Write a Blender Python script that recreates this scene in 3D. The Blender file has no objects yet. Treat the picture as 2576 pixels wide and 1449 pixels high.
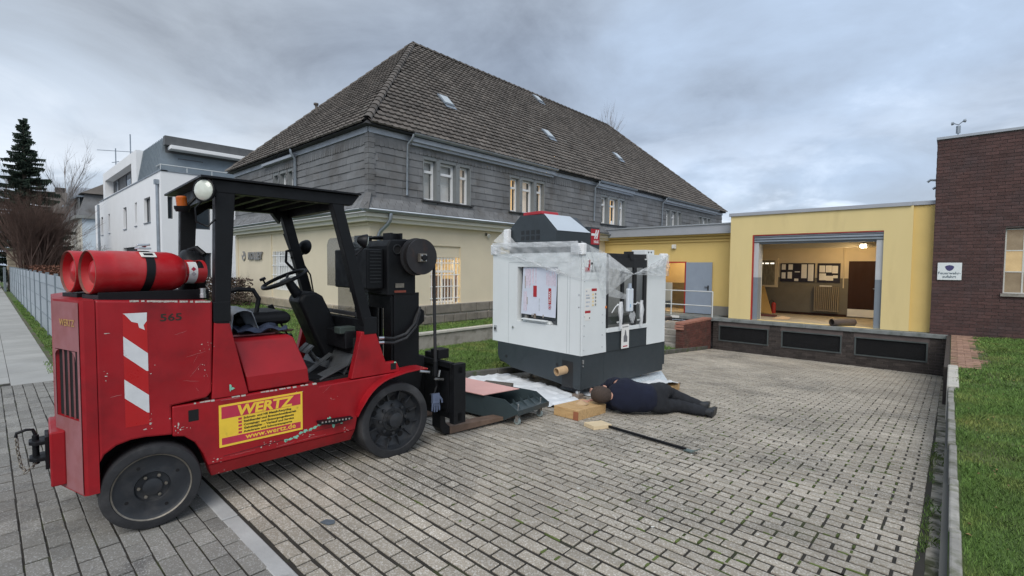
import bpy, bmesh, math, random
import numpy as np
from mathutils import Vector, Matrix
rnd = random.Random(7)
scene = bpy.context.scene
PI = math.pi
# ---------------------------------------------------------------- camera
def make_camera():
    cam = bpy.data.cameras.new('camera'); o = bpy.data.objects.new('camera', cam)
    scene.collection.objects.link(o); scene.camera = o
    y, p, r = math.radians(42.444), math.radians(2.525), math.radians(0.451)
    f = Vector((-math.sin(y)*math.cos(p), math.cos(y)*math.cos(p), -math.sin(p)))
    rt = Vector((math.cos(y), math.sin(y), 0)); up = rt.cross(f)
    rt2 = rt*math.cos(r) + up*math.sin(r); up2 = -rt*math.sin(r) + up*math.cos(r)
    m = Matrix((rt2, up2, -f)).transposed().to_4x4(); m.translation = Vector((0, 0, 1.65))
    o.matrix_world = m
    cam.sensor_width = 36; cam.lens = 36*1212.0/2576.0; cam.clip_start = 0.05; cam.clip_end = 900
make_camera()
# ---------------------------------------------------------------- world and sun
SUN_EL, SUN_ROT = 46.0, 142.0      # degrees
def make_world():
    w = bpy.data.worlds.new('World'); scene.world = w; w.use_nodes = True
    nt = w.node_tree; N = nt.nodes; L = nt.links; N.clear()
    out = N.new('ShaderNodeOutputWorld'); bg = N.new('ShaderNodeBackground'); bg.inputs['Strength'].default_value = 0.1
    sky = N.new('ShaderNodeTexSky'); sky.sky_type = 'NISHITA'; sky.sun_disc = False
    sky.sun_elevation = math.radians(SUN_EL); sky.sun_rotation = math.radians(SUN_ROT)
    sky.air_density = 1.0; sky.dust_density = 2.0
    tc = N.new('ShaderNodeTexCoord'); sep = N.new('ShaderNodeSeparateXYZ')
    L.new(tc.outputs['Generated'], sep.inputs[0])
    def math_(op, a, b=None, clamp=False):
        n = N.new('ShaderNodeMath'); n.operation = op; n.use_clamp = clamp
        for i, v in enumerate((a, b)):
            if v is None: continue
            if hasattr(v, 'node'): L.new(v, n.inputs[i])
            else: n.inputs[i].default_value = v
        return n.outputs[0]
    zz = math_('MAXIMUM', sep.outputs[2], 0.0)
    den = math_('ADD', zz, 0.22)
    comb = N.new('ShaderNodeCombineXYZ')
    L.new(math_('DIVIDE', sep.outputs[0], den), comb.inputs[0]); L.new(math_('DIVIDE', sep.outputs[1], den), comb.inputs[1])
    def noise(scale, detail, off, rough=.55, dist=0.0, sc=(1, 1, 1)):
        mp = N.new('ShaderNodeMapping'); mp.inputs['Location'].default_value = off; mp.inputs['Scale'].default_value = sc
        L.new(comb.outputs[0], mp.inputs[0])
        n = N.new('ShaderNodeTexNoise'); n.inputs['Scale'].default_value = scale; n.inputs['Detail'].default_value = detail
        n.inputs['Roughness'].default_value = rough; n.inputs['Distortion'].default_value = dist
        L.new(mp.outputs[0], n.inputs['Vector']); return n.outputs['Fac']
    big = noise(0.55, 5, (3.1, 1.7, 0), .5, .3); mid = noise(1.7, 8, (8.2, 4.4, 2), .6, .5, (1, .75, 1))
    blue = noise(0.4, 3, (1.3, 9.4, 5))
    v = math_('ADD', math_('MULTIPLY', big, 0.6), math_('MULTIPLY', mid, 0.4))
    ramp = N.new('ShaderNodeValToRGB'); cr = ramp.color_ramp
    cr.elements[0].position = 0.36; cr.elements[0].color = (2.2, 2.45, 2.85, 1)
    cr.elements[1].position = 0.64; cr.elements[1].color = (6.0, 6.6, 7.4, 1)
    e = cr.elements.new(0.45); e.color = (3.3, 3.7, 4.25, 1)
    e = cr.elements.new(0.56); e.color = (4.2, 4.85, 5.7, 1)
    L.new(v, ramp.inputs[0])
    # the deck thins to pale breaks near the horizon, as overcast does
    hz = N.new('ShaderNodeMapRange'); hz.inputs[1].default_value = 0.0; hz.inputs[2].default_value = 0.34; hz.inputs[3].default_value = 1; hz.inputs[4].default_value = 0
    hz.interpolation_type = 'SMOOTHSTEP'
    L.new(sep.outputs[2], hz.inputs[0])
    brk = N.new('ShaderNodeMapRange'); brk.inputs[1].default_value = .44; brk.inputs[2].default_value = .58; brk.interpolation_type = 'SMOOTHSTEP'
    L.new(noise(1.1, 6, (5.5, 2.2, 1), .55, .4), brk.inputs[0])
    pale = N.new('ShaderNodeMixRGB'); pale.inputs[2].default_value = (7.4, 7.9, 8.6, 1)
    L.new(math_('MULTIPLY', hz.outputs[0], brk.outputs[0]), pale.inputs[0]); L.new(ramp.outputs[0], pale.inputs[1])
    tint = N.new('ShaderNodeMixRGB'); tint.blend_type = 'MULTIPLY'; tint.inputs[2].default_value = (.92, .985, 1.08, 1)
    br = N.new('ShaderNodeMapRange'); br.inputs[1].default_value = .42; br.inputs[2].default_value = .66; L.new(blue, br.inputs[0])
    L.new(br.outputs[0], tint.inputs[0]); L.new(pale.outputs[0], tint.inputs[1])
    mix = N.new('ShaderNodeMixRGB'); mix.inputs[0].default_value = .93
    L.new(sky.outputs[0], mix.inputs[1]); L.new(tint.outputs[0], mix.inputs[2])
    L.new(mix.outputs[0], bg.inputs['Color']); L.new(bg.outputs[0], out.inputs[0])
make_world()
def make_sun():
    s = bpy.data.lights.new('sun', 'SUN'); s.energy = 1.5; s.angle = math.radians(40); s.color = (1, .955, .89)
    o = bpy.data.objects.new('sun', s); scene.collection.objects.link(o)
    el, az = math.radians(SUN_EL), math.radians(SUN_ROT)
    d = Vector((math.sin(az)*math.cos(el), math.cos(az)*math.cos(el), math.sin(el)))
    o.rotation_euler = d.to_track_quat('Z', 'Y').to_euler()
make_sun()
vs = scene.view_settings; vs.view_transform = 'Standard'; vs.look = 'None'; vs.gamma = 1; vs.use_curve_mapping = False; vs.exposure = 0.52
scene.display_settings.display_device = 'sRGB'
# ---------------------------------------------------------------- helpers
COL = scene.collection
class MB:
    """collects shapes for one mesh"""
    def __init__(s): s.v = []; s.f = []; s.m = []; s.mi = 0
    def add(s, vs, fs):
        b = len(s.v); s.v.extend([tuple(p) for p in vs]); s.f.extend([tuple(i+b for i in f) for f in fs]); s.m.extend([s.mi]*len(fs)); return s
    def box(s, x0, x1, y0, y1, z0, z1):
        return s.add([(x0,y0,z0),(x1,y0,z0),(x1,y1,z0),(x0,y1,z0),(x0,y0,z1),(x1,y0,z1),(x1,y1,z1),(x0,y1,z1)],
                     [(0,3,2,1),(4,5,6,7),(0,1,5,4),(1,2,6,5),(2,3,7,6),(3,0,4,7)])
    def obox(s, c, ax, ay, az):
        c, ax, ay, az = map(Vector, (c, ax, ay, az)); P = []
        for k in (-1, 1):
            for j, i in ((-1,-1),(-1,1),(1,1),(1,-1)): P.append(c + ax*i + ay*j + az*k)
        return s.add(P, [(0,3,2,1),(4,5,6,7),(0,1,5,4),(1,2,6,5),(2,3,7,6),(3,0,4,7)])
    def prism(s, poly, axis, t0, t1):
        n = len(poly)
        def mk(p, t): return (t, p[0], p[1]) if axis == 'x' else (p[0], t, p[1]) if axis == 'y' else (p[0], p[1], t)
        vs = [mk(p, t0) for p in poly] + [mk(p, t1) for p in poly]
        fs = [tuple(range(n)), tuple(range(2*n-1, n-1, -1))] + [(i, (i+1) % n, (i+1) % n+n, i+n) for i in range(n)]
        return s.add(vs, fs)
    def loft(s, rings, caps=True, closed=True):
        n = len(rings[0]); vs = [p for r in rings for p in r]; fs = []
        for k in range(len(rings)-1):
            for i in range(n if closed else n-1):
                j = (i+1) % n; fs.append((k*n+i, k*n+j, (k+1)*n+j, (k+1)*n+i))
        if caps: fs += [tuple(range(n-1, -1, -1)), tuple(range((len(rings)-1)*n, len(rings)*n))]
        return s.add(vs, fs)
    def tube(s, pts, r, seg=8, caps=True):
        pts = [Vector(p) for p in pts]; rs = r if isinstance(r, (list, tuple)) else [r]*len(pts); rings = []
        t0 = (pts[1]-pts[0]).normalized(); nrm = t0.orthogonal().normalized()
        for i, p in enumerate(pts):
            t = (pts[min(i+1, len(pts)-1)] - pts[max(i-1, 0)]).normalized()
            nrm = (nrm - t*nrm.dot(t)).normalized(); b = t.cross(nrm)
            rings.append([p + (nrm*math.cos(2*PI*k/seg) + b*math.sin(2*PI*k/seg))*rs[i] for k in range(seg)])
        return s.loft(rings, caps)
    def lathe(s, prof, c, d, seg=32, caps=True):
        c = Vector(c); d = Vector(d).normalized(); u = d.orthogonal().normalized(); w = d.cross(u)
        rings = [[c + d*h + (u*math.cos(2*PI*k/seg) + w*math.sin(2*PI*k/seg))*max(r, 1e-4) for k in range(seg)] for r, h in prof]
        return s.loft(rings, caps)
    def quad(s, *p): return s.add(p, [tuple(range(len(p)))])
    def build(s, name, mat, parent=None, smooth=None, bevel=0, recalc=True, seg=2):
        me = bpy.data.meshes.new(name); me.from_pydata(s.v, [], s.f)
        mats = mat if isinstance(mat, (list, tuple)) else [mat]
        for m in mats: me.materials.append(m)
        if len(mats) > 1: me.polygons.foreach_set('material_index', s.m)
        if recalc:
            bm = bmesh.new(); bm.from_mesh(me); bmesh.ops.recalc_face_normals(bm, faces=bm.faces); bm.to_mesh(me); bm.free()
        if smooth is not None:
            me.polygons.foreach_set('use_smooth', [True]*len(me.polygons)); me.set_sharp_from_angle(angle=math.radians(smooth))
        me.update()
        o = bpy.data.objects.new(name, me); COL.objects.link(o)
        if parent is not None: o.parent = parent
        if bevel:
            b = o.modifiers.new('edge', 'BEVEL'); b.width = bevel; b.segments = seg; b.limit_method = 'ANGLE'; b.angle_limit = math.radians(35)
            b.harden_normals = False
        return o
def tag(o, label=None, cat=None, group=None, kind=None):
    if label: o['label'] = label
    if cat: o['category'] = cat
    if group: o['group'] = group
    if kind: o['kind'] = kind
    return o
def thing(name, label, cat, loc=(0,0,0), rz=0, group=None):
    o = bpy.data.objects.new(name, None); COL.objects.link(o); o.location = loc; o.rotation_euler = (0, 0, rz)
    o.empty_display_size = .1
    return tag(o, label, cat, group)
def inst(name, mesh, parent, loc, rot=(0,0,0), sc=(1,1,1)):
    o = bpy.data.objects.new(name, mesh); COL.objects.link(o); o.parent = parent; o.location = loc; o.rotation_euler = rot; o.scale = sc; return o
def struct(o): o['kind'] = 'structure'; return o
def text(name, body, size, mat, parent, M4, bold=0.0, align='LEFT', extr=0.0006, sx=1.0, shear=0):
    cu = bpy.data.curves.new(name, 'FONT'); cu.body = body; cu.size = size; cu.align_x = align; cu.offset = bold; cu.extrude = extr; cu.shear = shear
    cu.resolution_u = 2
    t = bpy.data.objects.new(name, cu); COL.objects.link(t)
    bpy.context.view_layer.update()
    me = bpy.data.meshes.new_from_object(t.evaluated_get(bpy.context.evaluated_depsgraph_get()))
    COL.objects.unlink(t); bpy.data.objects.remove(t); me.name = name
    me.transform(M4 @ Matrix.Diagonal((sx, 1, 1, 1))); me.materials.clear(); me.materials.append(mat)
    o = bpy.data.objects.new(name, me); COL.objects.link(o); o.parent = parent; return o
def face_matrix(origin, right, up):
    r = Vector(right).normalized(); u = Vector(up).normalized(); n = r.cross(u)
    m = Matrix((r, u, n)).transposed().to_4x4(); m.translation = Vector(origin); return m
# ---------------------------------------------------------------- materials
def mat(name, col, rough=.7, metal=0.0, var=.12, scale=3.0, bump=0.0, bscale=60.0, island=0.0, col2=None, c2lo=.5, c2hi=.65, c2scale=6.0, spec=.5,
        alpha=1.0, trans=0.0, coat=0.0, speck=None, speck_scale=120.0, speck_amt=.5, emis=None, estr=0.0, stretch=(1,1,1), det=6, world=False):
    m = bpy.data.materials.new(name); m.use_nodes = True; nt = m.node_tree; N = nt.nodes; L = nt.links
    p = N['Principled BSDF']; p.inputs['Roughness'].default_value = rough; p.inputs['Metallic'].default_value = metal
    p.inputs['Specular IOR Level'].default_value = spec; p.inputs['Coat Weight'].default_value = coat
    if trans: p.inputs['Transmission Weight'].default_value = trans
    if alpha < 1: p.inputs['Alpha'].default_value = alpha
    if emis: p.inputs['Emission Color'].default_value = (*emis, 1); p.inputs['Emission Strength'].default_value = estr
    tc = N.new('ShaderNodeTexCoord'); mp = N.new('ShaderNodeMapping'); mp.inputs['Scale'].default_value = stretch; L.new(N.new('ShaderNodeNewGeometry').outputs['Position'] if world else tc.outputs['Object'], mp.inputs[0])
    def noise(sc, d=det, r=.6):
        n = N.new('ShaderNodeTexNoise'); n.inputs['Scale'].default_value = sc; n.inputs['Detail'].default_value = d; n.inputs['Roughness'].default_value = r
        L.new(mp.outputs[0], n.inputs['Vector']); return n.outputs['Fac']
    def rng(x, a, b, c, d):
        n = N.new('ShaderNodeMapRange'); n.inputs[1].default_value = a; n.inputs[2].default_value = b; n.inputs[3].default_value = c; n.inputs[4].default_value = d
        L.new(x, n.inputs[0]); return n.outputs[0]
    def mul(x, y):
        n = N.new('ShaderNodeMath'); n.operation = 'MULTIPLY'
        for i, q in enumerate((x, y)):
            if hasattr(q, 'node'): L.new(q, n.inputs[i])
            else: n.inputs[i].default_value = q
        return n.outputs[0]
    base = N.new('ShaderNodeRGB'); base.outputs[0].default_value = (*col, 1); c = base.outputs[0]
    if col2:
        mx = N.new('ShaderNodeMixRGB'); mx.inputs[2].default_value = (*col2, 1); L.new(rng(noise(c2scale), c2lo, c2hi, 0, 1), mx.inputs[0]); L.new(c, mx.inputs[1]); c = mx.outputs[0]
    if speck:
        vo = N.new('ShaderNodeTexVoronoi'); vo.inputs['Scale'].default_value = speck_scale; L.new(mp.outputs[0], vo.inputs['Vector'])
        sepc = N.new('ShaderNodeSeparateColor'); L.new(vo.outputs['Color'], sepc.inputs[0])
        mx = N.new('ShaderNodeMixRGB'); mx.inputs[2].default_value = (*speck, 1); L.new(rng(sepc.outputs[0], 1-speck_amt, 1, 0, 1), mx.inputs[0]); L.new(c, mx.inputs[1]); c = mx.outputs[0]
    if var or island:
        f = None
        if var: f = rng(noise(scale), .3, .7, 1-var, 1+var)
        if island:
            g = N.new('ShaderNodeNewGeometry'); oi = N.new('ShaderNodeObjectInfo')
            ad = N.new('ShaderNodeMath'); ad.operation = 'ADD'; L.new(g.outputs['Random Per Island'], ad.inputs[0]); L.new(oi.outputs['Random'], ad.inputs[1])
            fr = N.new('ShaderNodeMath'); fr.operation = 'FRACT'; L.new(ad.outputs[0], fr.inputs[0])
            h = rng(fr.outputs[0], 0, 1, 1-island, 1+island); f = mul(f, h) if f is not None else h
        vm = N.new('ShaderNodeVectorMath'); vm.operation = 'SCALE'; L.new(c, vm.inputs[0]); L.new(f, vm.inputs['Scale']); c = vm.outputs[0]
    L.new(c, p.inputs['Base Color'])
    if bump:
        b = N.new('ShaderNodeBump'); b.inputs['Strength'].default_value = bump; b.inputs['Distance'].default_value = .01
        L.new(noise(bscale, 5), b.inputs['Height']); L.new(b.outputs[0], p.inputs['Normal'])
    if var and rough < .9:
        L.new(rng(noise(scale*2.7), .3, .7, max(rough-.12, .03), min(rough+.12, 1)), p.inputs['Roughness'])
    return m
MT = {}
def m(key, *a, **k):
    if key not in MT: MT[key] = mat(key, *a, **k)
    return MT[key]
# paving and ground
m('paver', (.345,.308,.252), .9, var=.20, scale=.9, bump=.7, bscale=70, island=.17, world=True, speck=(.56,.53,.48), speck_scale=135, speck_amt=.42, col2=(.15,.14,.12), c2lo=.50, c2hi=.74, c2scale=.75)
m('paver_dark', (.205,.198,.18), .9, var=.2, scale=1.1, bump=.5, bscale=60, island=.17, world=True, speck=(.33,.33,.32), speck_scale=160, speck_amt=.3, col2=(.085,.085,.085), c2lo=.54, c2hi=.74, c2scale=3.2)
m('joint', (.030,.027,.022), .95, var=.2, scale=6, col2=(.04,.048,.016), c2lo=.54, c2hi=.62, c2scale=2.2)
m('slab', (.36,.36,.345), .9, var=.14, scale=1.2, world=True, bump=.25, bscale=40, island=.07)
m('kerbstone', (.30,.29,.265), .9, var=.25, scale=5, bump=.5, bscale=40, col2=(.12,.125,.08), c2lo=.46, c2hi=.66, c2scale=7, island=.16)
m('edging', (.40,.405,.40), .9, var=.12, scale=4, bump=.3, bscale=50, col2=(.24,.24,.22), c2lo=.58, c2hi=.74, c2scale=6, island=.06)
m('gutter_stone', (.32,.295,.25), .95, var=.3, scale=7, bump=.7, bscale=40, col2=(.06,.065,.03), c2lo=.45, c2hi=.62, c2scale=6, island=.25)
m('kerb_dark', (.10,.098,.09), .95, var=.25, scale=5, bump=.4, bscale=40, col2=(.06,.08,.03), c2lo=.5, c2hi=.65)
m('soil', (.10,.085,.06), .97, var=.25, scale=5, bump=.4, bscale=30, col2=(.07,.11,.03), c2lo=.42, c2hi=.6, c2scale=2)
m('turf', (.07,.12,.026), .97, var=.35, scale=4, bump=.4, bscale=60, col2=(.11,.12,.045), c2lo=.5, c2hi=.68, c2scale=1.3)
m('grass_blade', (.135,.235,.052), .75, var=.28, scale=.9, island=.4, col2=(.25,.28,.08), c2lo=.5, c2hi=.68, c2scale=1.1)
m('moss', (.08,.11,.025), .95, var=.3, scale=9, island=.3)
m('concrete', (.33,.31,.28), .92, var=.16, scale=4, bump=.35, bscale=30, col2=(.2,.19,.16), c2lo=.5, c2hi=.7, c2scale=5)
m('concrete_pale', (.52,.5,.45), .9, var=.12, scale=4, bump=.2, bscale=40)
m('slab_dock', (.20,.215,.215), .9, var=.2, scale=3, bump=.3, bscale=30, col2=(.12,.14,.13), c2lo=.5, c2hi=.65, c2scale=4)
m('earth', (.12,.12,.11), .97, var=.2, scale=.5)
# building skins
m('cream', (.70,.62,.47), .88, var=.04, scale=1.2, bump=.15, bscale=120)
m('cream_trim', (.72,.70,.62), .8, var=.05, scale=2)
m('yellow', (.74,.60,.295), .88, var=.035, scale=1.5, bump=.25, bscale=150, det=8, col2=(.66,.53,.26), c2lo=.56, c2hi=.8, c2scale=2.2, stretch=(1,1,.25))
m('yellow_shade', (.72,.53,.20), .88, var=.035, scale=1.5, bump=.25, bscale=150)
m('plinth_grey', (.24,.23,.21), .9, var=.1, scale=5)
m('roof_tile', (.118,.104,.092), .85, var=.22, scale=1.1, island=.26, world=True, bump=.3, bscale=25, col2=(.17,.165,.15), c2lo=.58, c2hi=.74, c2scale=2.5)
m('slate', (.165,.168,.172), .66, var=.2, scale=1.1, island=.12, bump=.25, bscale=20, col2=(.105,.098,.09), c2lo=.5, c2hi=.7, c2scale=.9)
m('slate_back', (.05,.052,.055), .8)
m('zinc', (.33,.37,.41), .42, .75, var=.12, scale=3)
m('zinc_flat', (.38,.41,.45), .5, .3, var=.1, scale=3)
m('fascia', (.40,.42,.46), .5, .25, var=.06, scale=2)
m('plinth_stone', (.20,.18,.155), .9, var=.22, scale=5, bump=.8, bscale=14, island=.14)
m('plinth_stone_tan', (.34,.29,.22), .9, var=.22, scale=5, bump=.8, bscale=14, island=.14)
m('mortar', (.42,.40,.36), .95, var=.1)
m('brick_dark', (.088,.046,.042), .85, var=.2, scale=8, bump=.5, bscale=50, island=.19, col2=(.07,.045,.045), c2lo=.45, c2hi=.7, c2scale=2)
m('brick_red', (.115,.042,.034), .85, var=.2, scale=8, bump=.5, bscale=50, island=.25, col2=(.09,.05,.04), c2lo=.5, c2hi=.7, c2scale=2)
m('brick_sooty', (.052,.043,.039), .88, var=.25, scale=8, bump=.5, bscale=50, island=.3)
m('brick_path', (.36,.22,.16), .9, var=.2, scale=6, bump=.4, bscale=50, island=.2)
m('coping_red', (.34,.155,.115), .8, var=.15, scale=6, island=.15)
m('mortar_dark', (.13,.105,.10), .95, var=.15, scale=6)
m('render_white', (.84,.855,.87), .85, var=.025, scale=1)
m('render_blue', (.66,.75,.82), .85, var=.03, scale=1)
m('zinc_sheet', (.22,.26,.29), .45, .5, var=.08, scale=3)
m('clad_dark', (.10,.105,.11), .6, var=.15, scale=3)
m('window_white', (.84,.85,.86), .4, var=.02)
m('window_grey', (.10,.105,.115), .5, var=.04)
m('reveal_grey', (.22,.235,.24), .7, var=.08)
m('glass_dark', (.035,.045,.055), .06, var=0, spec=.9)
m('glass_sky', (.10,.14,.19), .05, var=0, spec=1.0)
def glass_mat(name, alpha, col=(.8,.85,.85), rough=.03):
    g = mat(name, col, rough, var=0, alpha=alpha, spec=.6); MT[name] = g; return g
glass_mat('glass_clear', .12); glass_mat('plexi', .42, (.06,.075,.075), .15); glass_mat('glass_tint', .55, (.05,.06,.06), .06)
m('curtain', (.70,.70,.68), .9, var=.05, scale=2)
m('curtain_warm', (.80,.72,.62), .9, var=.05, emis=(1,.8,.6), estr=.12)  # faint emission in the cloth stands in for room light behind it
m('curtain_lit', (.85,.6,.3), .9, var=.12, scale=3, emis=(1,.62,.24), estr=.42)  # stronger emission, lamplight behind the curtain put into its colour
m('tube_light', (1,1,1), .5, var=0, emis=(1,.82,.45), estr=12)
m('interior', (.60,.52,.38), .9, var=.05)
m('interior_low', (.16,.145,.112), .7, var=.08, scale=3)
m('interior_floor', (.38,.33,.25), .8, var=.2, scale=3)
m('wood_dark', (.035,.016,.012), .7, spec=.2, var=.15, scale=4, stretch=(1,1,.2))
m('steel_door', (.27,.32,.40), .5, var=.05)
m('jamb_grey', (.20,.235,.275), .6, var=.06); m('jamb_pale', (.50,.52,.54), .6, var=.06)
m('signal_red', (.42,.035,.025), .5, var=.05)
m('handrail', (.66,.69,.69), .4, .2, var=.05)
m('plastic_white', (.72,.72,.68), .45, var=.04)
m('paper', (.78,.77,.74), .8, var=.03); m('paper_print', (.62,.60,.60), .8, var=.25, scale=40)
m('board_blue', (.018,.018,.035), .8, var=.1)
m('radiator', (.30,.25,.18), .5, var=.06)
# vegetation
m('bark', (.10,.08,.065), .95, var=.2, scale=6, bump=.5, bscale=30)
m('twig_brown', (.135,.088,.072), .95, var=.15, scale=3, island=.3); m('twig_grey', (.24,.215,.20), .95, var=.15, scale=3, island=.2)
m('needles', (.022,.040,.026), .8, var=.3, scale=1.0, island=.45)
m('hedge_leaf', (.15,.065,.04), .9, var=.3, scale=4, island=.4)
# truck
# ================================================================ ground
def yz(y): return -0.075*max(0.0, y-2.4)                 # the yard falls towards the dock
def ground_sheet():
    mb = MB()
    H = (-9.35, 0.0, 1.02, 17.0)
    R = 400
    mb.quad((-R,-R,-.05),(R,-R,-.05),(R,H[2],-.05),(-R,H[2],-.05)); mb.quad((-R,H[3],-.05),(R,H[3],-.05),(R,R,-.05),(-R,R,-.05))
    mb.quad((-R,H[2],-.05),(H[0],H[2],-.05),(H[0],H[3],-.05),(-R,H[3],-.05)); mb.quad((H[1],H[2],-.05),(R,H[2],-.05),(R,H[3],-.05),(H[1],H[3],-.05))
    struct(mb.build('ground', MT['earth'], recalc=False))
ground_sheet()
def grid_sheet(name, x0, x1, y0, y1, zf, material, nx=20, ny=40, parent=None, kind=True):
    xs = np.linspace(x0, x1, nx+1); ys = np.linspace(y0, y1, ny+1); mb = MB()
    vs = [(x, y, zf(x, y)) for y in ys for x in xs]
    fs = [(j*(nx+1)+i, j*(nx+1)+i+1, (j+1)*(nx+1)+i+1, (j+1)*(nx+1)+i) for j in range(ny) for i in range(nx)]
    mb.add(vs, fs); o = mb.build(name, material, parent, smooth=60, recalc=False)
    return struct(o) if kind else o
# ---- pavers: one stone mesh, its copies, and the far ones joined
def paver_mesh(name, lx, ly, h, mtl):
    mb = MB(); b = .003
    r0 = [(-lx/2,-ly/2,-h),(lx/2,-ly/2,-h),(lx/2,ly/2,-h),(-lx/2,ly/2,-h)]
    r1 = [(x,y,-b) for x,y,_ in r0]
    r2 = [(x-math.copysign(b,x),y-math.copysign(b,y),0) for x,y,_ in r0]
    mb.loft([r0,r1,r2], caps=False); mb.add(r2, [(0,1,2,3)])
    me = bpy.data.meshes.new(name); me.from_pydata(mb.v, [], mb.f); me.materials.append(mtl); me.update(); return me
def pave(parent, name, mtl, x0, x1, y0, y1, zf, lx=.2, ly=.1, gap=.014, h=.05, key=lambda x, y: x*x+y*y, skip=None, nmax=300, warp=.0, slope=0, dy=0.0, mixed=.06, jit=.0016, flip=False):
    g1, g2 = (gap*.75, gap*1.2) if not flip else (gap*1.2, gap*.85); mes = []
    for q in ((1, 1), (1.25, 1.25), (1.6, 1.5)) if not flip else ((1, 1),)*3: mes.append((paver_mesh(name, lx-g1*q[0], ly-g2*q[1], h, mtl), paver_mesh(name, lx/2-g1*q[0], ly-g2*q[1], h, mtl)))
    pick = lambda x, y: min(2, max(0, int((x+4.6+rnd.gauss(0,.5)+.12*y)/1.6))); L = []
    ny = int(round((y1-y0)/ly))
    for j in range(ny):
        y = y0+(j+.5)*ly; x = x0 - (lx/2 if j % 2 else 0)+lx/2
        while x < x1+lx*.3:
            if not skip or not skip(x, y):
                me, half = mes[pick(x, y)]
                if x-lx/2 >= x0-.001 and x+lx/2 <= x1+.001:
                    if rnd.random() < mixed: L += [(x-lx/4, y, half), (x+lx/4, y, half)]
                    else: L.append((x, y, me))
                elif x-lx/2 < x0: L.append((x+lx/4, y, half))
                else: L.append((x-lx/4, y, half))
            x += lx
    L.sort(key=lambda t: key(t[0], t[1]))
    def pose(x, y):
        return Vector((x+rnd.gauss(0,.0012), y+rnd.gauss(0,.0012)+dy*x, zf(x, y)+rnd.gauss(0,jit))), (slope(x, y) if slope else 0)+rnd.gauss(0,.010), rnd.gauss(0,.008), rnd.gauss(0,.007)
    for x, y, q in L[:nmax]:
        p, rx, ry, rz = pose(x, y); inst(name, q, parent, p, (rx, ry, rz))
    rest = MB(); V = []; F = []; n = 0
    for q in {id(k): k for t in mes for k in t}.values():
        vv = np.array([v.co for v in q.vertices]); ff = [tuple(f.vertices) for f in q.polygons]
        for x, y, qq in L[nmax:]:
            if qq is not q: continue
            p, rx, ry, rz = pose(x, y); c, s = math.cos(rz), math.sin(rz)
            w = vv.copy(); w[:, 2] += vv[:, 1]*math.tan(rx) - vv[:, 0]*math.tan(ry)
            w[:, 0], w[:, 1] = vv[:, 0]*c-vv[:, 1]*s, vv[:, 0]*s+vv[:, 1]*c
            V.extend(map(tuple, w+np.array(p))); F.extend([tuple(i+n for i in f) for f in ff]); n += len(vv)
    rest.add(V, F); o = rest.build(name+'s', mtl, parent, recalc=False); tag(o, kind='stuff'); return o
dist = lambda x, y: (x*x+y*y)
# yard: ramp of pale concrete pavers
yard = struct(grid_sheet('yard', -6.0, -0.02, 1.02, 16.9, lambda x, y: yz(y)-.0075, MT['joint'], 6, 530))
pave(yard, 'paving_stone', MT['paver'], -5.90, -0.10, 1.10, 16.4, lambda x, y: yz(y), slope=lambda x, y: -.0748 if y > 2.4 else 0,
     key=lambda x, y: dist(x, y) + (30 if x < -4.3 or (x < -3.5 and y < 2.6) else 0) + (9 if y < 1.9 and x > -1.4 else 0))
# footway in front: dark pavers
def wave(x, y): return .0008*math.sin(x*1.7)*math.cos(y*2.1)
drive = struct(grid_sheet('driveway', -9.3, 3.0, -6.0, .98, lambda x, y: -.0065, MT['joint'], 4, 4))
pave(drive, 'paving_stone', MT['paver_dark'], -9.3, 2.1, -2.5, 0.98, lambda x, y: wave(x, y),
     key=lambda x, y: dist(x, y) + (40 if x > -3.0 or y < -.3 or (x > -3.7 and y < .1) else 0), gap=.0095, mixed=.02, flip=True)
# concrete edging strip between the two
edge = struct(MB().box(-9.3, 2.1, .985, 1.09, -.14, -.02).build('edging_strip', MT['joint']))
x = -9.3
while x < 2:
    lx = .98; mb = MB().box(x+.004, x+lx-.006, .99+rnd.gauss(0,.002), 1.083, -.12, .004+rnd.gauss(0,.002)); mb.build('edging_stone', MT['edging'], edge, bevel=.006); x += lx
# footway of large slabs on the left, with border stones
foot = struct(grid_sheet('footway', -90, -9.3, -3.4, .69, lambda x, y: -.014, MT['joint'], 2, 2))
sl = []
for j in range(9):
    k = 0; x = -9.3
    while x > -60:
        sl.append((x-.25 - (.25 if j % 2 else 0), .44-.5*j)); x -= .5
sl.sort(key=lambda t: dist(*t)); sm = paver_mesh('slab', .5-.005, .5-.005, .05, MT['slab']); rest = MB()
for i, (x, y) in enumerate(sl):
    if x > -9.55: continue
    z = rnd.gauss(0, .002)
    if i < 300: inst('paving_slab', sm, foot, (x, y, z), (rnd.gauss(0,.003), rnd.gauss(0,.003), 0))
    else: rest.box(x-.247, x+.247, y-.247, y+.247, -.03, z)
tag(rest.build('paving_slabs', MT['slab'], foot, recalc=False), kind='stuff')
road = struct(grid_sheet('road', -200, 60, -12, -3.6, lambda x, y: -.045, m('asphalt', (.06,.06,.062), .9, var=.15, scale=2, bump=.3, bscale=80), 2, 2))
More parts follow.
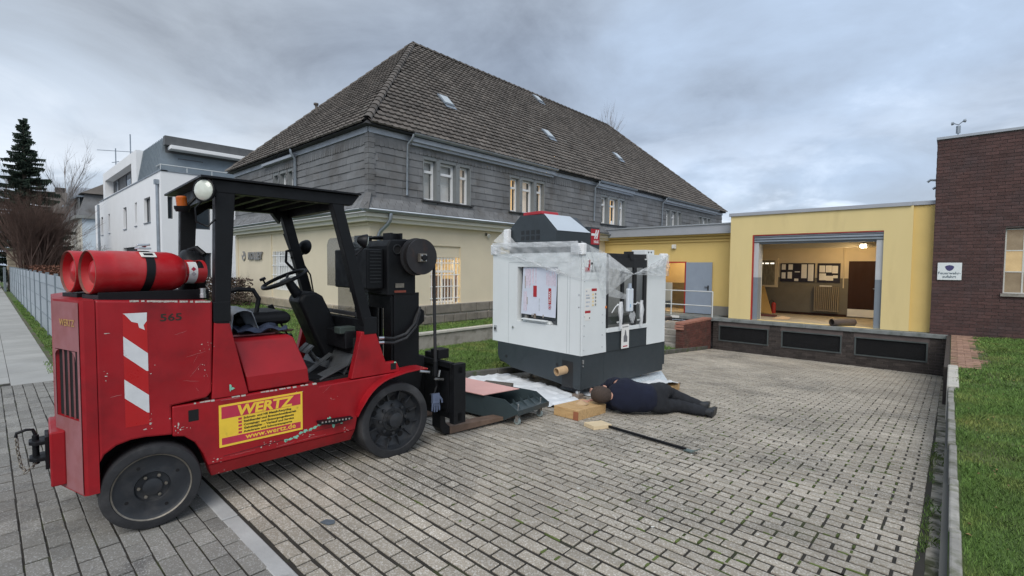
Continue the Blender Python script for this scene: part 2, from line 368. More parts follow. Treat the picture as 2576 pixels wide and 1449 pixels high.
# soil border and lawns
def zl(x, y):                                   # lower lawn beside the ramp
    t = min(max((-6.1-x)/2.6, 0), 1); s = min(max((y-3.5)/2.5, 0), 1); zw = min(-.36*s*s*(3-2*s), yz(y)+.22 if y > 9 else 1); return (yz(y)+.07)*(1-t)+zw*t+.012*math.sin(x*3+y*2.1)
def zu(x, y):                                   # upper lawn round the house
    t = min(max((-10.5-x)/4.5, 0), 1); s = min(max((y-1.0)/4.0, 0), 1); return .02+.24*t*s + .02*math.sin(x*1.3)*math.cos(y*1.1)*min(1, max(0, (y-1.3)))
def yfar(x): return 1 if x > -9.35 else 0
struct(grid_sheet('lower_lawn', -9.35, -6.05, 1.08, 16.4, zl, MT['turf'], 24, 90))
struct(grid_sheet('upper_lawn', -26.0, -9.45, 1.0, 6.5, zu, MT['turf'], 60, 30))
struct(grid_sheet('upper_lawn', -10.75, -9.45, 6.5, 16.4, lambda x, y: .02, MT['turf'], 6, 30))
struct(grid_sheet('right_lawn', 0.035, 8.0, 1.1, 16.6, lambda x, y: .0+.012*math.sin(x*4)*math.cos(y*1.7)-(.02 if x < .12 else 0), MT['turf'], 40, 80))
struct(grid_sheet('verge', -60, -9.3, .69, .98, lambda x, y: -.01+.008*math.sin(x*5), MT['turf'], 80, 3))
struct(grid_sheet('soil_strip', -60, -9.3, .69, .76, lambda x, y: -.001, MT['soil'], 80, 2))
def grass(name, regions, label):
    rng = np.random.default_rng(3); V = []; n = 0
    for x0, x1, y0, y1, dens, h, w, zf, *f in regions:
        N = int((x1-x0)*(y1-y0)*dens); X = rng.uniform(x0, x1, N); Y = rng.uniform(y0, y1, N)
        if f: k = np.array([f[0](a, b) for a, b in zip(X, Y)], bool); X, Y = X[k], Y[k]; N = len(X)
        Z = np.array([zf(a, b) for a, b in zip(X, Y)]); A = rng.uniform(0, 2*PI, N)
        H = h*rng.uniform(.5, 1.25, N)*(1+.35*np.sin(X*6.1+Y*2.2)*np.cos(Y*4.7)); W = w*rng.uniform(.7, 1.3, N); LN = rng.uniform(.25, 1.1, N)*H; B = rng.uniform(0, 2*PI, N)
        dx, dy = np.cos(A)*W, np.sin(A)*W; lx, ly = np.cos(B)*LN, np.sin(B)*LN
        P = np.stack([np.stack([X-dx, Y-dy, Z-.004], 1), np.stack([X+dx, Y+dy, Z-.004], 1),
                      np.stack([X+dx*.6+lx*.35, Y+dy*.6+ly*.35, Z+H*.6], 1), np.stack([X+lx, Y+ly, Z+H*.95], 1), np.stack([X-dx*.6+lx*.35, Y-dy*.6+ly*.35, Z+H*.6], 1)], 1)
        V.append(P.reshape(-1, 3)); n += N
    V = np.concatenate(V); me = bpy.data.meshes.new(name)
    me.vertices.add(n*5); me.vertices.foreach_set('co', V.ravel()); me.loops.add(n*5); me.loops.foreach_set('vertex_index', np.arange(n*5))
    me.polygons.add(n); me.polygons.foreach_set('loop_start', np.arange(n)*5); me.polygons.foreach_set('loop_total', np.full(n, 5)); me.update(calc_edges=True)
    me.materials.append(MT['grass_blade']); o = bpy.data.objects.new(name, me); COL.objects.link(o); tag(o, label, 'grass', kind='stuff'); return o
r0 = lambda x, y: .012*math.sin(x*4)*math.cos(y*1.7)
patch = lambda x, y: not (x < .44+.05*math.sin(y*5)+.03*math.sin(y*17) and y > 11.0)
grass('grass', [(.105, 1.3, 2.2, 5.5, 12000, .030, .0017, r0), (.085, 2.2, 5.5, 9.5, 5200, .034, .0026, r0), (.07, 3.6, 9.5, 16.55, 1700, .042, .0045, r0, patch), (1.3, 5, 1.5, 9.5, 500, .05, .004, r0)],
      'short green lawn right of the yard kerb')
grass('grass', [(-9.3, -6.06, 3.0, 9.5, 1500, .055, .005, zl), (-9.3, -6.06, 9.5, 16.3, 350, .06, .008, zl)], 'lower lawn between yard kerb and low wall')
grass('grass', [(-14, -9.47, 1.05, 6.35, 650, .06, .007, zu), (-24, -14, 1.05, 6.35, 260, .06, .010, zu), (-10.6, -9.47, 6.35, 14, 900, .055, .006, lambda x, y: .02)], 'upper lawn round the cream and slate house')
grass('grass', [(-30, -9.35, .75, .97, 1300, .04, .005, lambda x, y: -.01), (-11.1, -9.9, .60, .76, 900, .03, .005, lambda x, y: 0)], 'narrow grass verge under the grey fence')
# weeds and moss in the gutter on the right and in the joints
rs = []
grass('weeds', [(-.10, .03, 2.6, 7.5, 3800, .035, .0025, lambda x, y: yz(y)-.012, lambda x, y: math.sin(y*3.1)+math.sin(y*7.7+1)+math.sin(x*60) > .35),
                (-.13, -.09, 2.4, 9.0, 2600, .02, .0025, lambda x, y: yz(y)-.012, lambda x, y: math.sin(y*2.1)+math.sin(y*9.7+1) > .5)], 'moss and weeds in the gutter along the right kerb')
mm = MB()
for k in range(420):                            # moss pads in paving joints, thicker to the right
    cx = -.3-abs(rnd.gauss(0, 1.1)); j = int(rnd.uniform(9, 75)); cy = 1.10+j*.1
    if cx < -5: continue
    cx = round((cx+5.90)/.1)*.1-5.90
    l = rnd.uniform(.012, .034)
    if rnd.random() < .75: mm.obox((cx, cy+.05, yz(cy+.05)-.003), (.007, 0, 0), (0, l, -.0748*l), (0, 0, .004))
    else: mm.obox((cx+rnd.uniform(-.1,.1), cy, yz(cy)-.003), (l*1.6, 0, 0), (0, .006, 0), (0, 0, .003))
tag(mm.build('moss', MT['moss'], None, recalc=False), 'green moss pads in the joints of the yard paving', 'moss', kind='stuff')
# gutter strip and right kerb
kx = lambda y: .045-.0063*(y-3.5)
gut = struct(grid_sheet('gutter', -.12, .06, 1.1, 16.45, lambda x, y: yz(y)-.018, MT['soil'], 2, 60))
y = 1.1
while y < 16.2:
    l = .33
    MB().obox((kx(y)-.054+rnd.gauss(0,.003), y+l/2, yz(y+l/2)-.026+rnd.gauss(0,.002)), (.052, 0, 0), (0, l/2-.005, -.0748*(l/2) if y > 2.4 else 0), (0, 0, .02)).build('gutter_stone', MT['gutter_stone'], gut, bevel=.005); y += l
kerb = struct(MB().prism([(1.1, -.2), (16.45, -1.4), (16.45, -.09), (1.1, -.09)], 'x', 0.045, .07).build('right_kerb', MT['kerb_dark']))
y = 1.1
while y < 8.6:
    l = 1.0
    z = .018+rnd.gauss(0, .003)
    mk = MB().box(kx(y+l/2)-.004+rnd.gauss(0,.002), kx(y+l/2)+.052, y+.006, y+l-.006, -.07, z); MB().box(kx(y+l/2)+.012, .05, y, y+l, yz(y+l)-.15, -.071).build('kerb_foot', MT['kerb_dark'], kerb); mk.build('kerb_stone', MT['kerbstone'], kerb, bevel=.012); y += l
for k in range(5):
    y = 9.1+k*.40
    MB().box(-.01, .12, y, y+.36, -.5, .035+rnd.gauss(0,.008)).build('kerb_stone', MT['concrete_pale'], kerb, bevel=.02)
# left kerb of the yard
lk = struct(MB().prism([(1.1, -.02), (2.4, -.02), (16.4, -1.07), (16.4, -1.2), (2.4, -.2), (1.1, -.2)], 'x', -6.04, -5.9).build('left_kerb', MT['kerb_dark']))
y = 1.12
while y < 15.2:
    MB().obox((-5.965, y+.495, yz(y+.5)+.045), (.055, 0, 0), (0, .488, -.0748*.488 if y > 2.0 else 0), (0, 0, .065)).build('kerb_stone', MT['kerb_dark'], lk, bevel=.012); y += 1.0
# brick path by the brick building
MB().box(-.06, .012, 11.05, 16.45, -1.3, -.004).build('retaining_side', MT['brick_sooty'], kerb)
bp = struct(grid_sheet('brick_path', .015, .56, 11.05, 16.58, lambda x, y: .004, MT['soil'], 2, 2))
for j in range(51):
    for i in range(3):
        x = .02+.2*i-(.1 if j % 2 else 0); y = 11.10+j*.106
        if x > 0 and x+.19 < .46+.06*math.sin(j*.9)+.1*(j%7==0): MB().box(x+.004, x+.194, y, y+.098, -.03, .016+rnd.gauss(0,.002)).build('path_brick', MT['brick_path'], bp)

# small litter: leaf bits, pale droppings and crumbs of mortar on the paving
lt = MB(); lt2 = MB(); rl2 = random.Random(23)
for k in range(260):
    x, y = rl2.uniform(-5.6, -.2), rl2.uniform(1.2, 12); s = rl2.uniform(.004, .012)*(1+y*.12); q = lt if rl2.random() < .6 else lt2; a = rl2.uniform(0, PI)
    q.add([(x+s*math.cos(a+b)*(1 if j % 2 else .6), y+s*math.sin(a+b)*(1 if j % 2 else .6), yz(y)+.0015) for j, b in enumerate((0, 1.2, 2.4, 3.6, 4.9))], [(0,1,2,3,4)])
tag(lt.build('leaf_litter', m('litter_dark', (.06,.045,.03), .9, var=.3, scale=9, island=.4), None, recalc=False), 'dark leaf crumbs scattered over the yard paving', 'litter', kind='stuff')
tag(lt2.build('pale_droppings', m('litter_pale', (.62,.62,.58), .9, var=.1), None, recalc=False), 'pale spots scattered over the yard paving', 'litter', kind='stuff')

lf = MB()
for k in range(170):
    x, y = .12+abs(rl2.gauss(0,1.0)), rl2.uniform(2.6, 14); s = rl2.uniform(.010,.022); a = rl2.uniform(0,PI); h_ = .03
    lf.add([(x,y,h_),(x+s*math.cos(a),y+s*math.sin(a),h_+.008),(x+s*1.6*math.cos(a+.5),y+s*1.6*math.sin(a+.5),h_+.004),(x+s*math.cos(a+1.1),y+s*math.sin(a+1.1),h_+.01)], [(0,1,2,3)])
tag(lf.build('dead_leaves', m('leaf_dead', (.26,.17,.08), .9, var=.3, scale=9, island=.45), None, recalc=False), 'brown dead leaves scattered on the right lawn', 'leaves', kind='stuff')
# ================================================================ buildings
def wall(mb, P, u0, u1, z0, z1, ops, depth=.18):
    """a wall face with real openings and reveals; P maps (u, z, depth) to a point"""
    us = sorted({u0, u1, *[o[0] for o in ops], *[o[1] for o in ops]}); zs = sorted({z0, z1, *[o[2] for o in ops], *[o[3] for o in ops]})
    for a, b in zip(us, us[1:]):
        for c, d in zip(zs, zs[1:]):
            mu, mz = (a+b)/2, (c+d)/2
            if any(o[0] < mu < o[1] and o[2] < mz < o[3] for o in ops): continue
            mb.quad(P(a,c,0), P(b,c,0), P(b,d,0), P(a,d,0))
    for o in ops:
        a, b, c, d = o[:4]; e = o[4] if len(o) > 4 else depth
        mb.quad(P(a,c,0), P(b,c,0), P(b,c,e), P(a,c,e)); mb.quad(P(a,d,0), P(b,d,0), P(b,d,e), P(a,d,e))
        mb.quad(P(a,c,0), P(a,d,0), P(a,d,e), P(a,c,e)); mb.quad(P(b,c,0), P(b,d,0), P(b,d,e), P(b,c,e))
def pbox(mb, P, u0, u1, z0, z1, d0, d1):
    q = [P(u0,z0,d0),P(u1,z0,d0),P(u1,z0,d1),P(u0,z0,d1),P(u0,z1,d0),P(u1,z1,d0),P(u1,z1,d1),P(u0,z1,d1)]
    mb.add(q, [(0,3,2,1),(4,5,6,7),(0,1,5,4),(1,2,6,5),(2,3,7,6),(3,0,4,7)])
def near(objs_pos, n=300): pass
def window(parent, P, u0, u1, z0, z1, d, fw=.06, transom=None, mull=(), glass='glass_dark', frame='window_white', back=None, backd=.12, name='window'):
    mb = MB(); pbox(mb, P, u0, u1, z0, z0+fw, d, d+.06); pbox(mb, P, u0, u1, z1-fw, z1, d, d+.06)
    pbox(mb, P, u0, u0+fw, z0+fw, z1-fw, d, d+.06); pbox(mb, P, u1-fw, u1, z0+fw, z1-fw, d, d+.06)
    if transom: pbox(mb, P, u0+fw, u1-fw, transom-fw*.6, transom+fw*.6, d-.015, d+.06)
    for q in mull: pbox(mb, P, q-fw*.5, q+fw*.5, z0+fw, z1-fw, d+.005, d+.055)
    f = mb.build(name, MT[frame], parent)
    g = MB(); g.quad(P(u0+fw,z0+fw,d+.035), P(u1-fw,z0+fw,d+.035), P(u1-fw,z1-fw,d+.035), P(u0+fw,z1-fw,d+.035)); g.build('pane', MT[glass], f)
    if back:
        g = MB(); g.quad(P(u0,z0,d+backd), P(u1,z0,d+backd), P(u1,z1,d+backd), P(u0,z1,d+backd)); g.build('curtain', MT[back], f)
    return f
def downpipe(parent, pts, r=.045, mtl='zinc'):
    return MB().tube(pts, r, 10).build('downpipe', MT[mtl], parent, smooth=50)
# ---------------------------------------------------------------- slate and cream house
HX, HY = -10.7, 6.45; HW = 9.38; HE = 30.9
house = thing('slate_house', 'large cream ground floor house with slate upper storey and steep hipped tile roof', 'house', (HX, HY, 0))
def HP(u, z, d): return (-d, u, z)              # long front: u along +Y, depth into -X
def HS(u, z, d): return (-u, d, z)              # short side: u towards -X, depth into +Y
GZ = -.02
gw = [8.35-HY, 9.45-HY, .59, 2.22]
mb = MB(); wall(mb, HP, 0, HE-HY, GZ, 3.0, [(gw[0], gw[1], gw[2], gw[3], .16)]); mb.build('front_wall', MT['cream'], house, recalc=False)
sw = (16.64-10.7-1.9, 16.64-10.7, .84, 2.09)
mb = MB(); wall(mb, HS, 0, HW, GZ, 3.0, [(*sw, .14)]); mb.build('side_wall', MT['cream'], house, recalc=False)
mb = MB()                                        # pilaster strips and window panels of the side
for u in (HW-.02, 16.7-10.7+.05): pbox(mb, HS, u-.22 if u > 8 else u-.05, u, .58, 2.66, -.035, -.001)
pbox(mb, HS, .0, HW, 2.66, 2.72, -.03, -.001)
mb.build('pilaster', MT['cream'], house)
mb = MB(); pbox(mb, HP, gw[0], gw[1], 1.90, 2.22, .05, .155); mb.build('shutter_box', MT['cream'], house)
# plinth of rough stones
for P, L_, mtl, zt in ((HP, 10.2, 'plinth_stone', .58), (HS, HW, 'plinth_stone_tan', .58)):
    b = MB(); pbox(b, P, -.03, L_, GZ-.2, zt-.01, -.035, -.002); b.build('plinth', MT['mortar'], house)
    u = 0; k = 0
    for (za, zb, l0) in ((.30, .575, .62), (.04, .28, .40)):
        u = -.04 - (.1 if zb < .3 else 0)
        while u < L_-.2:
            l = l0*rnd.uniform(.75, 1.3); s = MB()
            if zb > .3 and P is HP and gw[0]-.5 < u < gw[1]: l = 1.3 if u < gw[0] else l
            pbox(s, P, u+.012, u+l-.012, za+.012, zb-.01, -.07-rnd.random()*.02, -.03); s.build('plinth_stone', MT[mtl], house, bevel=.02); u += l
# upper walls
trip = [(8.1, 9.79), (11.56, 13.3), (17.04, 18.94), (23.05, 24.86), (27.28, 29.0)]
ops = []
for a, b in trip:
    w = b-a; s = .22
    for f0, f1 in ((0, .255), (.335, .68), (.76, 1)): ops.append((a-HY+w*f0, a-HY+w*f1, 3.46, 4.55))
sops = []
for f0, f1 in ((0, .23), (.34, .66), (.77, 1)): sops.append((4.37+1.4*f0, 4.37+1.4*f1, 3.46, 4.55))
mb = MB(); wall(mb, HP, 0, HE-HY, 3.2, 5.1, [(*o, .22) for o in ops]); wall(mb, HS, 0, HW, 3.2, 5.1, [(*o, .22) for o in sops]); mb.build('upper_wall', MT['reveal_grey'], house, recalc=False)
slates = []
def slate_rows(P, U1, zones, opz, corner):
    for k in range(7):
        z0 = 3.30+k*.198; z1 = z0+.198
        u = -.01-(.22 if k % 2 else 0)+rnd.uniform(-.02,.02)
        while u < U1:
            l = rnd.uniform(.36, .52); a, b = max(u, 0), min(u+l, U1); u += l
            segs = [(a, b)]
            for o in opz:
                if z1 > o[2]-.02 and z0 < o[3]+.02:
                    ns = []
                    for s0, s1 in segs:
                        if s1 <= o[0]-.03 or s0 >= o[1]+.03: ns.append((s0, s1)); continue
                        if s0 < o[0]-.04: ns.append((s0, o[0]-.03))
                        if s1 > o[1]+.04: ns.append((o[1]+.03, s1))
                    segs = ns
            for s0, s1 in segs:
                if s1-s0 > .05: slates.append((P, s0, s1, z0, z1))
slate_rows(HP, HE-HY, None, ops, True); slate_rows(HS, HW, None, sops, True)
def slate_piece(mb, P, s0, s1, z0, z1, up=.0):
    t = .022+rnd.uniform(-.006,.006); a, b, c, d = s0+.004, s1-.004, z0-.014+rnd.uniform(-.004,.004), z1
    q = [P(a,c,-t),P(b,c,-t-.003),P(b,d,-.006),P(a,d,-.006),P(a,c,-t+.010),P(b,c,-t+.007),P(b,d,.0),P(a,d,.0)]
    mb.add(q, [(0,1,2,3),(4,7,6,5),(0,4,5,1),(1,5,6,2),(2,6,7,3),(3,7,4,0)])
slates.sort(key=lambda s: (s[1] if s[0] is HP else s[1]*.8)); rest = MB()
for i, s in enumerate(slates):
    if i < 300: q = MB(); slate_piece(q, *s); q.build('slate', MT['slate'], house, recalc=False)
    else: slate_piece(rest, *s)
tag(rest.build('slates', MT['slate'], house, recalc=False), kind='stuff')
fr = MB()                                        # frieze of upright slates and corner slates
for P, U1, oo in ((HP, HE-HY, ops), (HS, HW, sops)):
    u = .02
    while u < U1-.1:
        a = P(u, 4.66, -.028); 
        q = [P(u,4.63+.02*rnd.random(),-.034),P(u+.155,4.66,-.022),P(u+.125,4.90,-.012),P(u-.03,4.90,-.012)]
        fr.add(q, [(0,1,2,3)]); fr.add([P(u,4.64,-.034),P(u,4.64,-.0),P(u-.03,4.9,-.0),P(u-.03,4.9,-.012)], [(0,1,2,3)]); u += .135
for k in range(13):
    z = 3.26+k*.13
    for P in (HP, HS): pbox(fr, P, -.02, .13+.03*(k % 2), z, z+.12, -.036-.005*(k % 2), -.002)
tag(fr.build('frieze_slates', MT['slate'], house), kind='stuff')
# flared skirt of slates over the ground floor
def skirt(P, U1, n):
    L_ = []
    for r in range(3):
        d0, d1 = -.03-.1*r, -.03-.1*(r+1); z0, z1 = 3.30-.085*r+.03, 3.30-.085*(r+1)
        u = -.3-(.1 if r % 2 else 0)
        while u < U1:
            L_.append((u, d0, d1, z0, z1)); u += .21
    return L_
sk = MB(); cnt = 0
for P, U1 in ((HP, 12.5), (HS, HW)):
    for u, d0, d1, z0, z1 in skirt(P, U1, 0):
        lo = max(u, d1-.0); a = max(u, d1*1.0)
        if u+.2 < d1: continue
        q = [P(a+.003,z0,d0),P(u+.2,z0,d0),P(u+.17,z1-.012,d1-.03),P(max(a-.03, d1-.0),z1-.012,d1-.03)]
        up = [(x_, y_, z_+.016*rnd.random()+.012) for x_, y_, z_ in q]
        sk.add(q+up, [(0,1,2,3),(4,7,6,5),(2,6,7,3),(1,5,6,2),(0,3,7,4)])
for P, U1 in ((HP, 12.5), (HS, HW)): sk.quad(P(-.3,3.05,-.30),P(U1,3.05,-.30),P(U1,3.33,-.0),P(0,3.33,-.0))
tag(sk.build('skirt_slates', MT['slate'], house, recalc=False), kind='stuff')
for k in range(26):                              # curled hip slates over the corner of the skirt
    t = k/25.; c = Vector((.03+.31*t, -.03-.31*t, 3.43-.42*t))
    MB().obox(c, (.05*(1+.6*t), .05*(1+.6*t), 0), (-.022, .022, 0), (0, 0, .014)).build('hip_slate', MT['slate'], house)
def gutter(parent, P, u0, u1, z, d, r=.065, mtl='zinc'):
    n = 8; rings = []
    for u in (u0, u1):
        rings.append([P(u, z-r*math.sin(PI*i/n), d-r*math.cos(PI*i/n)) for i in range(n+1)] + [P(u, z-r*.86*math.sin(PI*(n-i)/n), d-r*.86*math.cos(PI*(n-i)/n)) for i in range(n+1)])
    return MB().loft(rings).build('gutter', MT[mtl], parent, smooth=40)
gutter(house, HP, -.42, 12.6, 3.0, -.385); gutter(house, HS, -.42, HW, 3.0, -.385)
mb = MB(); pbox(mb, HP, -.30, 12.5, 2.84, 2.93, -.31, -.002); pbox(mb, HP, -.2, 12.5, 2.74, 2.84, -.2, -.003); pbox(mb, HS, .003, HW, 2.84, 2.93, -.305, -.002); pbox(mb, HS, .004, HW, 2.74, 2.84, -.195, -.003)
mb.build('cornice', MT['cream_trim'], house)
downpipe(house, [HP(.36,2.95,-.385), HP(.36,2.80,-.385), HP(.33,2.68,-.30), HP(.25,2.52,-.12), HP(.22,2.42,-.07), HP(.22,.5,-.07)], .05)
# windows of the upper storey
backs = [('curtain','curtain','curtain_warm'), ('curtain_lit','curtain_warm','curtain_lit'), ('curtain_warm','curtain_lit','curtain'), ('curtain','curtain','curtain'), ('curtain','curtain','curtain')]
for gi, (a, b) in enumerate(trip):
    for wi in range(3):
        o = ops[gi*3+wi]
        window(house, HP, o[0], o[1], o[2], o[3], .13, .055, transom=o[2]+(o[3]-o[2])*.72, glass='glass_clear', back=backs[gi][wi], backd=.19)
    mb = MB()
    for o in ops[gi*3:gi*3+3]:
        pbox(mb, HP, o[0]-.03, o[0], o[2], o[3], -.03, .0); pbox(mb, HP, o[1], o[1]+.03, o[2], o[3], -.03, .0)
    for k in (0, 1): pbox(mb, HP, ops[gi*3+k][1]+.03, ops[gi*3+k+1][0]-.03, 3.46, 4.58, -.026, -.001)
    mb.build('window_surround', MT['reveal_grey'], house)
    mb = MB(); pbox(mb, HP, a-HY-.08, b-HY+.1, 3.415, 3.45, -.10, .1); mb.build('sill', MT['slate_back'], house)
for o in sops: window(house, HS, o[0], o[1], o[2], o[3], .13, .055, transom=4.2, glass='glass_dark')
# cornice gutters over the window groups
for a, b in ((7.62, 13.72), (16.55, 19.5), (22.6, 29.6)):
    mb = MB(); pbox(mb, HP, a-HY, b-HY, 4.90, 5.02, -.20, -.002); pbox(mb, HP, a-HY+.02, b-HY-.02, 4.83, 4.90, -.12, -.003); mb.build('eave_box', MT['zinc_flat'], house)
    gutter(house, HP, a-HY-.04, b-HY+.02, 5.09, -.265, .07); downpipe(house, [HP(a-HY-.03,5.06,-.27), HP(a-HY-.05,4.95,-.24), HP(a-HY-.10,4.82,-.1), HP(a-HY-.10,3.5,-.06)], .03)
mb = MB(); pbox(mb, HS, 4.0, 6.4, 4.90, 4.98, -.16, -.002); mb.build('eave_box', MT['zinc_flat'], house)
downpipe(house, [HS(4.0,5.1,-.2), HS(3.98,4.98,-.2), HS(4.0,4.85,-.08), HS(4.0,3.5,-.07)], .045)
mb = MB(); pbox(mb, HP, -.02, HE-HY, 4.92, 5.06, -.05, -.0015); pbox(mb, HS, .003, HW, 4.92, 5.06, -.05, -.0015); mb.build('eave_board', MT['zinc_flat'], house)
# ---- tiled hip roof
EZ = 5.10; OV = .22; RT = 10.02
x_r = -HW/2; y0, y1 = -OV, HE-HY+OV; run = HW/2+OV; rise = RT-EZ; ya = run-OV; yb = (HE-HY+OV)-run-1.1
sl_len = math.hypot(run, rise); NR = 30
core = MB(); core.add([(OV,y0,EZ-.03),(OV,y1,EZ-.03),(-HW-OV,y1,EZ-.03),(-HW-OV,y0,EZ-.03),(x_r,ya,RT-.03),(x_r,yb,RT-.03)], [(0,1,5,4),(1,2,5),(2,3,4,5),(3,0,4),(0,3,2,1)])
core.build('roof_deck', MT['slate_back'], house)
def tile_mesh(w, h):
    """interlocking pan tile: raised roll on one side"""
    mb = MB(); prof = [(-w/2,.0),(-w*.22,.003),(w*.10,.004),(w*.24,.019),(w*.38,.021),(w/2,.004)]
    lo = [(x_, -h*.58, z_+.052) for x_, z_ in prof]; hi = [(x_, h*.5, z_+.002) for x_, z_ in prof]; bt = [(x_, -h*.58, z_*.3+.012) for x_, z_ in prof]
    n = len(prof); mb.add(lo+hi+bt, [(i,i+1,n+i+1,n+i) for i in range(n-1)]+[(2*n+i,2*n+i+1,i+1,i) for i in range(n-1)])
    me = bpy.data.meshes.new('roof_tile'); me.from_pydata(mb.v, [], mb.f); me.materials.append(MT['roof_tile']); me.update(); return me
tw = .212; th = sl_len/NR; tm = tile_mesh(tw, th); tl = []
def face(org, ux, up, nrm, W, shape):
    for r in range(NR):
        s = (r+.5)/NR; l, rr = shape(s)
        k0 = math.ceil((l+tw*.3)/tw); k1 = math.floor((rr-tw*.3)/tw)
        for k in range(k0, k1+1):
            p = org+ux*(k*tw)+up*(s*sl_len)+nrm*.01; tl.append((p, ux, up, nrm))
up_l = Vector((-run, 0, rise)).normalized(); n_l = Vector((rise, 0, run)).normalized()
face(Vector((OV, y0, EZ)), Vector((0,1,0)), up_l, n_l, 0, lambda s: (s*(ya-y0), (y1-y0)-s*((y1-y0)-(yb-y0))))
up_s = Vector((0, ya-y0, rise)).normalized(); n_s = Vector((0, -rise, ya-y0)).normalized()
face(Vector((OV, y0, EZ)), Vector((-1,0,0)), up_s, n_s, 0, lambda s: (s*(OV-x_r), (HW+2*OV)-s*(OV-x_r)))
camp = Vector((-HX, -HY, 1.65)); tl.sort(key=lambda t: (t[0]-camp).length)
Vn, Fn = [], []; tv = [v.co.copy() for v in tm.vertices]; tf = [tuple(f.vertices) for f in tm.polygons]; n0 = 0
for i, (p, ux, up, nr) in enumerate(tl):
    R3 = Matrix((ux, up, nr)).transposed(); R3 = R3 @ Matrix.Rotation(rnd.gauss(0,.006), 3, 'Z') @ Matrix.Rotation(rnd.gauss(0,.010), 3, 'X'); p = p+nr*rnd.gauss(0,.002)
    if ux.x < 0: R3 = R3 @ Matrix.Scale(-1, 3, Vector((1,0,0))) if False else R3
    if i < 300:
        o = bpy.data.objects.new('roof_tile', tm); COL.objects.link(o); o.parent = house; o.matrix_local = Matrix.Translation(p) @ R3.to_4x4()
    else:
        Vn += [tuple(p+R3@v) for v in tv]; Fn += [tuple(a+n0 for a in f) for f in tf]; n0 += len(tv)
mb = MB(); mb.add(Vn, Fn); tag(mb.build('roof_tiles', MT['roof_tile'], house, recalc=False), kind='stuff')
def ridge_line(a, b, n):
    a, b = Vector(a), Vector(b); d = (b-a)/n
    for k in range(n):
        p = a+d*k; q = p+d*1.12
        MB().loft([[p+Vector(v) for v in ((.12,0,.0),(.07,-.07,.085),(0,0,.12),(-.07,.07,.085),(-.12,0,.0))] if False else
                   [p+(d.cross(Vector((0,0,1))).normalized()*math.cos(PI*i/6)*.125)+Vector((0,0,1))*math.sin(PI*i/6)*.115 for i in range(7)],
                   [q+(d.cross(Vector((0,0,1))).normalized()*math.cos(PI*i/6)*.10)+Vector((0,0,1))*math.sin(PI*i/6)*.085 for i in range(7)]], closed=False, caps=False).build('ridge_tile', MT['roof_tile'], house, recalc=False)
ridge_line((OV-.05, y0+.05, EZ+.05), (x_r, ya, RT), 27); ridge_line((x_r, ya, RT), (x_r, yb, RT), 42); ridge_line((-HW-OV, y0, EZ), (x_r, ya, RT), 24); ridge_line((OV, y1, EZ), (x_r, yb, RT), 22)
for X, Y in ((-12.29,10.17), (-15.0,18.1), (-12.35,15.56), (-12.43,21.19)):   # small metal roof lights
    c = Vector((X-HX, Y-HY, EZ+(OV-(X-HX))*rise/run+.04)); ux = Vector((0,1,0))
    mb = MB(); mb.obox(c+n_l*.03, ux*.21, up_l*.27, n_l*.05); f = mb.build('roof_light', MT['zinc'], house, bevel=.01)
    g = MB(); g.obox(c+n_l*.088, ux*.165, up_l*.215, n_l*.004); g.build('pane', m('roof_pane', (.48,.53,.56), .25, var=.03), f)
    g = MB(); g.obox(c-up_l*.36+n_l*.045, ux*.22, up_l*.09, n_l*.004); g.build('flashing', MT['zinc'], f)
mb = MB(); q = Vector((-5.9, 1.55, EZ+1.85)); mb.tube([q, q+Vector((0,-.05,.28))], .05, 8); mb.tube([q+Vector((0,-.05,.28)), q+Vector((0,-.05,.34))], .085, 8); mb.build('vent_pipe', MT['roof_tile'], house)
# ground-floor windows with white grilles
def grille(P, u0, u1, z0, z1, d, nv, nh):
    mb = MB(); 
    for k in range(nv+1):
        u = u0+(u1-u0)*k/nv; pbox(mb, P, u-.010, u+.010, z0, z1, d-.010, d+.010)
    for k in range(nh):
        z = z0+(z1-z0)*(k+.55)/nh; pbox(mb, P, u0-.06, u1+.06, z-.012, z+.012, d-.022, d-.008)
    return mb.build('window_grille', MT['window_white'], house)
window(house, HP, gw[0]+.0, gw[1]-.12, .60, 1.90, .10, .055, transom=1.50, mull=(gw[0]+.48,), glass='glass_clear')
grille(HP, gw[0]+.02, gw[1]-.14, .56, 1.89, -.01, 8, 4)
grille(HS, sw[0]+.05, sw[1]-.05, sw[2], sw[3], -.01, 14, 4); window(house, HS, sw[0], sw[1], sw[2], sw[3], .10, .06, transom=1.7, mull=((sw[0]+sw[1])/2,), glass='glass_clear', back='curtain', backd=.13)
# lit room behind the front window
mb = MB(); mb.box(-3.0, -.17, .9, 4.6, .3, 2.62); rm = mb.build('room_shell', MT['interior'], house); 
bm = bmesh.new(); bm.from_mesh(rm.data)
for f in list(bm.faces):
    if f.calc_center_median().x > -.18: bm.faces.remove(f)
bmesh.ops.reverse_faces(bm, faces=bm.faces); bm.to_mesh(rm.data); bm.free()
mb = MB()
for z, yy in ((2.05, 2.0), (2.05, 3.6)): mb.box(-2.2, -.6, yy, yy+.12, z, z+.05)
mb.build('room_lamp', MT['tube_light'], house)
lr = bpy.data.lights.new('room_glow', 'POINT'); lr.energy = 34; lr.shadow_soft_size = .15; lr.color = (1,.72,.30); lro = bpy.data.objects.new('room_glow', lr); COL.objects.link(lro); lro.parent = house; lro.location = (-1.4, 2.7, 2.2)
mb = MB()
for k in range(9): mb.box(-1.5, -1.1, 1.0+.38*k, 1.32+.38*k, .3, 1.12+.3*rnd.random())
mb.build('room_furniture', m('room_stuff', (.10,.05,.04), .8, var=.3, scale=3), house)
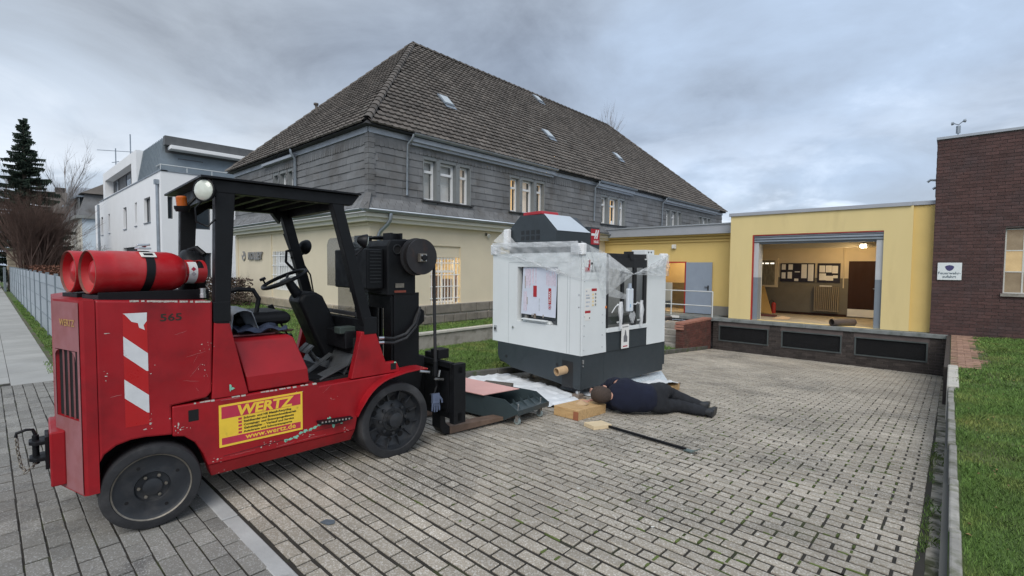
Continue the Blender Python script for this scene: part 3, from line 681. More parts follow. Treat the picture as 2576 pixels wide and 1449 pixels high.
mb = MB(); mb.box(-.14, .0, 4.05-.05, 4.05+.05, 2.60, 2.68); mb.lathe([(.03,0),(.055,.03),(.06,.08)], (.06, 4.05, 2.63), (.8,0,-.6), 12); mb.build('wall_spotlight', MT['plastic_white'], house)
sg = MB(); P = HS                                # sign on the side wall: emblem and letters
mb = MB(); mb.lathe([(.17,0),(.17,.03)], HS(8.55, 1.97, -.035), (0,1,0), 24, caps=True); emb = mb.build('sign_emblem', m('sign_grey', (.23,.23,.23), .6, var=.1), house, smooth=40)
mb = MB(); mb.box(-8.72,-8.86+.24,-.05,-.03,1.9,2.02); 
mb = MB(); mb.lathe([(.06,0),(.06,.008)], HS(8.60, 2.04, -.044), (0,1,0), 12); mb.lathe([(.055,0),(.055,.008)], HS(8.47, 1.9, -.044), (0,1,0), 12); mb.build('emblem_spot', MT['cream'], emb, smooth=40)
text('sign_letters', 'KOLLEY', .36, MT['sign_grey'], house, face_matrix(HS(8.05, 1.84, -.04), (1,0,0), (0,0,1)), bold=.012, extr=.02)
# ---------------------------------------------------------------- low retaining wall beside the house
rw = MB(); rw.prism([(4.6, -.75), (4.6, -.01), (14.6, -.01), (14.6, -1.3)], 'x', -9.46, -9.34)
rwo = rw.build('retaining_wall', MT['concrete']); tag(rwo, 'low beige concrete retaining wall with pale edge between the two lawns', 'low wall')
y = 4.6
while y < 14.5: MB().box(-9.50, -9.30, y+.004, y+1.2-.004, -.01, .045).build('coping', MT['concrete_pale'], rwo, bevel=.006); y += 1.175
# ---------------------------------------------------------------- yellow loading building
yb_ = thing('loading_building', 'flat roofed yellow rendered building with a raised loading bay', 'building', (0, 16.7, 0))
def YP(u, z, d): return (u, d, z)               # local y=0 is the portal face
mb = MB(); wall(mb, YP, -5.48, -.83, 0, 3.36, [(-4.80, -1.44, 0, 2.73, .28)])
mb.add([YP(-5.48,0,0),YP(-5.48,0,.75),YP(-5.48,3.36,.75),YP(-5.48,3.36,0)], [(0,1,2,3)]); mb.add([YP(-.83,0,0),YP(-.83,0,.1),YP(-.83,3.36,.1),YP(-.83,3.36,0)], [(0,1,2,3)])
mb.build('portal_wall', MT['yellow'], yb_, recalc=False)
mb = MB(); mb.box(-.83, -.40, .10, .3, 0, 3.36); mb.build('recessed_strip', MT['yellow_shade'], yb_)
mb = MB(); mb.box(-5.53, -.87, -.05, 4.5, 3.36, 3.46); mb.box(-.869, -.40, .05, 4.5, 3.37, 3.47); mb.build('roof_edge', MT['fascia'], yb_)
mb = MB(); wall(mb, YP, -11.6, -5.48, 0, 2.86, [(-8.22+.05, -7.24-.05, 0, 1.84)], .2)
for v in range(len(mb.v)): x_, y_, z_ = mb.v[v]; mb.v[v] = (x_, y_+.72, z_)
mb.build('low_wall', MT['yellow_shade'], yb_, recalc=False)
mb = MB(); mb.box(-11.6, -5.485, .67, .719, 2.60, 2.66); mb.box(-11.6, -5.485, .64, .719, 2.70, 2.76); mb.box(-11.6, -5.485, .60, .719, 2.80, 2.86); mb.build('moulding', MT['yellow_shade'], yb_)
mb = MB(); mb.box(-11.7, -5.485, .42, 5, 2.86, 3.17); mb.build('fascia', MT['fascia'], yb_)
mb = MB(); mb.box(-11.72, -5.485, .38, 5, 3.17, 3.21); mb.build('fascia_cap', MT['zinc_flat'], yb_)
mb = MB(); mb.box(-7.24, -5.485, .695, .718, 0, .32); mb.build('plinth', MT['plinth_grey'], yb_)
mb = MB(); mb.box(-8.22, -8.17, .68, .8, 0, 1.89); mb.box(-7.29, -7.24, .68, .8, 0, 1.89); mb.box(-8.17, -7.29, .68, .8, 1.84, 1.89); mb.build('door_frame', MT['signal_red'], yb_)
mb = MB(); mb.box(-7.22, -6.28, .63, .67, .02, 1.86); dl = mb.build('door_leaf', MT['steel_door'], yb_, bevel=.004)
mb = MB(); mb.box(-6.42, -6.38, .60, .63, .86, 1.04); mb.box(-6.52, -6.385, .575, .597, .97, .995); mb.build('handle', m('black_plastic', (.02,.02,.02), .5, var=.1), dl)
mb = MB(); mb.box(-7.80, -7.64, .66, .718, 2.36, 2.53); mb.box(-7.78, -7.66, .60, .66, 2.38, 2.51); mb.build('wall_lamp', MT['plastic_white'], yb_, bevel=.015)
# office seen through the left door
mb = MB(); mb.quad((-8.6,2.6,0),(-6.3,2.6,0),(-6.3,2.6,1.05),(-8.6,2.6,1.05)); mb.quad((-8.9,.93,0),(-8.9,2.6,0),(-8.9,2.6,1.05),(-8.9,.93,1.05)); mb.build('office_dado', MT['interior_low'], yb_)
mb = MB(); mb.quad((-9.6,2.61,1.05),(-6.3,2.61,1.05),(-6.3,2.61,2.5),(-9.6,2.61,2.5)); mb.quad((-6.3,.93,0),(-6.3,2.6,0),(-6.3,2.6,2.5),(-6.3,.93,2.5)); mb.quad((-9.6,.93,2.5),(-6.3,.93,2.5),(-6.3,2.6,2.5),(-9.6,2.6,2.5)); mb.quad((-8.91,.93,1.05),(-8.91,2.6,1.05),(-8.91,2.6,2.5),(-8.91,.93,2.5)); mb.build('office_wall', MT['interior'], yb_)
mb = MB(); mb.box(-9.6, -6.3, .75, 2.6, -.05, .0); mb.build('office_floor', MT['interior_floor'], yb_)
mb = MB(); mb.box(-8.2, -7.0, 1.6, 1.72, 2.42, 2.46); mb.build('office_lamp', MT['tube_light'], yb_)
# bay: shutter, jambs, room
mb = MB(); mb.box(-4.80, -4.76, .004, .28, 0, 2.73); mb.box(-4.755, -1.445, .01, .04, 2.70, 2.728); mb.build('bay_edge_strip', MT['signal_red'], yb_)
mb = MB()
for k in range(3): mb.prism([(.05,2.70-.075*k),(.02,2.66-.075*k),(.05,2.63-.075*k),(.09,2.63-.075*k),(.09,2.70-.075*k)], 'x', -4.755, -1.442)
mb.build('roller_shutter', MT['jamb_grey'], yb_, smooth=30)
for x0, x1 in ((-4.756, -4.62), (-1.60, -1.442)):
    MB().box(x0, x1, .06, .42, 0, 1.37).build('jamb', MT['jamb_grey'], yb_); MB().box(x0, x1, .06, .42, 1.37, 2.48).build('jamb_upper', MT['jamb_pale'], yb_)
MB().box(-4.756, -1.442, .10, .42, 2.44, 2.55).build('lintel', MT['jamb_grey'], yb_)
BW = 3.32                                        # back wall of the bay (world Y 20.02)
mb = MB(); mb.quad((-6.2,BW,1.34),(-.8,BW,1.34),(-.8,BW,2.62),(-6.2,BW,2.62)); mb.quad((-6.2,.8,0),(-6.2,BW,0),(-6.2,BW,2.62),(-6.2,.8,2.62)); mb.quad((-.8,.42,0),(-.8,BW,0),(-.8,BW,2.62),(-.8,.42,2.62)); mb.quad((-6.2,.8,2.62),(-.8,.8,2.62),(-.8,BW,2.62),(-6.2,BW,2.62)); mb.quad((-5.45,.42,2.62),(-.8,.42,2.62),(-.8,.8,2.62),(-5.45,.8,2.62))
mb.quad((-5.45,.42,0),(-4.6,.42,0),(-4.6,.42,2.62),(-5.45,.42,2.62)); mb.quad((-5.45,.42,0),(-5.45,.80,0),(-5.45,.80,2.62),(-5.45,.42,2.62)); mb.quad((-5.45,.80,0),(-6.2,.80,0),(-6.2,.80,2.62),(-5.45,.80,2.62)); mb.quad((-1.6,.42,0),(-.8,.42,0),(-.8,.42,2.62),(-1.6,.42,2.62)); mb.build('bay_wall', MT['interior'], yb_)
mb = MB(); mb.quad((-6.2,BW-.001,.0),(-.8,BW-.001,.0),(-.8,BW-.001,1.34),(-6.2,BW-.001,1.34)); mb.quad((-6.19,.8,0),(-6.19,BW,0),(-6.19,BW,1.34),(-6.19,.8,1.34)); mb.build('bay_dado', MT['interior_low'], yb_)
mb = MB(); mb.box(-5.44, -.8, .28, .8, -.06, .002); mb.box(-6.2, -.8, .801, BW, -.06, .002); mb.build('bay_floor', MT['interior_floor'], yb_)
mb = MB(); mb.box(-6.2, -.8, 1.55, 1.85, 2.34, 2.62); mb.build('ceiling_beam', MT['interior'], yb_)
mb = MB(); mb.box(-5.9, -2.67, BW-.03, BW-.003, .0, .09); mb.build('skirting', MT['wood_dark'], yb_)
mb = MB(); mb.tube([(-5.9,1.3,2.5),(-2.2,1.3,2.5)], .022, 8); mb.tube([(-2.78,BW-.05,2.6),(-2.78,BW-.05,1.0)], .02, 8); mb.build('heating_pipe', MT['interior'], yb_, smooth=50)
mb = MB(); mb.box(-2.64, -1.75, BW-.05, BW-.004, .30, 1.93); dd = mb.build('inner_door', MT['wood_dark'], yb_, bevel=.004)
MB().box(-2.64, -1.75, BW-.052, BW-.004, .04, .295).build('kick_plate', MT['plastic_white'], dd)
mb = MB(); mb.box(-1.95, -1.85, BW-.09, BW-.06, 1.0, 1.02); mb.build('handle', MT['zinc'], dd)
mb = MB(); mb.box(-5.95, -4.82, BW-.07, BW-.004, .96, 2.06); mw = mb.build('inner_window', MT['interior'], yb_, bevel=.005)
MB().box(-5.88, -4.92, BW-.075, BW-.071, 1.04, 1.97).build('pane', m('inner_pane', (.20,.19,.15), .3, var=.4, scale=9, stretch=(3,1,.4)), mw)
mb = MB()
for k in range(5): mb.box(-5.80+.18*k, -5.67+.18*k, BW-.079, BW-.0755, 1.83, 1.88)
mb.build('painted_reflection', m('reflection_glow', (1,1,1), .5, var=0, emis=(1,.95,.8), estr=.9), mw)  # glowing bars imitate a reflection in the pane
for k, (a, b, cols) in enumerate(((-4.74,-3.64, 'wide'), (-3.56,-2.88, 'narrow'))):
    nb = MB().box(a, b, -.035, 0, 1.18, 1.86).build('notice_board', MT['board_blue']); nb.location = (0, 20.02, 0)
    tag(nb, 'wide dark notice board with eight sheets, left one in the bay' if k == 0 else 'narrower dark notice board with white sheets above the radiator', 'notice board', 'notice boards on the bay wall')
    sheets = [(.02,.42,.13,.20),(.24,.42,.14,.20),(.02,.10,.13,.22),(.22,.10,.14,.24),(.66,.12,.17,.50),(.87,.02,.17,.60),(.44,.01,.13,.09),(.45,.33,.16,.035)] if k == 0 else [(.04,.34,.17,.24),(.23,.34,.18,.24),(.42,.31,.17,.26),(.04,.06,.20,.24),(.24,.05,.22,.17),(.45,.14,.14,.10)]
    for sx_, sz_, w_, h_ in sheets:
        a0 = a+sx_+.02; s = MB(); s.box(a0, a0+w_, -.040, -.036, 1.20+sz_, 1.20+sz_+h_); so = s.build('sheet', MT['paper'], nb); 
        l = MB()
        for q in range(int(h_/.035)): l.box(a0+.02, a0+w_-.03-rnd.random()*.04, -.0415, -.0402, 1.20+sz_+.02+q*.033, 1.20+sz_+.028+q*.033)
        if l.v: l.build('print', MT['paper_print'], so)
rad = thing('radiator', 'ribbed beige radiator under the notice board in the bay', 'radiator', (-3.62, 19.86, 0))
for k in range(13): MB().box(.058*k, .058*k+.030, 0, .12, .16, 1.04).build('rib', MT['radiator'], rad, bevel=.012)
MB().box(0, .74, .03, .09, .18, .22).build('rail', MT['radiator'], rad); MB().box(.16, .52, .0, .1, 1.045, 1.075).build('tray', MT['paper'], rad)
def extinguisher(name, loc, label):
    t = thing(name, label, 'extinguisher', loc)
    MB().lathe([(.0,0),(.07,.0),(.075,.02),(.075,.33),(.06,.38),(.03,.41),(.0,.41)], (0,0,0), (0,0,1), 20).build('cylinder', MT['signal_red'], t, smooth=40)
    MB().tube([(0,0,.40),(0,0,.46)], .02, 8).tube([(0,0,.45),(-.07,-.01,.50),(-.14,0,.42),(-.15,.0,.2),(-.13,0,.05)], .011, 6).build('hose', MT['black_plastic'], t, smooth=50)
extinguisher('fire_extinguisher', (-4.88, 19.75, 0), 'red fire extinguisher on the floor left in the loading bay')
pn = MB().obox((-5.35, 19.3, .62), (.02,.3,.0), (.0,0,.62), (.012,0,0)).build('leaning_board', m('plywood', (.50,.30,.09), .7, var=.1), None); tag(pn, 'orange brown board leaning inside left of the bay', 'board')
pn = MB().obox((-5.20, 19.1, .55), (.30,.0,-.02), (.14,0,-.50), (0,.012,0)).build('leaning_board', MT['plywood'], None); tag(pn, 'slanting plywood board at the left jamb of the bay', 'board')
MB().box(-5.05,-4.72,18.6,18.9,.0,.05)
o = MB().box(-5.0,-4.45,18.2,18.5,.003,.06).build('flat_box', m('maroon', (.10,.03,.025), .8, var=.1), None, bevel=.01); tag(o, 'flat dark red mat on the bay floor near the left jamb', 'mat')
o = MB().add([(-4.35,17.4,.01),(-3.9,17.5,.012),(-3.85,17.75,.06),(-4.1,17.8,.09),(-4.3,17.62,.04)], [(0,1,2,3,4)]).build('cardboard_scrap', m('cardboard', (.52,.36,.21), .85, var=.1, scale=8), None); tag(o, 'torn cardboard scrap on the dock floor inside the bay', 'cardboard')
# rolled dark tube on the dock
tb = MB(); d = Vector((.52,.62,0)).normalized(); p0 = Vector((-2.56, 16.62, .105))
tb.loft([[p0+d*t+Vector((-d.y*math.cos(a)*r, d.x*math.cos(a)*r, math.sin(a)*r)) for a in [2*PI*k/20 for k in range(20)]] for t, r in ((.0,.088),(.0,.105),(.72,.105),(.72,.088),(.02,.086))], caps=False)
o = tb.build('rolled_mat', m('roll_brown', (.085,.065,.055), .5, var=.2), None, smooth=40); tag(o, 'dark brown rolled tube lying on the loading dock edge', 'tube')
# bay floodlight
fl = thing('floodlight', 'lit floodlight hanging at the right of the loading bay', 'lamp', (-2.02, 17.9, 2.36))
MB().box(-.09,.09,-.03,.05,-.06,.06).build('housing', MT['black_plastic'], fl, bevel=.01); MB().quad((-.075,-.032,-.05),(.075,-.032,-.05),(.075,-.032,.05),(-.075,-.032,.05)).build('lens', m('flood', (1,1,1), .5, var=0, emis=(1,.88,.62), estr=14), fl)
MB().tube([(0,.03,.05),(0,.03,.24)], .012, 6).build('bracket', MT['black_plastic'], fl)
la = bpy.data.lights.new('floodlight_beam', 'AREA'); la.energy = 24; la.size = .2; la.color = (1,.76,.42); lo = bpy.data.objects.new('floodlight_beam', la); COL.objects.link(lo); lo.parent = fl; lo.location = (0,-.05,-.02)
lo.rotation_euler = Vector((.25,-.3,1)).to_track_quat('Z','Y').to_euler()
la2 = bpy.data.lights.new('bay_lamp_glow', 'POINT'); la2.energy = 20; la2.shadow_soft_size = .12; la2.color = (1,.72,.38); l2 = bpy.data.objects.new('bay_lamp_glow', la2); COL.objects.link(l2); l2.parent = fl; l2.location = (-.5,.9,-.05)
la3 = bpy.data.lights.new('office_glow', 'POINT'); la3.energy = 22; la3.shadow_soft_size = .1; la3.color = (1,.66,.28); l3 = bpy.data.objects.new('office_glow', la3); COL.objects.link(l3); l3.parent = yb_; l3.location = (-7.6,1.6,2.2)
# ---------------------------------------------------------------- dock front
dock = thing('loading_dock', 'raised loading dock with sooty brick piers and black grille openings', 'loading dock', (0, 16.45, 0))
for x0, x1 in ((-5.9,-3.2), (-3.195,-.03)):
    MB().box(x0, x1, 0, .52, -.11, -.004).build('dock_slab', MT['slab_dock'], dock, bevel=.012)
MB().box(-11.5, -5.905, -.02, 1.2, -.12, -.006).build('walkway_slab', MT['slab_dock'], dock, bevel=.01)
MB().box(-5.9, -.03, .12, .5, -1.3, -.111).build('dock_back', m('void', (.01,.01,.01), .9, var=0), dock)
def bricks(parent, P, u0, u1, z0, z1, mtl, d=-.0, bl=.24, bh=.075, nmax=300, holes=(), backing='mortar_dark', thick=.012, sortk=None, slopebot=None, name='brick', ztop=None):
    B = []; r = 0; z = z1-bh
    while z > z0-bh*.5:
        u = u0-(bl/2 if r % 2 else 0)
        while u < u1-.01:
            a, b = max(u, u0), min(u+bl, u1); u += bl; segs = [(a, b)]
            for h in holes:
                if z+bh > h[2]+.005 and z < h[3]-.005:
                    ns = []
                    for s0, s1 in segs:
                        if s1 <= h[0] or s0 >= h[1]: ns.append((s0, s1)); continue
                        if s0 < h[0]: ns.append((s0, h[0]))
                        if s1 > h[1]: ns.append((h[1], s1))
                    segs = ns
            for a, b in segs:
                if b-a > .03 and (slopebot is None or z+bh > slopebot((a+b)/2)) and (ztop is None or z+bh*.6 < ztop((a+b)/2)): B.append((a, b, z))
        z -= bh; r += 1
    if sortk: B.sort(key=sortk)
    rest = MB()
    for i, (a, b, z) in enumerate(B):
        j = rnd.uniform(-.0025, .0025); q = rest if i >= nmax else MB()
        pbox(q, P, a+.005, b-.005, z+.006, z+bh-.006, d-thick+j, d)
        if i < nmax: q.build(name, MT[mtl], parent, recalc=False)
    if rest.v: tag(rest.build(name+'s', MT[mtl], parent, recalc=False), kind='stuff')
def DP(u, z, d): return (u, d, z)
panels = [(-5.70,-4.19,-.76,-.24), (-3.83,-2.28,-.76,-.24), (-1.98,-.41,-.76,-.24)]
mb = MB(); wall(mb, DP, -5.9, -.03, -1.25, -.111, panels, .1)
for v in range(len(mb.v)): x_, y_, z_ = mb.v[v]; mb.v[v] = (x_, y_+.06, z_)
mb.build('mortar_bed', MT['mortar_dark'], dock, recalc=False)
bricks(dock, lambda u, z, d: (u, d+.06, z), -5.9, -.03, -1.2, -.112, 'brick_sooty', nmax=220, holes=[(p[0]-.02, p[1]+.02, p[2]-.02, -.10) for p in panels], sortk=lambda t: -t[0])
for a, b, c, d in panels:
    fm = MB(); pbox(fm, DP, a, b, c, c+.03, .02, .10); pbox(fm, DP, a, b, d-.03, d, .02, .10); pbox(fm, DP, a, a+.035, c+.03, d-.03, .02, .10); pbox(fm, DP, b-.035, b, c+.03, d-.03, .02, .10)
    g = fm.build('grille_frame', m('frame_grey', (.085,.10,.10), .6, .3, var=.2), dock)
    mm_ = MB(); n = int((b-a)/.022)
    for k in range(n): pbox(mm_, DP, a+.04+k*.022, a+.046+k*.022, c+.03, d-.03, .06, .066)
    for k in range(int((d-c)/.022)): pbox(mm_, DP, a+.035, b-.035, c+.035+k*.022, c+.040+k*.022, .067, .072)
    tag(mm_.build('mesh_wires', m('mesh_black', (.03,.03,.033), .6, .4, var=.1), g, recalc=False), kind='stuff')
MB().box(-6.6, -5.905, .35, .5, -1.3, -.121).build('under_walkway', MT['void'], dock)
bricks(dock, lambda u, z, d: (u, d+.34, z), -11.4, -5.92, -1.0, -.13, 'brick_sooty', nmax=0, name='rear_brick')
# red brick wing wall and steps
ww = thing('wing_wall', 'low red brick wall beside the dock steps with brick coping', 'brick wall', (-5.95, 14.2, 0))
mb = MB(); mb.box(-.24, -.006, .006, 2.24, -1.15, -.075); mb.build('wall_core', MT['mortar_dark'], ww)
WP = lambda u, z, d: (-d, u, z)
bricks(ww, WP, 0, 2.24, -1.1, -.07, 'brick_red', d=.006, nmax=200, slopebot=lambda u: -.88-.075*u-.05)
bricks(ww, lambda u, z, d: (u, d, z), -.24, 0, -.95, -.07, 'brick_red', d=.006, nmax=60)
for k in range(28):
    MB().box(-.26, .02, .0+k*.08, .072+k*.08, -.068, -.002).build('coping_brick', MT['coping_red'], ww, bevel=.004)
for k in (0, 1): MB().box(-.25, .012, -.07, -.004, -.068-.075*(k+1), -.01-.075*(k+1)).build('coping_brick', MT['coping_red'], ww, bevel=.004)
st = thing('dock_steps', 'worn concrete steps up to the dock walkway', 'steps', (-6.9, 14.0, 0))
for k in range(5):
    MB().box(-.35, .69, k*.30, 1.9, -1.05+(k)*.18, -.875+k*.18).build('step', MT['concrete'], st, bevel=.015)
lw = thing('stair_wall', 'dark brick wall at the left of the dock steps', 'brick wall', (-7.3, 13.6, 0)); bricks(lw, WP, 0, 2.8, -1.05, -.07, 'brick_sooty', d=.0, nmax=60); MB().box(-.24, -.004, .004, 2.8, -1.1, -.06).build('wall_core', MT['mortar_dark'], lw)
# railing
ra = thing('handrail', 'pale tubular handrail in front of the open blue grey door', 'railing', (0, 16.50, 0))
for x0 in (-5.94, -7.38, -9.0): MB().tube([(x0,0,0),(x0,0,.86)], .022, 10).build('post', MT['handrail'], ra, smooth=50)
for z in (.86, .37): MB().tube([(-9.0,0,z),(-5.94,0,z)], .020, 10).build('rail', MT['handrail'], ra, smooth=50)
o = MB().box(-7.35,-7.05,16.40,16.428,-.10,-.02).build('warning_plate', MT['paper'], None); tag(o, 'small white plate on the edge of the dock walkway', 'plate')
# ---------------------------------------------------------------- dark brick building on the right
bb = thing('brick_building', 'dark red brick building with steel window at the right edge', 'building', (0, 16.6, 0))
BP = lambda u, z, d: (u, d, z)
wn = (.90, 2.6, 1.10, 2.68)
mb = MB(); wall(mb, BP, -.40, 6.0, -.02, 4.98, [(*wn, .20)]); mb.quad(BP(-.40,-.02,0),BP(-.40,-.02,6),BP(-.40,4.98,6),BP(-.40,4.98,0)); mb.build('mortar_bed', MT['mortar_dark'], bb, recalc=False)
bricks(bb, BP, -.40, 6.0, 0, 4.95, 'brick_dark', bl=.25, bh=.083, nmax=300, holes=[wn], sortk=lambda t: max(t[0], 0)*3+abs(t[2]-1.6))
bricks(bb, lambda u, z, d: (-.40+d, u, z), .0, 5.0, 3.5, 4.95, 'brick_dark', bl=.25, bh=.083, nmax=0, name='side_brick')
MB().box(-.43, 6.1, -.05, 6, 4.98, 5.04).build('parapet_cap', MT['zinc_flat'], bb)
MB().box(.86, 2.7, -.07, .19, 1.03, 1.095).build('sill', MT['concrete'], bb)
fm = MB()
for k in range(6): pbox(fm, BP, .90+k*.31, .93+k*.31, 1.10, 2.68, .10, .13)
for k in range(4): pbox(fm, BP, .905, 2.6, 1.10+k*.51, 1.125+k*.51, .098, .132)
wf = fm.build('steel_window', m('win_grey', (.62,.62,.58), .5, var=.05), bb)
for k in range(5):
    for j in range(3):
        p_ = MB(); p_.quad(BP(.93+k*.31,1.125+j*.51,.115),BP(1.21+k*.31,1.125+j*.51,.115),BP(1.21+k*.31,1.61+j*.51,.115),BP(.93+k*.31,1.61+j*.51,.115))
        p_.build('pane', m('pane_lit', (.35,.27,.14), .35, var=.3, scale=3, emis=(1,.68,.34), estr=.20) if j == 1 else m('pane_dim', (.20,.17,.12), .35, var=.35, scale=3, emis=(1,.62,.3), estr=.06 if j == 2 else .06), wf)
MB().box(.9,2.6,.19,.2,1.1,2.7).build('room_dark', MT['interior_low'], bb)
sgn = MB().box(-.30, .16, -.03, -.012, 1.40, 1.84).build('fire_sign', m('sign_white', (.74,.79,.80), .4, var=.02), None, bevel=.006); sgn.location = (0, 16.58, 0); tag(sgn, 'white fire brigade access sign with dark blue crest on brick wall', 'sign')
MB().add([(-.16+.0,-.0315,1.735),(-.13,-.0315,1.765),(-.07,-.0315,1.78),(-.01,-.0315,1.765),(.02,-.0315,1.735),(.0,-.0315,1.68),(-.03,-.0315,1.645),(-.07,-.0315,1.63),(-.11,-.0315,1.645),(-.14,-.0315,1.68)], [tuple(range(10))]).build('crest', m('crest_blue', (.06,.055,.16), .5, var=.2, scale=30), sgn)
mt_ = m('sign_ink', (.08,.12,.15), .6, var=0)
text('lettering', 'Feuerwehr-', .092, mt_, sgn, face_matrix((-.07,-.0315,1.545), (1,0,0), (0,0,1)), bold=.0018, align='CENTER'); text('lettering', 'zufahrt', .092, mt_, sgn, face_matrix((-.07,-.0315,1.455), (1,0,0), (0,0,1)), bold=.0018, align='CENTER')
an = thing('anemometer', 'small cup anemometer on the brick building roof edge', 'anemometer', (-.03, 16.65, 5.04))
MB().tube([(0,0,0),(0,0,.10)], .012, 8).build('pole', MT['zinc'], an); MB().tube([(0,0,.06),(0,0,.24)], .045, 10).build('body', MT['zinc'], an); MB().tube([(-.11,0,.33),(0,0,.27),(.10,0,.36)], .012, 6).build('arm', MT['zinc'], an)
for s in (-1, 1): MB().lathe([(.0,-.03),(.035,-.02),(.045,.02),(.02,.03)], (s*.11,0,.335+.015*s), (s,.3,0), 12).build('cup', MT['zinc'], an, smooth=50)
ca_ = MB(); ca_.tube([(-.40,0,3.98),(-.52,0,4.0),(-.58,0,3.95)], .03, 8); ca_.tube([(-.41,0,3.80),(-.47,0,3.76)], .03, 8); o = ca_.build('roof_bracket', MT['zinc'], None, smooth=40); o.location = (0, 16.75, 0); tag(o, 'small bent metal pipe on the side of the brick building', 'pipe')
# ---------------------------------------------------------------- white apartment building
wb = thing('white_building', 'white rendered apartment house with dark set-back top floor', 'building', (-31.1, 6.4, 0))
WF = lambda u, z, d: (-u, d, z); WR = lambda u, z, d: (-d, u, z)
wl = [(4.1-1.6, 4.1+.0, 4.03, 5.46), (6.05, 6.65, 4.0, 5.43), (9.25, 10.35, 3.96, 5.4), (15.5, 16.2, 3.96, 5.37), (18.6, 19.6, 3.92, 5.34)]
gl_ = [(6.2, 10.7, .2, 2.72)]
mb = MB(); wall(mb, WF, 0, 20.06, 0, 6.58, wl+gl_, .22); mb.build('street_wall', MT['render_white'], wb, recalc=False)
mb = MB(); wall(mb, WF, 20.06, 23.5, 0, 6.6, [(21.0, 22.2, 3.91, 5.35)], .2)
for v in range(len(mb.v)): x_, y_, z_ = mb.v[v]; mb.v[v] = (x_, y_+.12, z_)
mb.build('recessed_wall', MT['render_white'], wb, recalc=False)
rl = [(.28, .52, 4.08, 5.27), (1.42, 2.3, 3.6, 5.15), (1.75, 2.3, .9, 2.30), (1.15, 1.35, 2.9, 3.15)]
mb = MB(); wall(mb, WR, 0, 12, 0, 6.58, rl, .25); mb.build('side_wall', MT['render_white'], wb, recalc=False)
for w_ in wl: window(wb, WF, *w_, .14, .05, glass='glass_dark', frame='window_grey'); pbox_ = MB(); pbox(pbox_, WF, w_[0]-.03, w_[1]+.03, w_[2]-.05, w_[2]-.003, -.05, .14); pbox_.build('sill', MT['zinc'], wb)
window(wb, lambda u, z, d: WF(u, z, d+.12), 21.0, 22.2, 3.91, 5.35, .14, .05, glass='glass_dark', frame='window_grey')
for w_ in rl[:3]: window(wb, WR, *w_, .14, .05, glass='glass_dark', frame='window_grey')
pv = MB(); pbox(pv, WR, 1.16, 1.34, 2.91, 3.14, .05, .08); pv.build('vent', MT['clad_dark'], wb)
mb = MB(); pbox(mb, WR, .9, 2.35, 3.42, 5.27, -.02, -.003); mb.build('side_panel', MT['zinc_sheet'], wb) if False else None
mb = MB(); pbox(mb, WF, 6.2, 10.7, .2, 2.72, .2, .25); mb.build('garage_door', MT['clad_dark'], wb)
mb = MB(); pbox(mb, WF, -.04, 20.1, 6.58, 6.64, -.04, .3); pbox(mb, WR, .0, 12, 6.581, 6.641, -.04, .3); mb.build('parapet_cap', MT['zinc'], wb)
downpipe(wb, [WF(.45,6.0,-.08), WF(.45,0,-.08)], .07); MB().box(-.60,-.30,-.20,-.002,5.9,6.15).build('hopper', MT['zinc'], wb); downpipe(wb, [WF(20.15,6.4,-.08), WF(20.15,0,-.08)], .08)
# set-back storey: white frame part, slanted zinc corner, dark flank with canopy
mb = MB(); wall(mb, WF, 5.9, 18.1, 6.6, 8.6, [(7.4, 17.2, 6.7, 7.98)], .5); mb.quad(WF(5.9,6.6,0),WF(5.9,8.6,0),WF(5.9,8.6,3),WF(5.9,6.6,3)); mb.quad(WF(5.9,8.6,0),WF(18.1,8.6,0),WF(18.1,8.6,6),WF(5.9,8.6,6)); mb.build('top_floor_frame', MT['render_white'], wb, recalc=False)
mb = MB(); pbox(mb, WF, 5.9, 18.1, 6.6, 8.6, .55, .6); mb.build('top_floor_wall', MT['clad_dark'], wb)
for a, b in ((10.6, 12.4), (15.2, 16.4)): window(wb, WF, a, b, 6.75, 7.95, .5, .06, glass='glass_sky', frame='window_grey')
mb = MB(); mb.loft([[WF(.75,8.52,.35),WF(5.88,8.56,.35),WF(5.88,8.56,5),WF(.75,8.52,5)], [WF(1.75-1.6,6.62,.0) if False else WF(.30,6.62,.02),WF(5.88,6.62,.02),WF(5.88,6.62,5),WF(.30,6.62,5)]]); mb.build('slanted_roof', MT['zinc_sheet'], wb)
for k in range(14):
    t = k/14; u = .35+5.5*t; u2 = .8+5.0*t
    MB().tube([WF(u,6.62,.0), WF(u2,8.55,.33)], .02, 4).build('standing_seam', MT['zinc_sheet'], wb)
mb = MB(); pbox(mb, WR, .35, 11.5, 6.62, 8.30, .55, .6); mb.build('flank_wall', MT['clad_dark'], wb)
mb = MB(); pbox(mb, WR, .25, 11.5, 8.02, 8.50, .1, .5); mb.build('flank_fascia', MT['clad_dark'], wb)
mb = MB(); pbox(mb, WR, .45, 11.5, 7.80, 8.0, -.15, .5); mb.build('canopy', MT['render_white'], wb, bevel=.02)
window(wb, WR, .9, 2.1, 6.66, 7.45, .48, .05, mull=(1.5,), glass='glass_sky', frame='window_grey'); window(wb, WR, 2.9, 4.0, 6.66, 7.35, .48, .05, mull=(3.45,), glass='glass_sky', frame='window_grey')
ra2 = MB(); ra2.tube([WR(.0,6.92,-.0),WR(6,6.92,0)], .03, 6); ra2.tube([WR(.0,6.92,-.0),WF(.9,6.92,0)], .03, 6)
for k in range(5): ra2.tube([WR(k*1.2,6.6,0),WR(k*1.2,6.92,0)], .02, 6)
ra2.build('terrace_rail', MT['handrail'], wb)
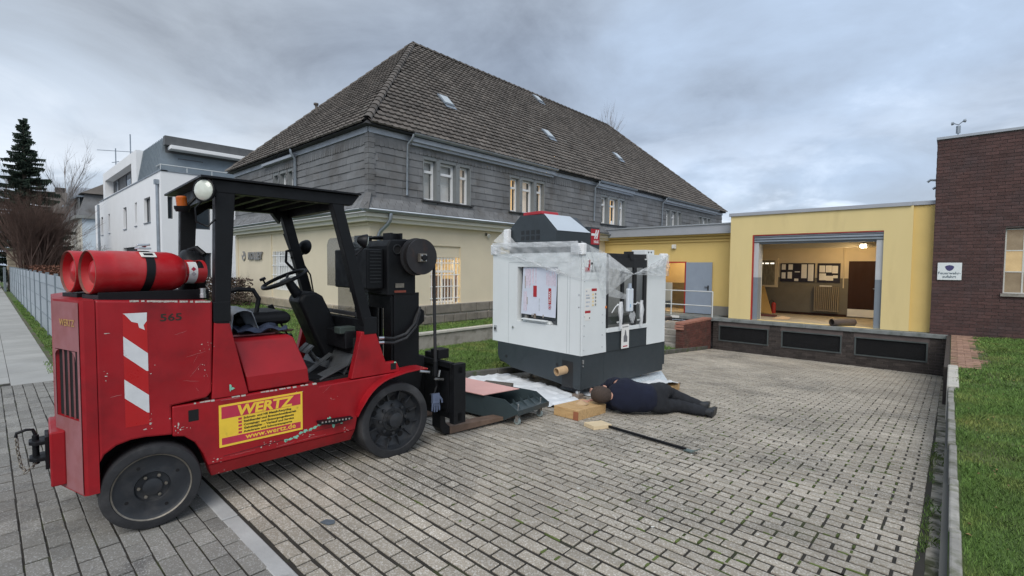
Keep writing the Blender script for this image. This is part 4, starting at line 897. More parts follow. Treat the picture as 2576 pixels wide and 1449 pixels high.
at = thing('roof_antenna', 'thin television aerial on the roof behind the white building', 'antenna', (-61.4, 9, 8)); MB().tube([(0,0,0),(.1,0,5.0)], .05, 5).tube([(-2.0,0,3.9),(1.6,0,3.5)], .04, 4).tube([(.1,-1.4,4.6),(.1,1.6,4.9)], .035, 4).build('aerial', MT['zinc'], at)
at = thing('roof_mast', 'tall thin mast on the roof of the white building', 'antenna', (-54.3, 9, 8)); MB().tube([(0,0,0),(.1,0,5.1)], .05, 5).build('mast', MT['zinc'], at)
# ---------------------------------------------------------------- houses farther left
nh = thing('neighbour_house', 'pale house with slate mansard roof and dormers beyond the white building', 'house', (-58, 6.0, 0))
NF = lambda u, z, d: (-u, d, z); NR_ = lambda u, z, d: (-d, u, z)
mb = MB(); wall(mb, NR_, 0, 8, 0, 5.7, [], .1); mb.build('gable_wall', MT['render_blue'], nh, recalc=False)
wz = [(1.2+2.6*k, 2.3+2.6*k, 3.0, 4.9) for k in range(5)]+[(1.2+2.6*k, 2.3+2.6*k, .8, 2.3) for k in range(5)]
mb = MB(); wall(mb, NF, 0, 15, 0, 5.7, wz, .2); mb.build('street_wall', MT['cream_trim'], nh, recalc=False)
for w_ in wz: window(nh, NF, *w_, .12, .08, glass='glass_dark')
mb = MB(); pbox(mb, NF, -.3, 15.2, 5.7, 5.95, -.45, 8); mb.build('cornice', m('eave_grey', (.26,.27,.26), .8), nh)
mb = MB(); mb.loft([[(.1,-.2,5.95),(.1,8,5.95),(-15,8,5.95),(-15,-.2,5.95)], [(-.5,.35,8.0),(-.5,7.4,8.0),(-14.5,7.4,8.0),(-14.5,.35,8.0)]]); mb.build('mansard', MT['slate'], nh)
mb = MB(); mb.loft([[(-.1,.0,8.0),(-.1,7.8,8.0),(-15,7.8,8.0),(-15,.0,8.0)], [(-2.6,3.4,10.2),(-2.6,4.2,10.2),(-12,4.2,10.2),(-12,3.4,10.2)]]); mb.build('roof', MT['roof_tile'], nh)
for u, w_, hz_ in ((1.0, 2.0, 7.7), (5.2, 4.2, 7.9), (11.5, 2.0, 7.7)):
    mb = MB(); wall(mb, NF, u, u+w_, 6.0, hz_, [(u+.3+k*.95, u+.95+k*.95, 6.4, hz_-.3) for k in range(int(w_/.95))], .1)
    mb.build('dormer', MT['reveal_grey'], nh, recalc=False); q = MB(); pbox(q, NF, u-.15, u+w_+.15, hz_, hz_+.15, -.2, 3); q.build('dormer_roof', MT['zinc'], nh)
    q = MB(); pbox(q, NF, u+.05, u+w_-.05, 6.05, hz_-.02, .1, .14); q.build('dormer_glass', MT['glass_dark'], nh)
q = MB(); q.prism([(-5.2+4.2*0-.0, 7.9)]+[(-7.3+2.1*math.cos(PI*k/10), 8.0+1.3*math.sin(PI*k/10)) for k in range(11)], 'y', -.1, 3); q.build('arched_gable', MT['zinc_flat'], nh, smooth=40)
fh = thing('far_house', 'distant dark roofed house with chimneys behind the bare shrubs', 'house', (-76, 6.5, 0))
mb = MB(); mb.box(-10, 0, -1.5, 8, 0, 6.6); mb.build('wall', m('far_wall', (.36,.33,.30), .9), fh)
mb = MB(); mb.loft([[(.3,-1.9,6.6),(.3,8.3,6.6),(-10.3,8.3,6.6),(-10.3,-1.9,6.6)], [(-1.2,-1.7,9.9),(-1.2,8,9.9),(-9,8,9.9),(-9,-1.7,9.9)]]); mb.build('roof', MT['roof_tile'], fh)
mb = MB(); mb.box(-2.6,-1.6,-.7,.2,9.7,10.5); mb.build('chimney', MT['brick_sooty'], fh)
for k in range(3): window(fh, lambda u, z, d: (.0-d-.0+.1, u, z), -1+2.4*k, 0+2.4*k, 3.6, 5.2, .02, .08, glass='glass_dark')
# ================================================================ fence, wall, trees
fm_ = m('fence_grey', (.34,.385,.42), .55, .1, var=.06, scale=1.5, island=.08); fp_ = m('fence_post', (.22,.26,.29), .5, .3, var=.08)
fence = thing('privacy_fence', 'long grey strip fence along the footway', 'fence', (0, .95, 0))
xf = [-11.2-2.0*k for k in range(15)]
for k, x in enumerate(xf):
    MB().box(x-.03, x+.03, -.03, .03, -.05, 1.44).build('post', fp_, fence)
    if k < len(xf)-1:
        for (z0, z1) in ((.05,.42),(.43,.80),(.81,1.17),(1.18,1.40)):
            MB().box(x-1.965, x-.035, -.008+rnd.gauss(0,.002), .008, z0, z1-.006).build('strip', fm_, fence)
        MB().tube([(x-2,-.015,.425),(x,-.015,.425)], .006, 4).tube([(x-2,-.015,.805),(x,-.015,.805)], .006, 4).tube([(x-2,-.015,1.175),(x,-.015,1.175)], .006, 4).build('wire', fp_, fence)
for x in xf[:6]: pass
f2 = thing('gate_panel', 'short grey gate panel standing forward at the end of the fence', 'gate', (-40.2, .75, 0)); MB().box(-2.2, 0, -.02, .02, .05, 1.35).build('panel', fm_, f2); MB().box(-.04,.04,-.05,.05,-.05,1.4).build('post', fp_, f2)
pl = thing('gate_pillar', 'stone gate pillar with flat cap beside the footway', 'pillar', (-42.0, 1.25, 0)); z = 0
for k in range(8): MB().box(-.36+.02*(k%2), .36-.02*(k%2), -.36+.02*(k%2), .36-.02*(k%2), z+.01, z+.30).build('stone', MT['plinth_stone_tan'], pl, bevel=.03); z += .30
MB().box(-.30,.30,-.30,.30,0,z).build('core', MT['mortar'], pl); MB().box(-.45,.45,-.45,.45,z,z+.14).build('cap', MT['kerb_dark'], pl, bevel=.03)
sp = thing('street_pole', 'thin grey pole at the far left of the footway', 'pole', (-39.0, .35, 0)); MB().tube([(0,0,0),(0,0,2.9)], .06, 8).build('pole', fp_, sp)
def leaf_cloud(mb, n, boxf, size, rng, flat=.5):
    for _ in range(n):
        c = boxf(); a = Vector((rng.gauss(0,1), rng.gauss(0,1), rng.gauss(0,1)*flat)).normalized()*size*rng.uniform(.6,1.4); b = a.orthogonal().normalized()*size*.55*rng.uniform(.6,1.3)
        mb.add([c-a*.5, c+b*.5, c+a*.5, c-b*.5], [(0,1,2,3)])
hg = thing('beech_hedge', 'low russet brown beech hedge behind the grey fence', 'hedge', (-30, 1.9, 0)); mb = MB()
leaf_cloud(mb, 9000, lambda: Vector((rnd.uniform(-14,16), rnd.uniform(-.35,.35), rnd.uniform(.2,1.0)**.7*1.52+rnd.gauss(0,.03))), .075, rnd); tag(mb.build('foliage', MT['hedge_leaf'], hg, recalc=False), kind='stuff')
# spruce
def spruce(x, y, h, rad, label):
    t = thing('spruce_tree', label, 'tree', (x, y, 0))
    MB().tube([(0,0,0),(.05,0,h*.5),(0,0,h*.98)], [.28,.16,.02], 8).build('trunk', MT['bark'], t)
    mb = MB(); rr = random.Random(5); z = .8
    while z < h-.1:
        f = 1-z/h; R = rad*(f**.95)*rr.uniform(.80,1.15)+.10; nb = int(6+8*f)
        for k in range(nb):
            a = rr.uniform(0, 2*PI); L_ = R*rr.uniform(.65,1.12); dz = -.10*L_+rr.gauss(0,.04); d = Vector((math.cos(a), math.sin(a), 0)); s = d.cross(Vector((0,0,1)))
            zz = z+rr.uniform(-.15,.15); ns = max(4, int(L_/.11))
            for q in range(ns):
                u = (q+.5)/ns; p = d*(L_*u) + Vector((0,0,zz+dz*u*1.3+.12*L_*u*u)); wd = (.10+.34*(1-u)*min(1,u*3))*min(1, L_)*.95+.05
                for sgn in (-1, 1):
                    e = p + s*sgn*wd*rr.uniform(.7,1.2) + d*.13 + Vector((0,0,-.11-rr.random()*.10)); mid = p+d*.08
                    mb.add([p-d*.05+Vector((0,0,.02)), mid+Vector((0,0,-.02)), e], [(0,1,2)]); mb.add([p+Vector((0,0,.03)), p+s*sgn*wd*.5+d*.14+Vector((0,0,.03)), p+s*sgn*wd*.35-Vector((0,0,.18+rr.random()*.08))], [(0,1,2)])
            tip = d*(L_*1.05)+Vector((0,0,zz+dz*1.3+.16*L_)); mb.add([d*(L_*.8)+Vector((0,0,zz+dz+.1*L_))+s*.05, d*(L_*.8)+Vector((0,0,zz+dz+.1*L_))-s*.05, tip], [(0,1,2)])
        z += .17+.10*f
    tag(mb.build('crown', MT['needles'], t, recalc=False), kind='stuff'); return t
spruce(-46, 1.95, 11.35, 2.9, 'tall dark spruce at the left edge beyond the grey fence')
def bare(name, x, y, h, spread, n, label, mtl, cat='tree', trunk=1, seed=1, z0=0, up=.5, depth=4, r0=.09, twigs=5):
    t = thing(name, label, cat, (x, y, z0)); rr = random.Random(seed); mb = MB(); tw_ = MB()
    def grow(mb_, p, d, L_, r, k):
        q = p+d*L_; 
        if k <= 1:
            s = d.orthogonal().normalized()*r; tw_.add([p-s, p+s, q], [(0,1,2)])
            s2 = d.cross(s).normalized()*r; tw_.add([p-s2, p+s2, q], [(0,1,2)])
        else: mb_.tube([p, q], [r, r*.65], 4, caps=False)
        if k == 0: return
        for _ in range(twigs if k <= 2 else 4):
            nd = (d*up + Vector((rr.gauss(0,1), rr.gauss(0,1), rr.gauss(.25,.6)))*spread).normalized(); grow(mb_, p+d*L_*rr.uniform(.35,1), nd, L_*rr.uniform(.55,.85), r*.55, k-1)
    for k in range(n):
        a = rr.uniform(0, 2*PI); b = Vector((math.cos(a)*rr.random()*trunk, math.sin(a)*rr.random()*trunk, 0)); grow(mb, b, (Vector((math.cos(a)*spread*.7, math.sin(a)*spread*.7, 1))).normalized(), h*.34, r0, depth)
    mb.build('branches', MT[mtl], t, recalc=False); tag(tw_.build('twigs', MT[mtl], t, recalc=False), kind='stuff'); return t
bare('bare_shrub', -38.5, 1.75, 6.6, .23, 26, 'wide brown leafless shrub in front of the spruce', 'twig_brown', 'shrub', .7, 3, up=.95, depth=4, r0=.04, twigs=5)
bare('bare_shrub', -42.0, 3.0, 3.6, .28, 14, 'smaller brown leafless shrub before the far houses', 'twig_brown', 'shrub', .9, 9, up=.95, depth=4, r0=.04, twigs=5)
bare('bare_tree', -46.0, 3.9, 4.6, .66, 5, 'pale leafless tree before the neighbouring house', 'twig_grey', 'tree', .6, 12, up=.7, depth=4, r0=.06)
bare('bare_tree', -62.0, 4.0, 14.5, .25, 3, 'tall slim leafless tree rising left of the far houses', 'twig_grey', 'tree', .3, 21, up=1.0, depth=4, r0=.10)
bare('poplar_tree', -46.0, 70.0, 29, .20, 6, 'bare poplar top showing above the tiled roof ridge', 'twig_grey', 'tree', .8, 30, up=1.1, depth=5, r0=.3, twigs=4)
# clipped bare shrub against the house
t = thing('clipped_shrub', 'square clipped brown shrub against the cream side wall', 'shrub', (-18.6, 5.55, .2)); mb = MB()
leaf_cloud(mb, 3600, lambda: Vector((rnd.uniform(-1.45,1.45), rnd.uniform(-.5,.5), rnd.uniform(0,1.0))), .085, rnd, 1)
for _ in range(420):
    a = Vector((rnd.uniform(-1.3,1.3), rnd.uniform(-.45,.45), .9)); b = a+Vector((rnd.gauss(0,.12), rnd.gauss(0,.1), abs(rnd.gauss(.15,.16)))); s = Vector((.006,0,0)); mb.add([a-s, a+s, b], [(0,1,2)])
tag(mb.build('twigs', m('shrub_brown', (.075,.052,.042), .95, var=.3, scale=3, island=.4), t, recalc=False), kind='stuff')
for k in range(9): MB().tube([(rnd.uniform(-1,1), rnd.uniform(-.3,.3), 0), (rnd.uniform(-1.2,1.2), rnd.uniform(-.4,.4), .9)], .015, 5).build('stem', MT['bark'], t)
# ================================================================ forklift truck (x across, y along, near side x = 0)
m('truck_red', (.32,.0065,.0125), .44, var=.16, scale=2.6, bump=.10, bscale=9, col2=(.17,.006,.010), c2lo=.50, c2hi=.78, c2scale=3.1, spec=.45)
m('truck_red_dull', (.30,.125,.135), .85, var=.12, scale=3, col2=(.26,.09,.09), c2lo=.45, c2hi=.65, c2scale=5)
m('truck_black', (.0065,.0072,.009), .5, var=.2, scale=5, bump=.05, bscale=60, spec=.28)
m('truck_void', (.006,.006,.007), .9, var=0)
m('rubber', (.019,.020,.023), .75, var=.2, scale=8, bump=.25, bscale=50, col2=(.06,.06,.062), c2lo=.55, c2hi=.75, c2scale=3)
m('wheel_disc', (.020,.023,.028), .45, var=.25, scale=6, bump=.1, bscale=40, col2=(.04,.04,.042), c2lo=.5, c2hi=.7, c2scale=8)
m('worn_metal', (.22,.20,.17), .5, .6, var=.3, scale=20); m('bright_metal', (.62,.63,.64), .3, .9, var=.1)
m('rusty_fork', (.16,.105,.075), .75, .2, var=.25, scale=7, bump=.2, bscale=40)
m('stripe_white', (.66,.68,.70), .45, var=.08, scale=8, col2=(.42,.40,.40), c2lo=.62, c2hi=.70, c2scale=14); m('stripe_red', (.45,.012,.014), .35, var=.05)
m('decal_yellow', (.86,.58,.05), .5, var=.07, scale=9, col2=(.55,.36,.05), c2lo=.62, c2hi=.72, c2scale=16); m('decal_red', (.50,.03,.07), .5, var=.12, scale=9); m('decal_ink', (.02,.018,.012), .6, var=.1)
m('chip_green', (.22,.55,.42), .6, var=.12, scale=20); m('chip_bare', (.50,.47,.43), .6, var=.25, scale=30)
m('amber', (.50,.11,.01), .25, var=.05, spec=.7); m('lamp_glass', (.66,.70,.62), .15, var=.12, scale=12, spec=.8)
FK = thing('forklift', 'red gas forklift truck with black overhead guard', 'forklift', (-3.6, 1.5, 0), -math.radians(3))
RED, BLK = MT['truck_red'], MT['truck_black']
W = -1.25
# counterweight
mb = MB()
arch = [(-1.08,.47),(-1.055,.52),(-1.00,.56),(-.93,.578),(-.86,.578),(-.72,.56)]
mb.prism([(-1.08,1.437)] + arch + [(-.725,.748),(-.53,.765),(-.50,.80),(-.485,1.405)], 'x', W, 0)
pl_ = [(0,-1.08),(0,-1.13),(-.008,-1.148),(-.32,-1.25),(-.93,-1.25),(W+.008,-1.148),(W,-1.13),(W,-1.08)]
notch = [(0,-1.08),(0,-1.13),(-.008,-1.148),(-.035,-1.157),(-.035,-1.09),(-.295,-1.09),(-.295,-1.242),(-.32,-1.25),(-.93,-1.25),(W+.008,-1.148),(W,-1.13),(W,-1.08)]
cw = mb.build('counterweight', [RED], FK, bevel=.012)
mb = MB(); mb.prism(pl_, 'z', 1.14, 1.437); mb.prism(notch, 'z', .74, 1.14); mb.prism(pl_, 'z', .30, .74); mb.build('rear_corner', RED, cw)
mb = MB(); mb.quad((-.036,-1.147,.741),(-.2945,-1.229,.741),(-.2945,-1.229,1.139),(-.036,-1.147,1.139)); mb.build('recess_shade', MT['truck_void'], cw)  # black sheet just behind the face, painting the shade inside the radiator opening
for k in range(3): MB().box(-.102-.062*k, -.096-.062*k, -1.178-.0195*k, -1.170-.0195*k, .74, 1.14).build('bar', MT['truck_red_dull'], cw)
for k in range(5):                                # rounded head of the opening
    a = PI*k/5; 
MB().prism([(-.001,.30)]+[(-.001-.0,.30)][:0]+[(.0,.31),(-.045,.24),(-1.10,.24),(W,.31)], 'y', -1.146, -1.082).build('lower_lip', RED, cw) if False else None
fl_ = MB(); fl_.quad((.0025-.008+.002,-1.1495-.003,.31),(-.32,-1.2535,.31),(-.32,-1.2535,.738),(-.0055,-1.1525,.738)); fl_.build('faded_corner', MT['truck_red_dull'], cw, recalc=False)
fl_ = MB()
for l0, s_ in ((-.036, -1), (-.294, 1)):               # rounded top corners of the opening
    c_ = l0+s_*.06; pts_ = [(l0, 1.1395), (c_, 1.1395)]+[(c_-s_*.06*math.sin(t), 1.0795+.06*math.cos(t)) for t in [PI/2*k/6 for k in range(7)]]
    fl_.add([(l_, -1.1545-(-l_-.0)*.3185-.0015, z_) for l_, z_ in pts_], [tuple(range(len(pts_)))])
fl_.build('corner_fillet', MT['truck_red_dull'], cw, recalc=False)
fl_ = MB(); fl_.quad((-.0055,-1.1525,1.142),(-.32,-1.2535,1.142),(-.32,-1.2535,1.425),(-.0055,-1.1525,1.425)); fl_.quad((-.0055,-1.1525,.738),(-.033,-1.1605,.738),(-.033,-1.1605,1.142),(-.0055,-1.1525,1.142)); fl_.quad((-.297,-1.2465,.738),(-.32,-1.2535,.738),(-.32,-1.2535,1.142),(-.297,-1.2465,1.142)); fl_.build('faded_corner', MT['truck_red_dull'], cw, recalc=False)
rv = Vector((-.95,-.31,0)).normalized()
cdir = Vector((.95,.31,0)).normalized()
text('faded_lettering', 'WERTZ', .055, m('faded_yellow', (.42,.24,.09), .7, var=.3, scale=30), cw, face_matrix((-.225,-1.226,1.285), cdir, (0,0,1)), bold=.001)
for k in range(6): pass
# hitch
hb = MB(); hb.box(-.62,-.20,-1.285,-1.215,.33,.655); hm = hb.build('hitch_block', RED, FK, bevel=.008)
mb = MB()
for z in (.56, .46): mb.prism([(-.36,-1.28),(-.50,-1.28),(-.50,-1.345),(-.47,-1.375),(-.40,-1.375),(-.36,-1.345)], 'z', z-.011, z+.011)
mb.box(-.52,-.34,-1.305,-1.286,.40,.60); mb.tube([(-.435,-1.345,.42),(-.435,-1.345,.60)], .017, 10)
mb.build('towing_jaw', MT['truck_black'], hm, bevel=.003)
MB().tube([(-.435,-1.345,.60),(-.435,-1.355,.635),(-.435,-1.385,.64),(-.435,-1.425,.628),(-.435,-1.428,.605)], .009, 8).build('pin_handle', MT['truck_black'], hm, smooth=50)
ch = MB()
pts = [Vector((-.435,-1.425,.60)), Vector((-.43,-1.422,.52)), Vector((-.42,-1.41,.43)), Vector((-.41,-1.39,.39)), Vector((-.41,-1.365,.41)), Vector((-.41,-1.345,.44))]
def along(pts, s):
    for a, b in zip(pts, pts[1:]):
        L_ = (b-a).length
        if s <= L_: return a+(b-a)*(s/L_), (b-a).normalized()
        s -= L_
    return pts[-1], (pts[-1]-pts[-2]).normalized()
tot = sum((b-a).length for a, b in zip(pts, pts[1:])); nl = int(tot/.024)
for k in range(nl):
    c, d = along(pts, (k+.5)*tot/nl); s = d.orthogonal().normalized(); s = s if k % 2 else d.cross(s)
    ch.tube([c+d*.016*math.cos(a)+s*.008*math.sin(a) for a in [2*PI*q/10 for q in range(11)]], .0034, 5)
ch.build('chain', MT['worn_metal'], hm)
# chassis and side frames
mb = MB()
prof = [(-.722,.742),(-.722,.55),(-.66,.535),(-.60,.48),(-.555,.39),(-.53,.305),(.515,.305),(.535,.40),(.575,.52),(.64,.61),(.72,.672),(.80,.700),(1.00,.700),(1.00,.722),(.22,.714),(.20,.742)]
mb.prism(prof, 'x', W, W+.13)
mb.add([(W,-.53,.305),(W+.04,-.505,.215),(W+.13,-.505,.215),(W+.13,-.53,.305),(W,.515,.305),(W+.04,.495,.215),(W+.13,.495,.215),(W+.13,.515,.305)], [(3,2,1,0),(4,5,6,7),(1,5,4,0),(2,6,5,1),(3,7,6,2)])
mb.build('side_frame', RED, FK, bevel=.008)
mb = MB(); mb.prism(prof, 'x', -.13, 0)
mb.add([(0,-.53,.305),(-.04,-.505,.215),(-.13,-.505,.215),(-.13,-.53,.305),(0,.515,.305),(-.04,.495,.215),(-.13,.495,.215),(-.13,.515,.305)], [(0,1,2,3),(7,6,5,4),(0,4,5,1),(1,5,6,2),(2,6,7,3)])
sf = mb.build('side_frame', RED, FK, bevel=.008)
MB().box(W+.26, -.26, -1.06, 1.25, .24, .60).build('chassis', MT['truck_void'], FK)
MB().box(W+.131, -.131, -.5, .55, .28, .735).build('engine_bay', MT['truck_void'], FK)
for a, b in ((-.10, -.004), (W+.004, W+.10)): MB().prism([(-.478,1.262),(-.385,1.255),(-.275,.744),(-.50,.746)], 'x', a, b).build('pillar_gusset', RED, FK, bevel=.006)
# engine hood
def ring(x0, x1, y0, y1, z): return [(x0,y0,z),(x1,y0,z),(x1,y1,z),(x0,y1,z)]
mb = MB(); mb.loft([ring(W+.02,-.02,-.27,.155,.752), ring(W+.02,-.02,-.285,.145,.86), ring(W+.12,-.115,-.33,.075,1.10), ring(W+.15,-.145,-.33,.045,1.118)]); hood = mb.build('engine_hood', RED, FK, bevel=.010)
mb = MB(); mb.box(W+.22,-.22,-.36,-.02,1.122,1.134); mb.build('hood_mat', MT['truck_red_dull'], hood, bevel=.006)
# fenders over the drive wheels
for x0, x1 in ((-.10, .085), (W-.085, W+.10)):
    cy, cz, R_ = .88, .338, .368; rings = []
    ang = [168-9*k for k in range(9)]
    pts_ = [(cy+R_*math.cos(math.radians(a)), cz+R_*math.sin(math.radians(a))) for a in ang]+[(.96,.722),(1.10,.728),(1.17,.722)]
    for y_, z_ in pts_: 
        xx = x1 if x1 > 0 else x1; k_ = min(1, (z_-.33)/.2)
        a_, b_ = (x0, .012+(x1-.012)*k_) if x1 > 0 else (W-.012+(x0-W+.012)*k_, x1)
        rings.append([(a_,y_,z_),(b_,y_,z_),(b_,y_,z_+.012),(a_,y_,z_+.012)])
    MB().loft(rings).build('fender', RED, FK, bevel=.003)
# front cowl
mb = MB()
for a, b in ((-.07, -.002), (W+.002, W+.07)): mb.prism([(.485,.725),(.575,1.105),(.705,1.095),(.80,.82),(.905,.815),(.93,.76),(.94,.724)], 'x', a, b)
mb.box(W+.072, -.072, .60, .70, 1.04, 1.095); mb.box(W+.072,-.072,.62,.70,.73,1.04)
cowl = mb.build('cowl', RED, FK, bevel=.006)
MB().box(-.0015,.0012,.845,.895,.752,.806).build('lashing_hole', MT['truck_void'], cowl)
MB().box(W+.15, -.15, .15, .50, .738, .748).build('floor_mat', BLK, FK)
mb = MB(); mb.obox((-.575,.545,.84), (.43,0,0), (0,.055,.10), (0,.006,-.004)); mb.obox((-.20,.40,.775),(.075,0,0),(0,.12,.045),(0,0,.004)); mb.build('toe_board', m('plate_grey', (.10,.108,.115), .5, .4, var=.2, scale=6), FK)
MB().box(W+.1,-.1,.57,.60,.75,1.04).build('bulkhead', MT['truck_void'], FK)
mb = MB()
for x_, h_ in ((-.66,.92),(-.56,.915)): mb.obox((x_,.36,h_), (.035,0,0), (0,.035,.03), (0,.006,-.006)); mb.tube([(x_,.37,h_),(x_,.46,.78)], .012, 6)
mb.obox((-.42,.38,.80), (.028,.0,0), (-.02,.13,.075), (0,.004,-.006)); mb.build('pedal', MT['plate_grey'], FK)
# dashboard column and steering wheel
mb = MB(); colp = [(.265,1.345),(.30,1.405),(.40,1.425),(.475,1.38),(.56,1.20),(.62,1.02),(.62,.82),(.50,.80),(.40,1.02)]
mb.prism(colp, 'x', -.78, -.50); dash = mb.build('dashboard', BLK, FK, bevel=.03, seg=3)
mb = MB(); mb.box(-.95,-.14,.50,.63,.95,1.10); mb.build('instrument_shelf', BLK, dash, bevel=.01)
mb = MB(); mb.box(-.26,-.15,.46,.60,1.08,1.135); mb.build('switch_box', m('box_green', (.035,.05,.045), .6, var=.1), dash, bevel=.006)
mb = MB(); mb.tube([(-.64,.235,1.50),(-.64,.30,1.40),(-.64,.37,1.32)], [.035,.045,.05], 12); mb.build('steering_column', BLK, dash, smooth=40)
sc_ = Vector((-.64,.20,1.53)); nv = Vector((0,-.42,.90)).normalized(); u_ = Vector((1,0,0)); v_ = nv.cross(u_)
mb = MB(); mb.tube([sc_+(u_*math.cos(a)+v_*math.sin(a))*.185 for a in [2*PI*k/36 for k in range(37)]], .0155, 10, caps=False)
for a in (.5, 2.6, 4.7): mb.tube([sc_-nv*.02, sc_+(u_*math.cos(a)+v_*math.sin(a))*.182], .010, 6)
mb.lathe([(.0,0),(.05,0),(.045,.03),(.0,.035)], sc_-nv*.035, nv, 16); sw_ = mb.build('steering_wheel', BLK, FK, smooth=60)
kp = sc_+(u_*math.cos(3.9)+v_*math.sin(3.9))*.18; MB().tube([kp, kp+nv*.045], .008, 6).lathe([(.0,0),(.026,0),(.024,.02),(.0,.022)], kp+nv*.045, nv, 12).build('spinner_knob', BLK, sw_, smooth=40)
mb = MB(); mb.tube([(-.88,.30,1.02),(-.90,.20,1.22)], .010, 6); mb.tube([(-.90,.205,1.20),(-.91,.165,1.29)], .024, 8); mb.build('lever', BLK, FK)
mb = MB(); mb.tube([(-.80,.24,.80),(-.82,.28,1.0)], .03, 8); mb.box(-.98,-.84,.18,.34,.75,1.02); mb.build('lever_console', BLK, FK, bevel=.02)
# seat
mb = MB(); mb.loft([ring(-.88,-.42,-.22,.14,1.17), ring(-.90,-.40,-.25,.165,1.20), ring(-.90,-.40,-.25,.165,1.245), ring(-.86,-.44,-.20,.13,1.275)]); seat = mb.build('seat_cushion', BLK, FK, bevel=.02, seg=3)
MB().box(-.84,-.46,-.20,.08,1.135,1.17).build('seat_base', BLK, seat)
MB().box(-.88,-.42,-.17,.15,1.12,1.165).build('seat_rail', BLK, seat) if False else None
mb = MB(); mb.loft([[(-.86,-.24,1.22),(-.44,-.24,1.22),(-.44,-.18,1.22),(-.86,-.18,1.22)], [(-.86,-.27,1.29),(-.44,-.27,1.29),(-.44,-.20,1.29),(-.86,-.20,1.29)], [(-.80,-.28,1.32),(-.50,-.28,1.32),(-.50,-.24,1.32),(-.80,-.24,1.32)]]); mb.build('backrest', BLK, FK, bevel=.02, seg=3)
MB().tube([(-.50,-.28,1.44),(-.48,-.20,1.46),(-.47,-.10,1.45),(-.47,-.06,1.38),(-.47,-.08,1.27),(-.48,-.14,1.22)], .018, 8).build('armrest', BLK, FK, smooth=60)
# overhead guard
mb = MB()
def post(mb, x0, x1, yb0, yb1, zb, yt0, yt1, zt): mb.loft([[(x0,yb0,zb),(x1,yb0,zb),(x1,yb1,zb),(x0,yb1,zb)], [(x0,yt0,zt),(x1,yt0,zt),(x1,yt1,zt),(x0,yt1,zt)]])
for i, (x0, x1) in enumerate(((-.085, -.004), (-1.185, -1.105))):
    q = MB(); post(q, x0, x1, -.475, -.385, 1.245, -.455, -.335, 2.19); gp = q.build('rear_post', BLK, FK, bevel=.006)
    q = MB(); q.box(x0-.004, x1+.004, -.482, -.378, 1.262, 1.40); q.build('post_foot', BLK, gp, bevel=.004)
    q = MB(); post(q, x0, x1, .615, .705, 1.09, .335, .425, 2.15); fp = q.build('front_post', BLK, FK, bevel=.006)
    q = MB(); q.box(x0-.006, x1+.006, .60, .715, 1.08, 1.22); q.build('post_foot', BLK, fp, bevel=.004)
q = MB(); q.loft([ring(-1.225,.035,-.545,.565,2.215), ring(-1.225,.035,-.545,.565,2.228)]); rf = q.build('guard_roof', BLK, FK)
for x0, x1 in ((-.075, .0), (-1.19,-1.115)): MB().prism([(-.46,2.13),(.50,2.13),(.565,2.212),(-.47,2.212)], 'x', x0, x1).build('guard_rail', BLK, FK, bevel=.004)
for k in range(7): MB().box(-1.114, -.076, -.38+.135*k, -.345+.135*k, 2.15, 2.20).build('guard_bar', BLK, FK)
MB().box(-1.114,-.076,-.46,-.42,2.10,2.212).build('guard_cross', BLK, FK); MB().box(-1.114,-.076,.40,.47,2.10,2.212).build('guard_cross', BLK, FK)
q = MB(); q.prism([(-.335,2.13),(-.335,2.06),(-.25,2.13)], 'x', -1.18, -1.11); q.prism([(.42,2.13),(.43,2.02),(.34,2.13)], 'x', -1.18,-1.11); q.prism([(.34,2.13),(.33,2.04),(.26,2.13)], 'x', -1.18,-1.11); q.build('corner_gusset', BLK, FK)
MB().box(-.075,-.0755+.002,-.22,.0,1.9,1.9+.0) if False else None
# lamps on the guard
def lamp(c, d, r, glass, name, loc_parent=FK):
    c, d = Vector(c), Vector(d).normalized(); q = MB(); q.lathe([(.0,-.075),(r*.35,-.075),(r*.75,-.045),(r,-.01),(r,.0),(r*.9,.004),(r*.88,-.004)], c, d, 20, caps=False); o = q.build(name, BLK, loc_parent, smooth=50)
    q = MB(); q.lathe([(r*.9,-.006),(r*.8,.006),(r*.4,.014),(.0,.016)], c, d, 20, caps=False); q.build('lens', MT[glass], o, smooth=60); return o
lamp((.0,-.525,2.135), (.62,-.78,.02), .078, 'lamp_glass', 'work_lamp')
o = lamp((.0,.625,1.85), (.35,.9,-.15), .058, 'lamp_glass', 'head_lamp'); MB().tube([(-.03,.47,1.72),(-.01,.54,1.74),(-.01,.60,1.80)], .012, 6).build('bracket', BLK, o)
o = lamp((-1.24,.62,1.83), (-.35,.9,-.15), .075, 'lamp_glass', 'head_lamp'); MB().tube([(-1.14,.44,1.72),(-1.2,.54,1.74),(-1.22,.60,1.78)], .012, 6).build('bracket', BLK, o)
q = MB(); q.lathe([(.0,0),(.034,0),(.034,.058),(.024,.068),(.0,.070)], (-.38,-.575,2.06), (.1,-.1,1), 16); bc = q.build('beacon', MT['amber'], FK, smooth=40)
MB().lathe([(.0,-.04),(.04,-.04),(.05,-.02),(.05,0),(.0,.002)], (-.38,-.575,2.06), (.1,-.1,1), 16).tube([(-.38,-.57,2.03),(-.36,-.50,2.12)], .012, 6).build('beacon_base', BLK, bc, smooth=40)
MB().tube([(-.05,-.50,2.10),(-.06,-.56,2.02),(-.05,-.56,1.93),(-.02,-.50,1.90),(.0,-.46,1.95)], .007, 6).build('cable', BLK, FK, smooth=60)
MB().tube([(-1.12,.46,1.80),(-1.10,.38,1.78),(-1.09,.37,1.68),(-1.08,.44,1.60),(-1.12,.53,1.59)], .013, 8).build('grab_handle', BLK, FK, smooth=60)
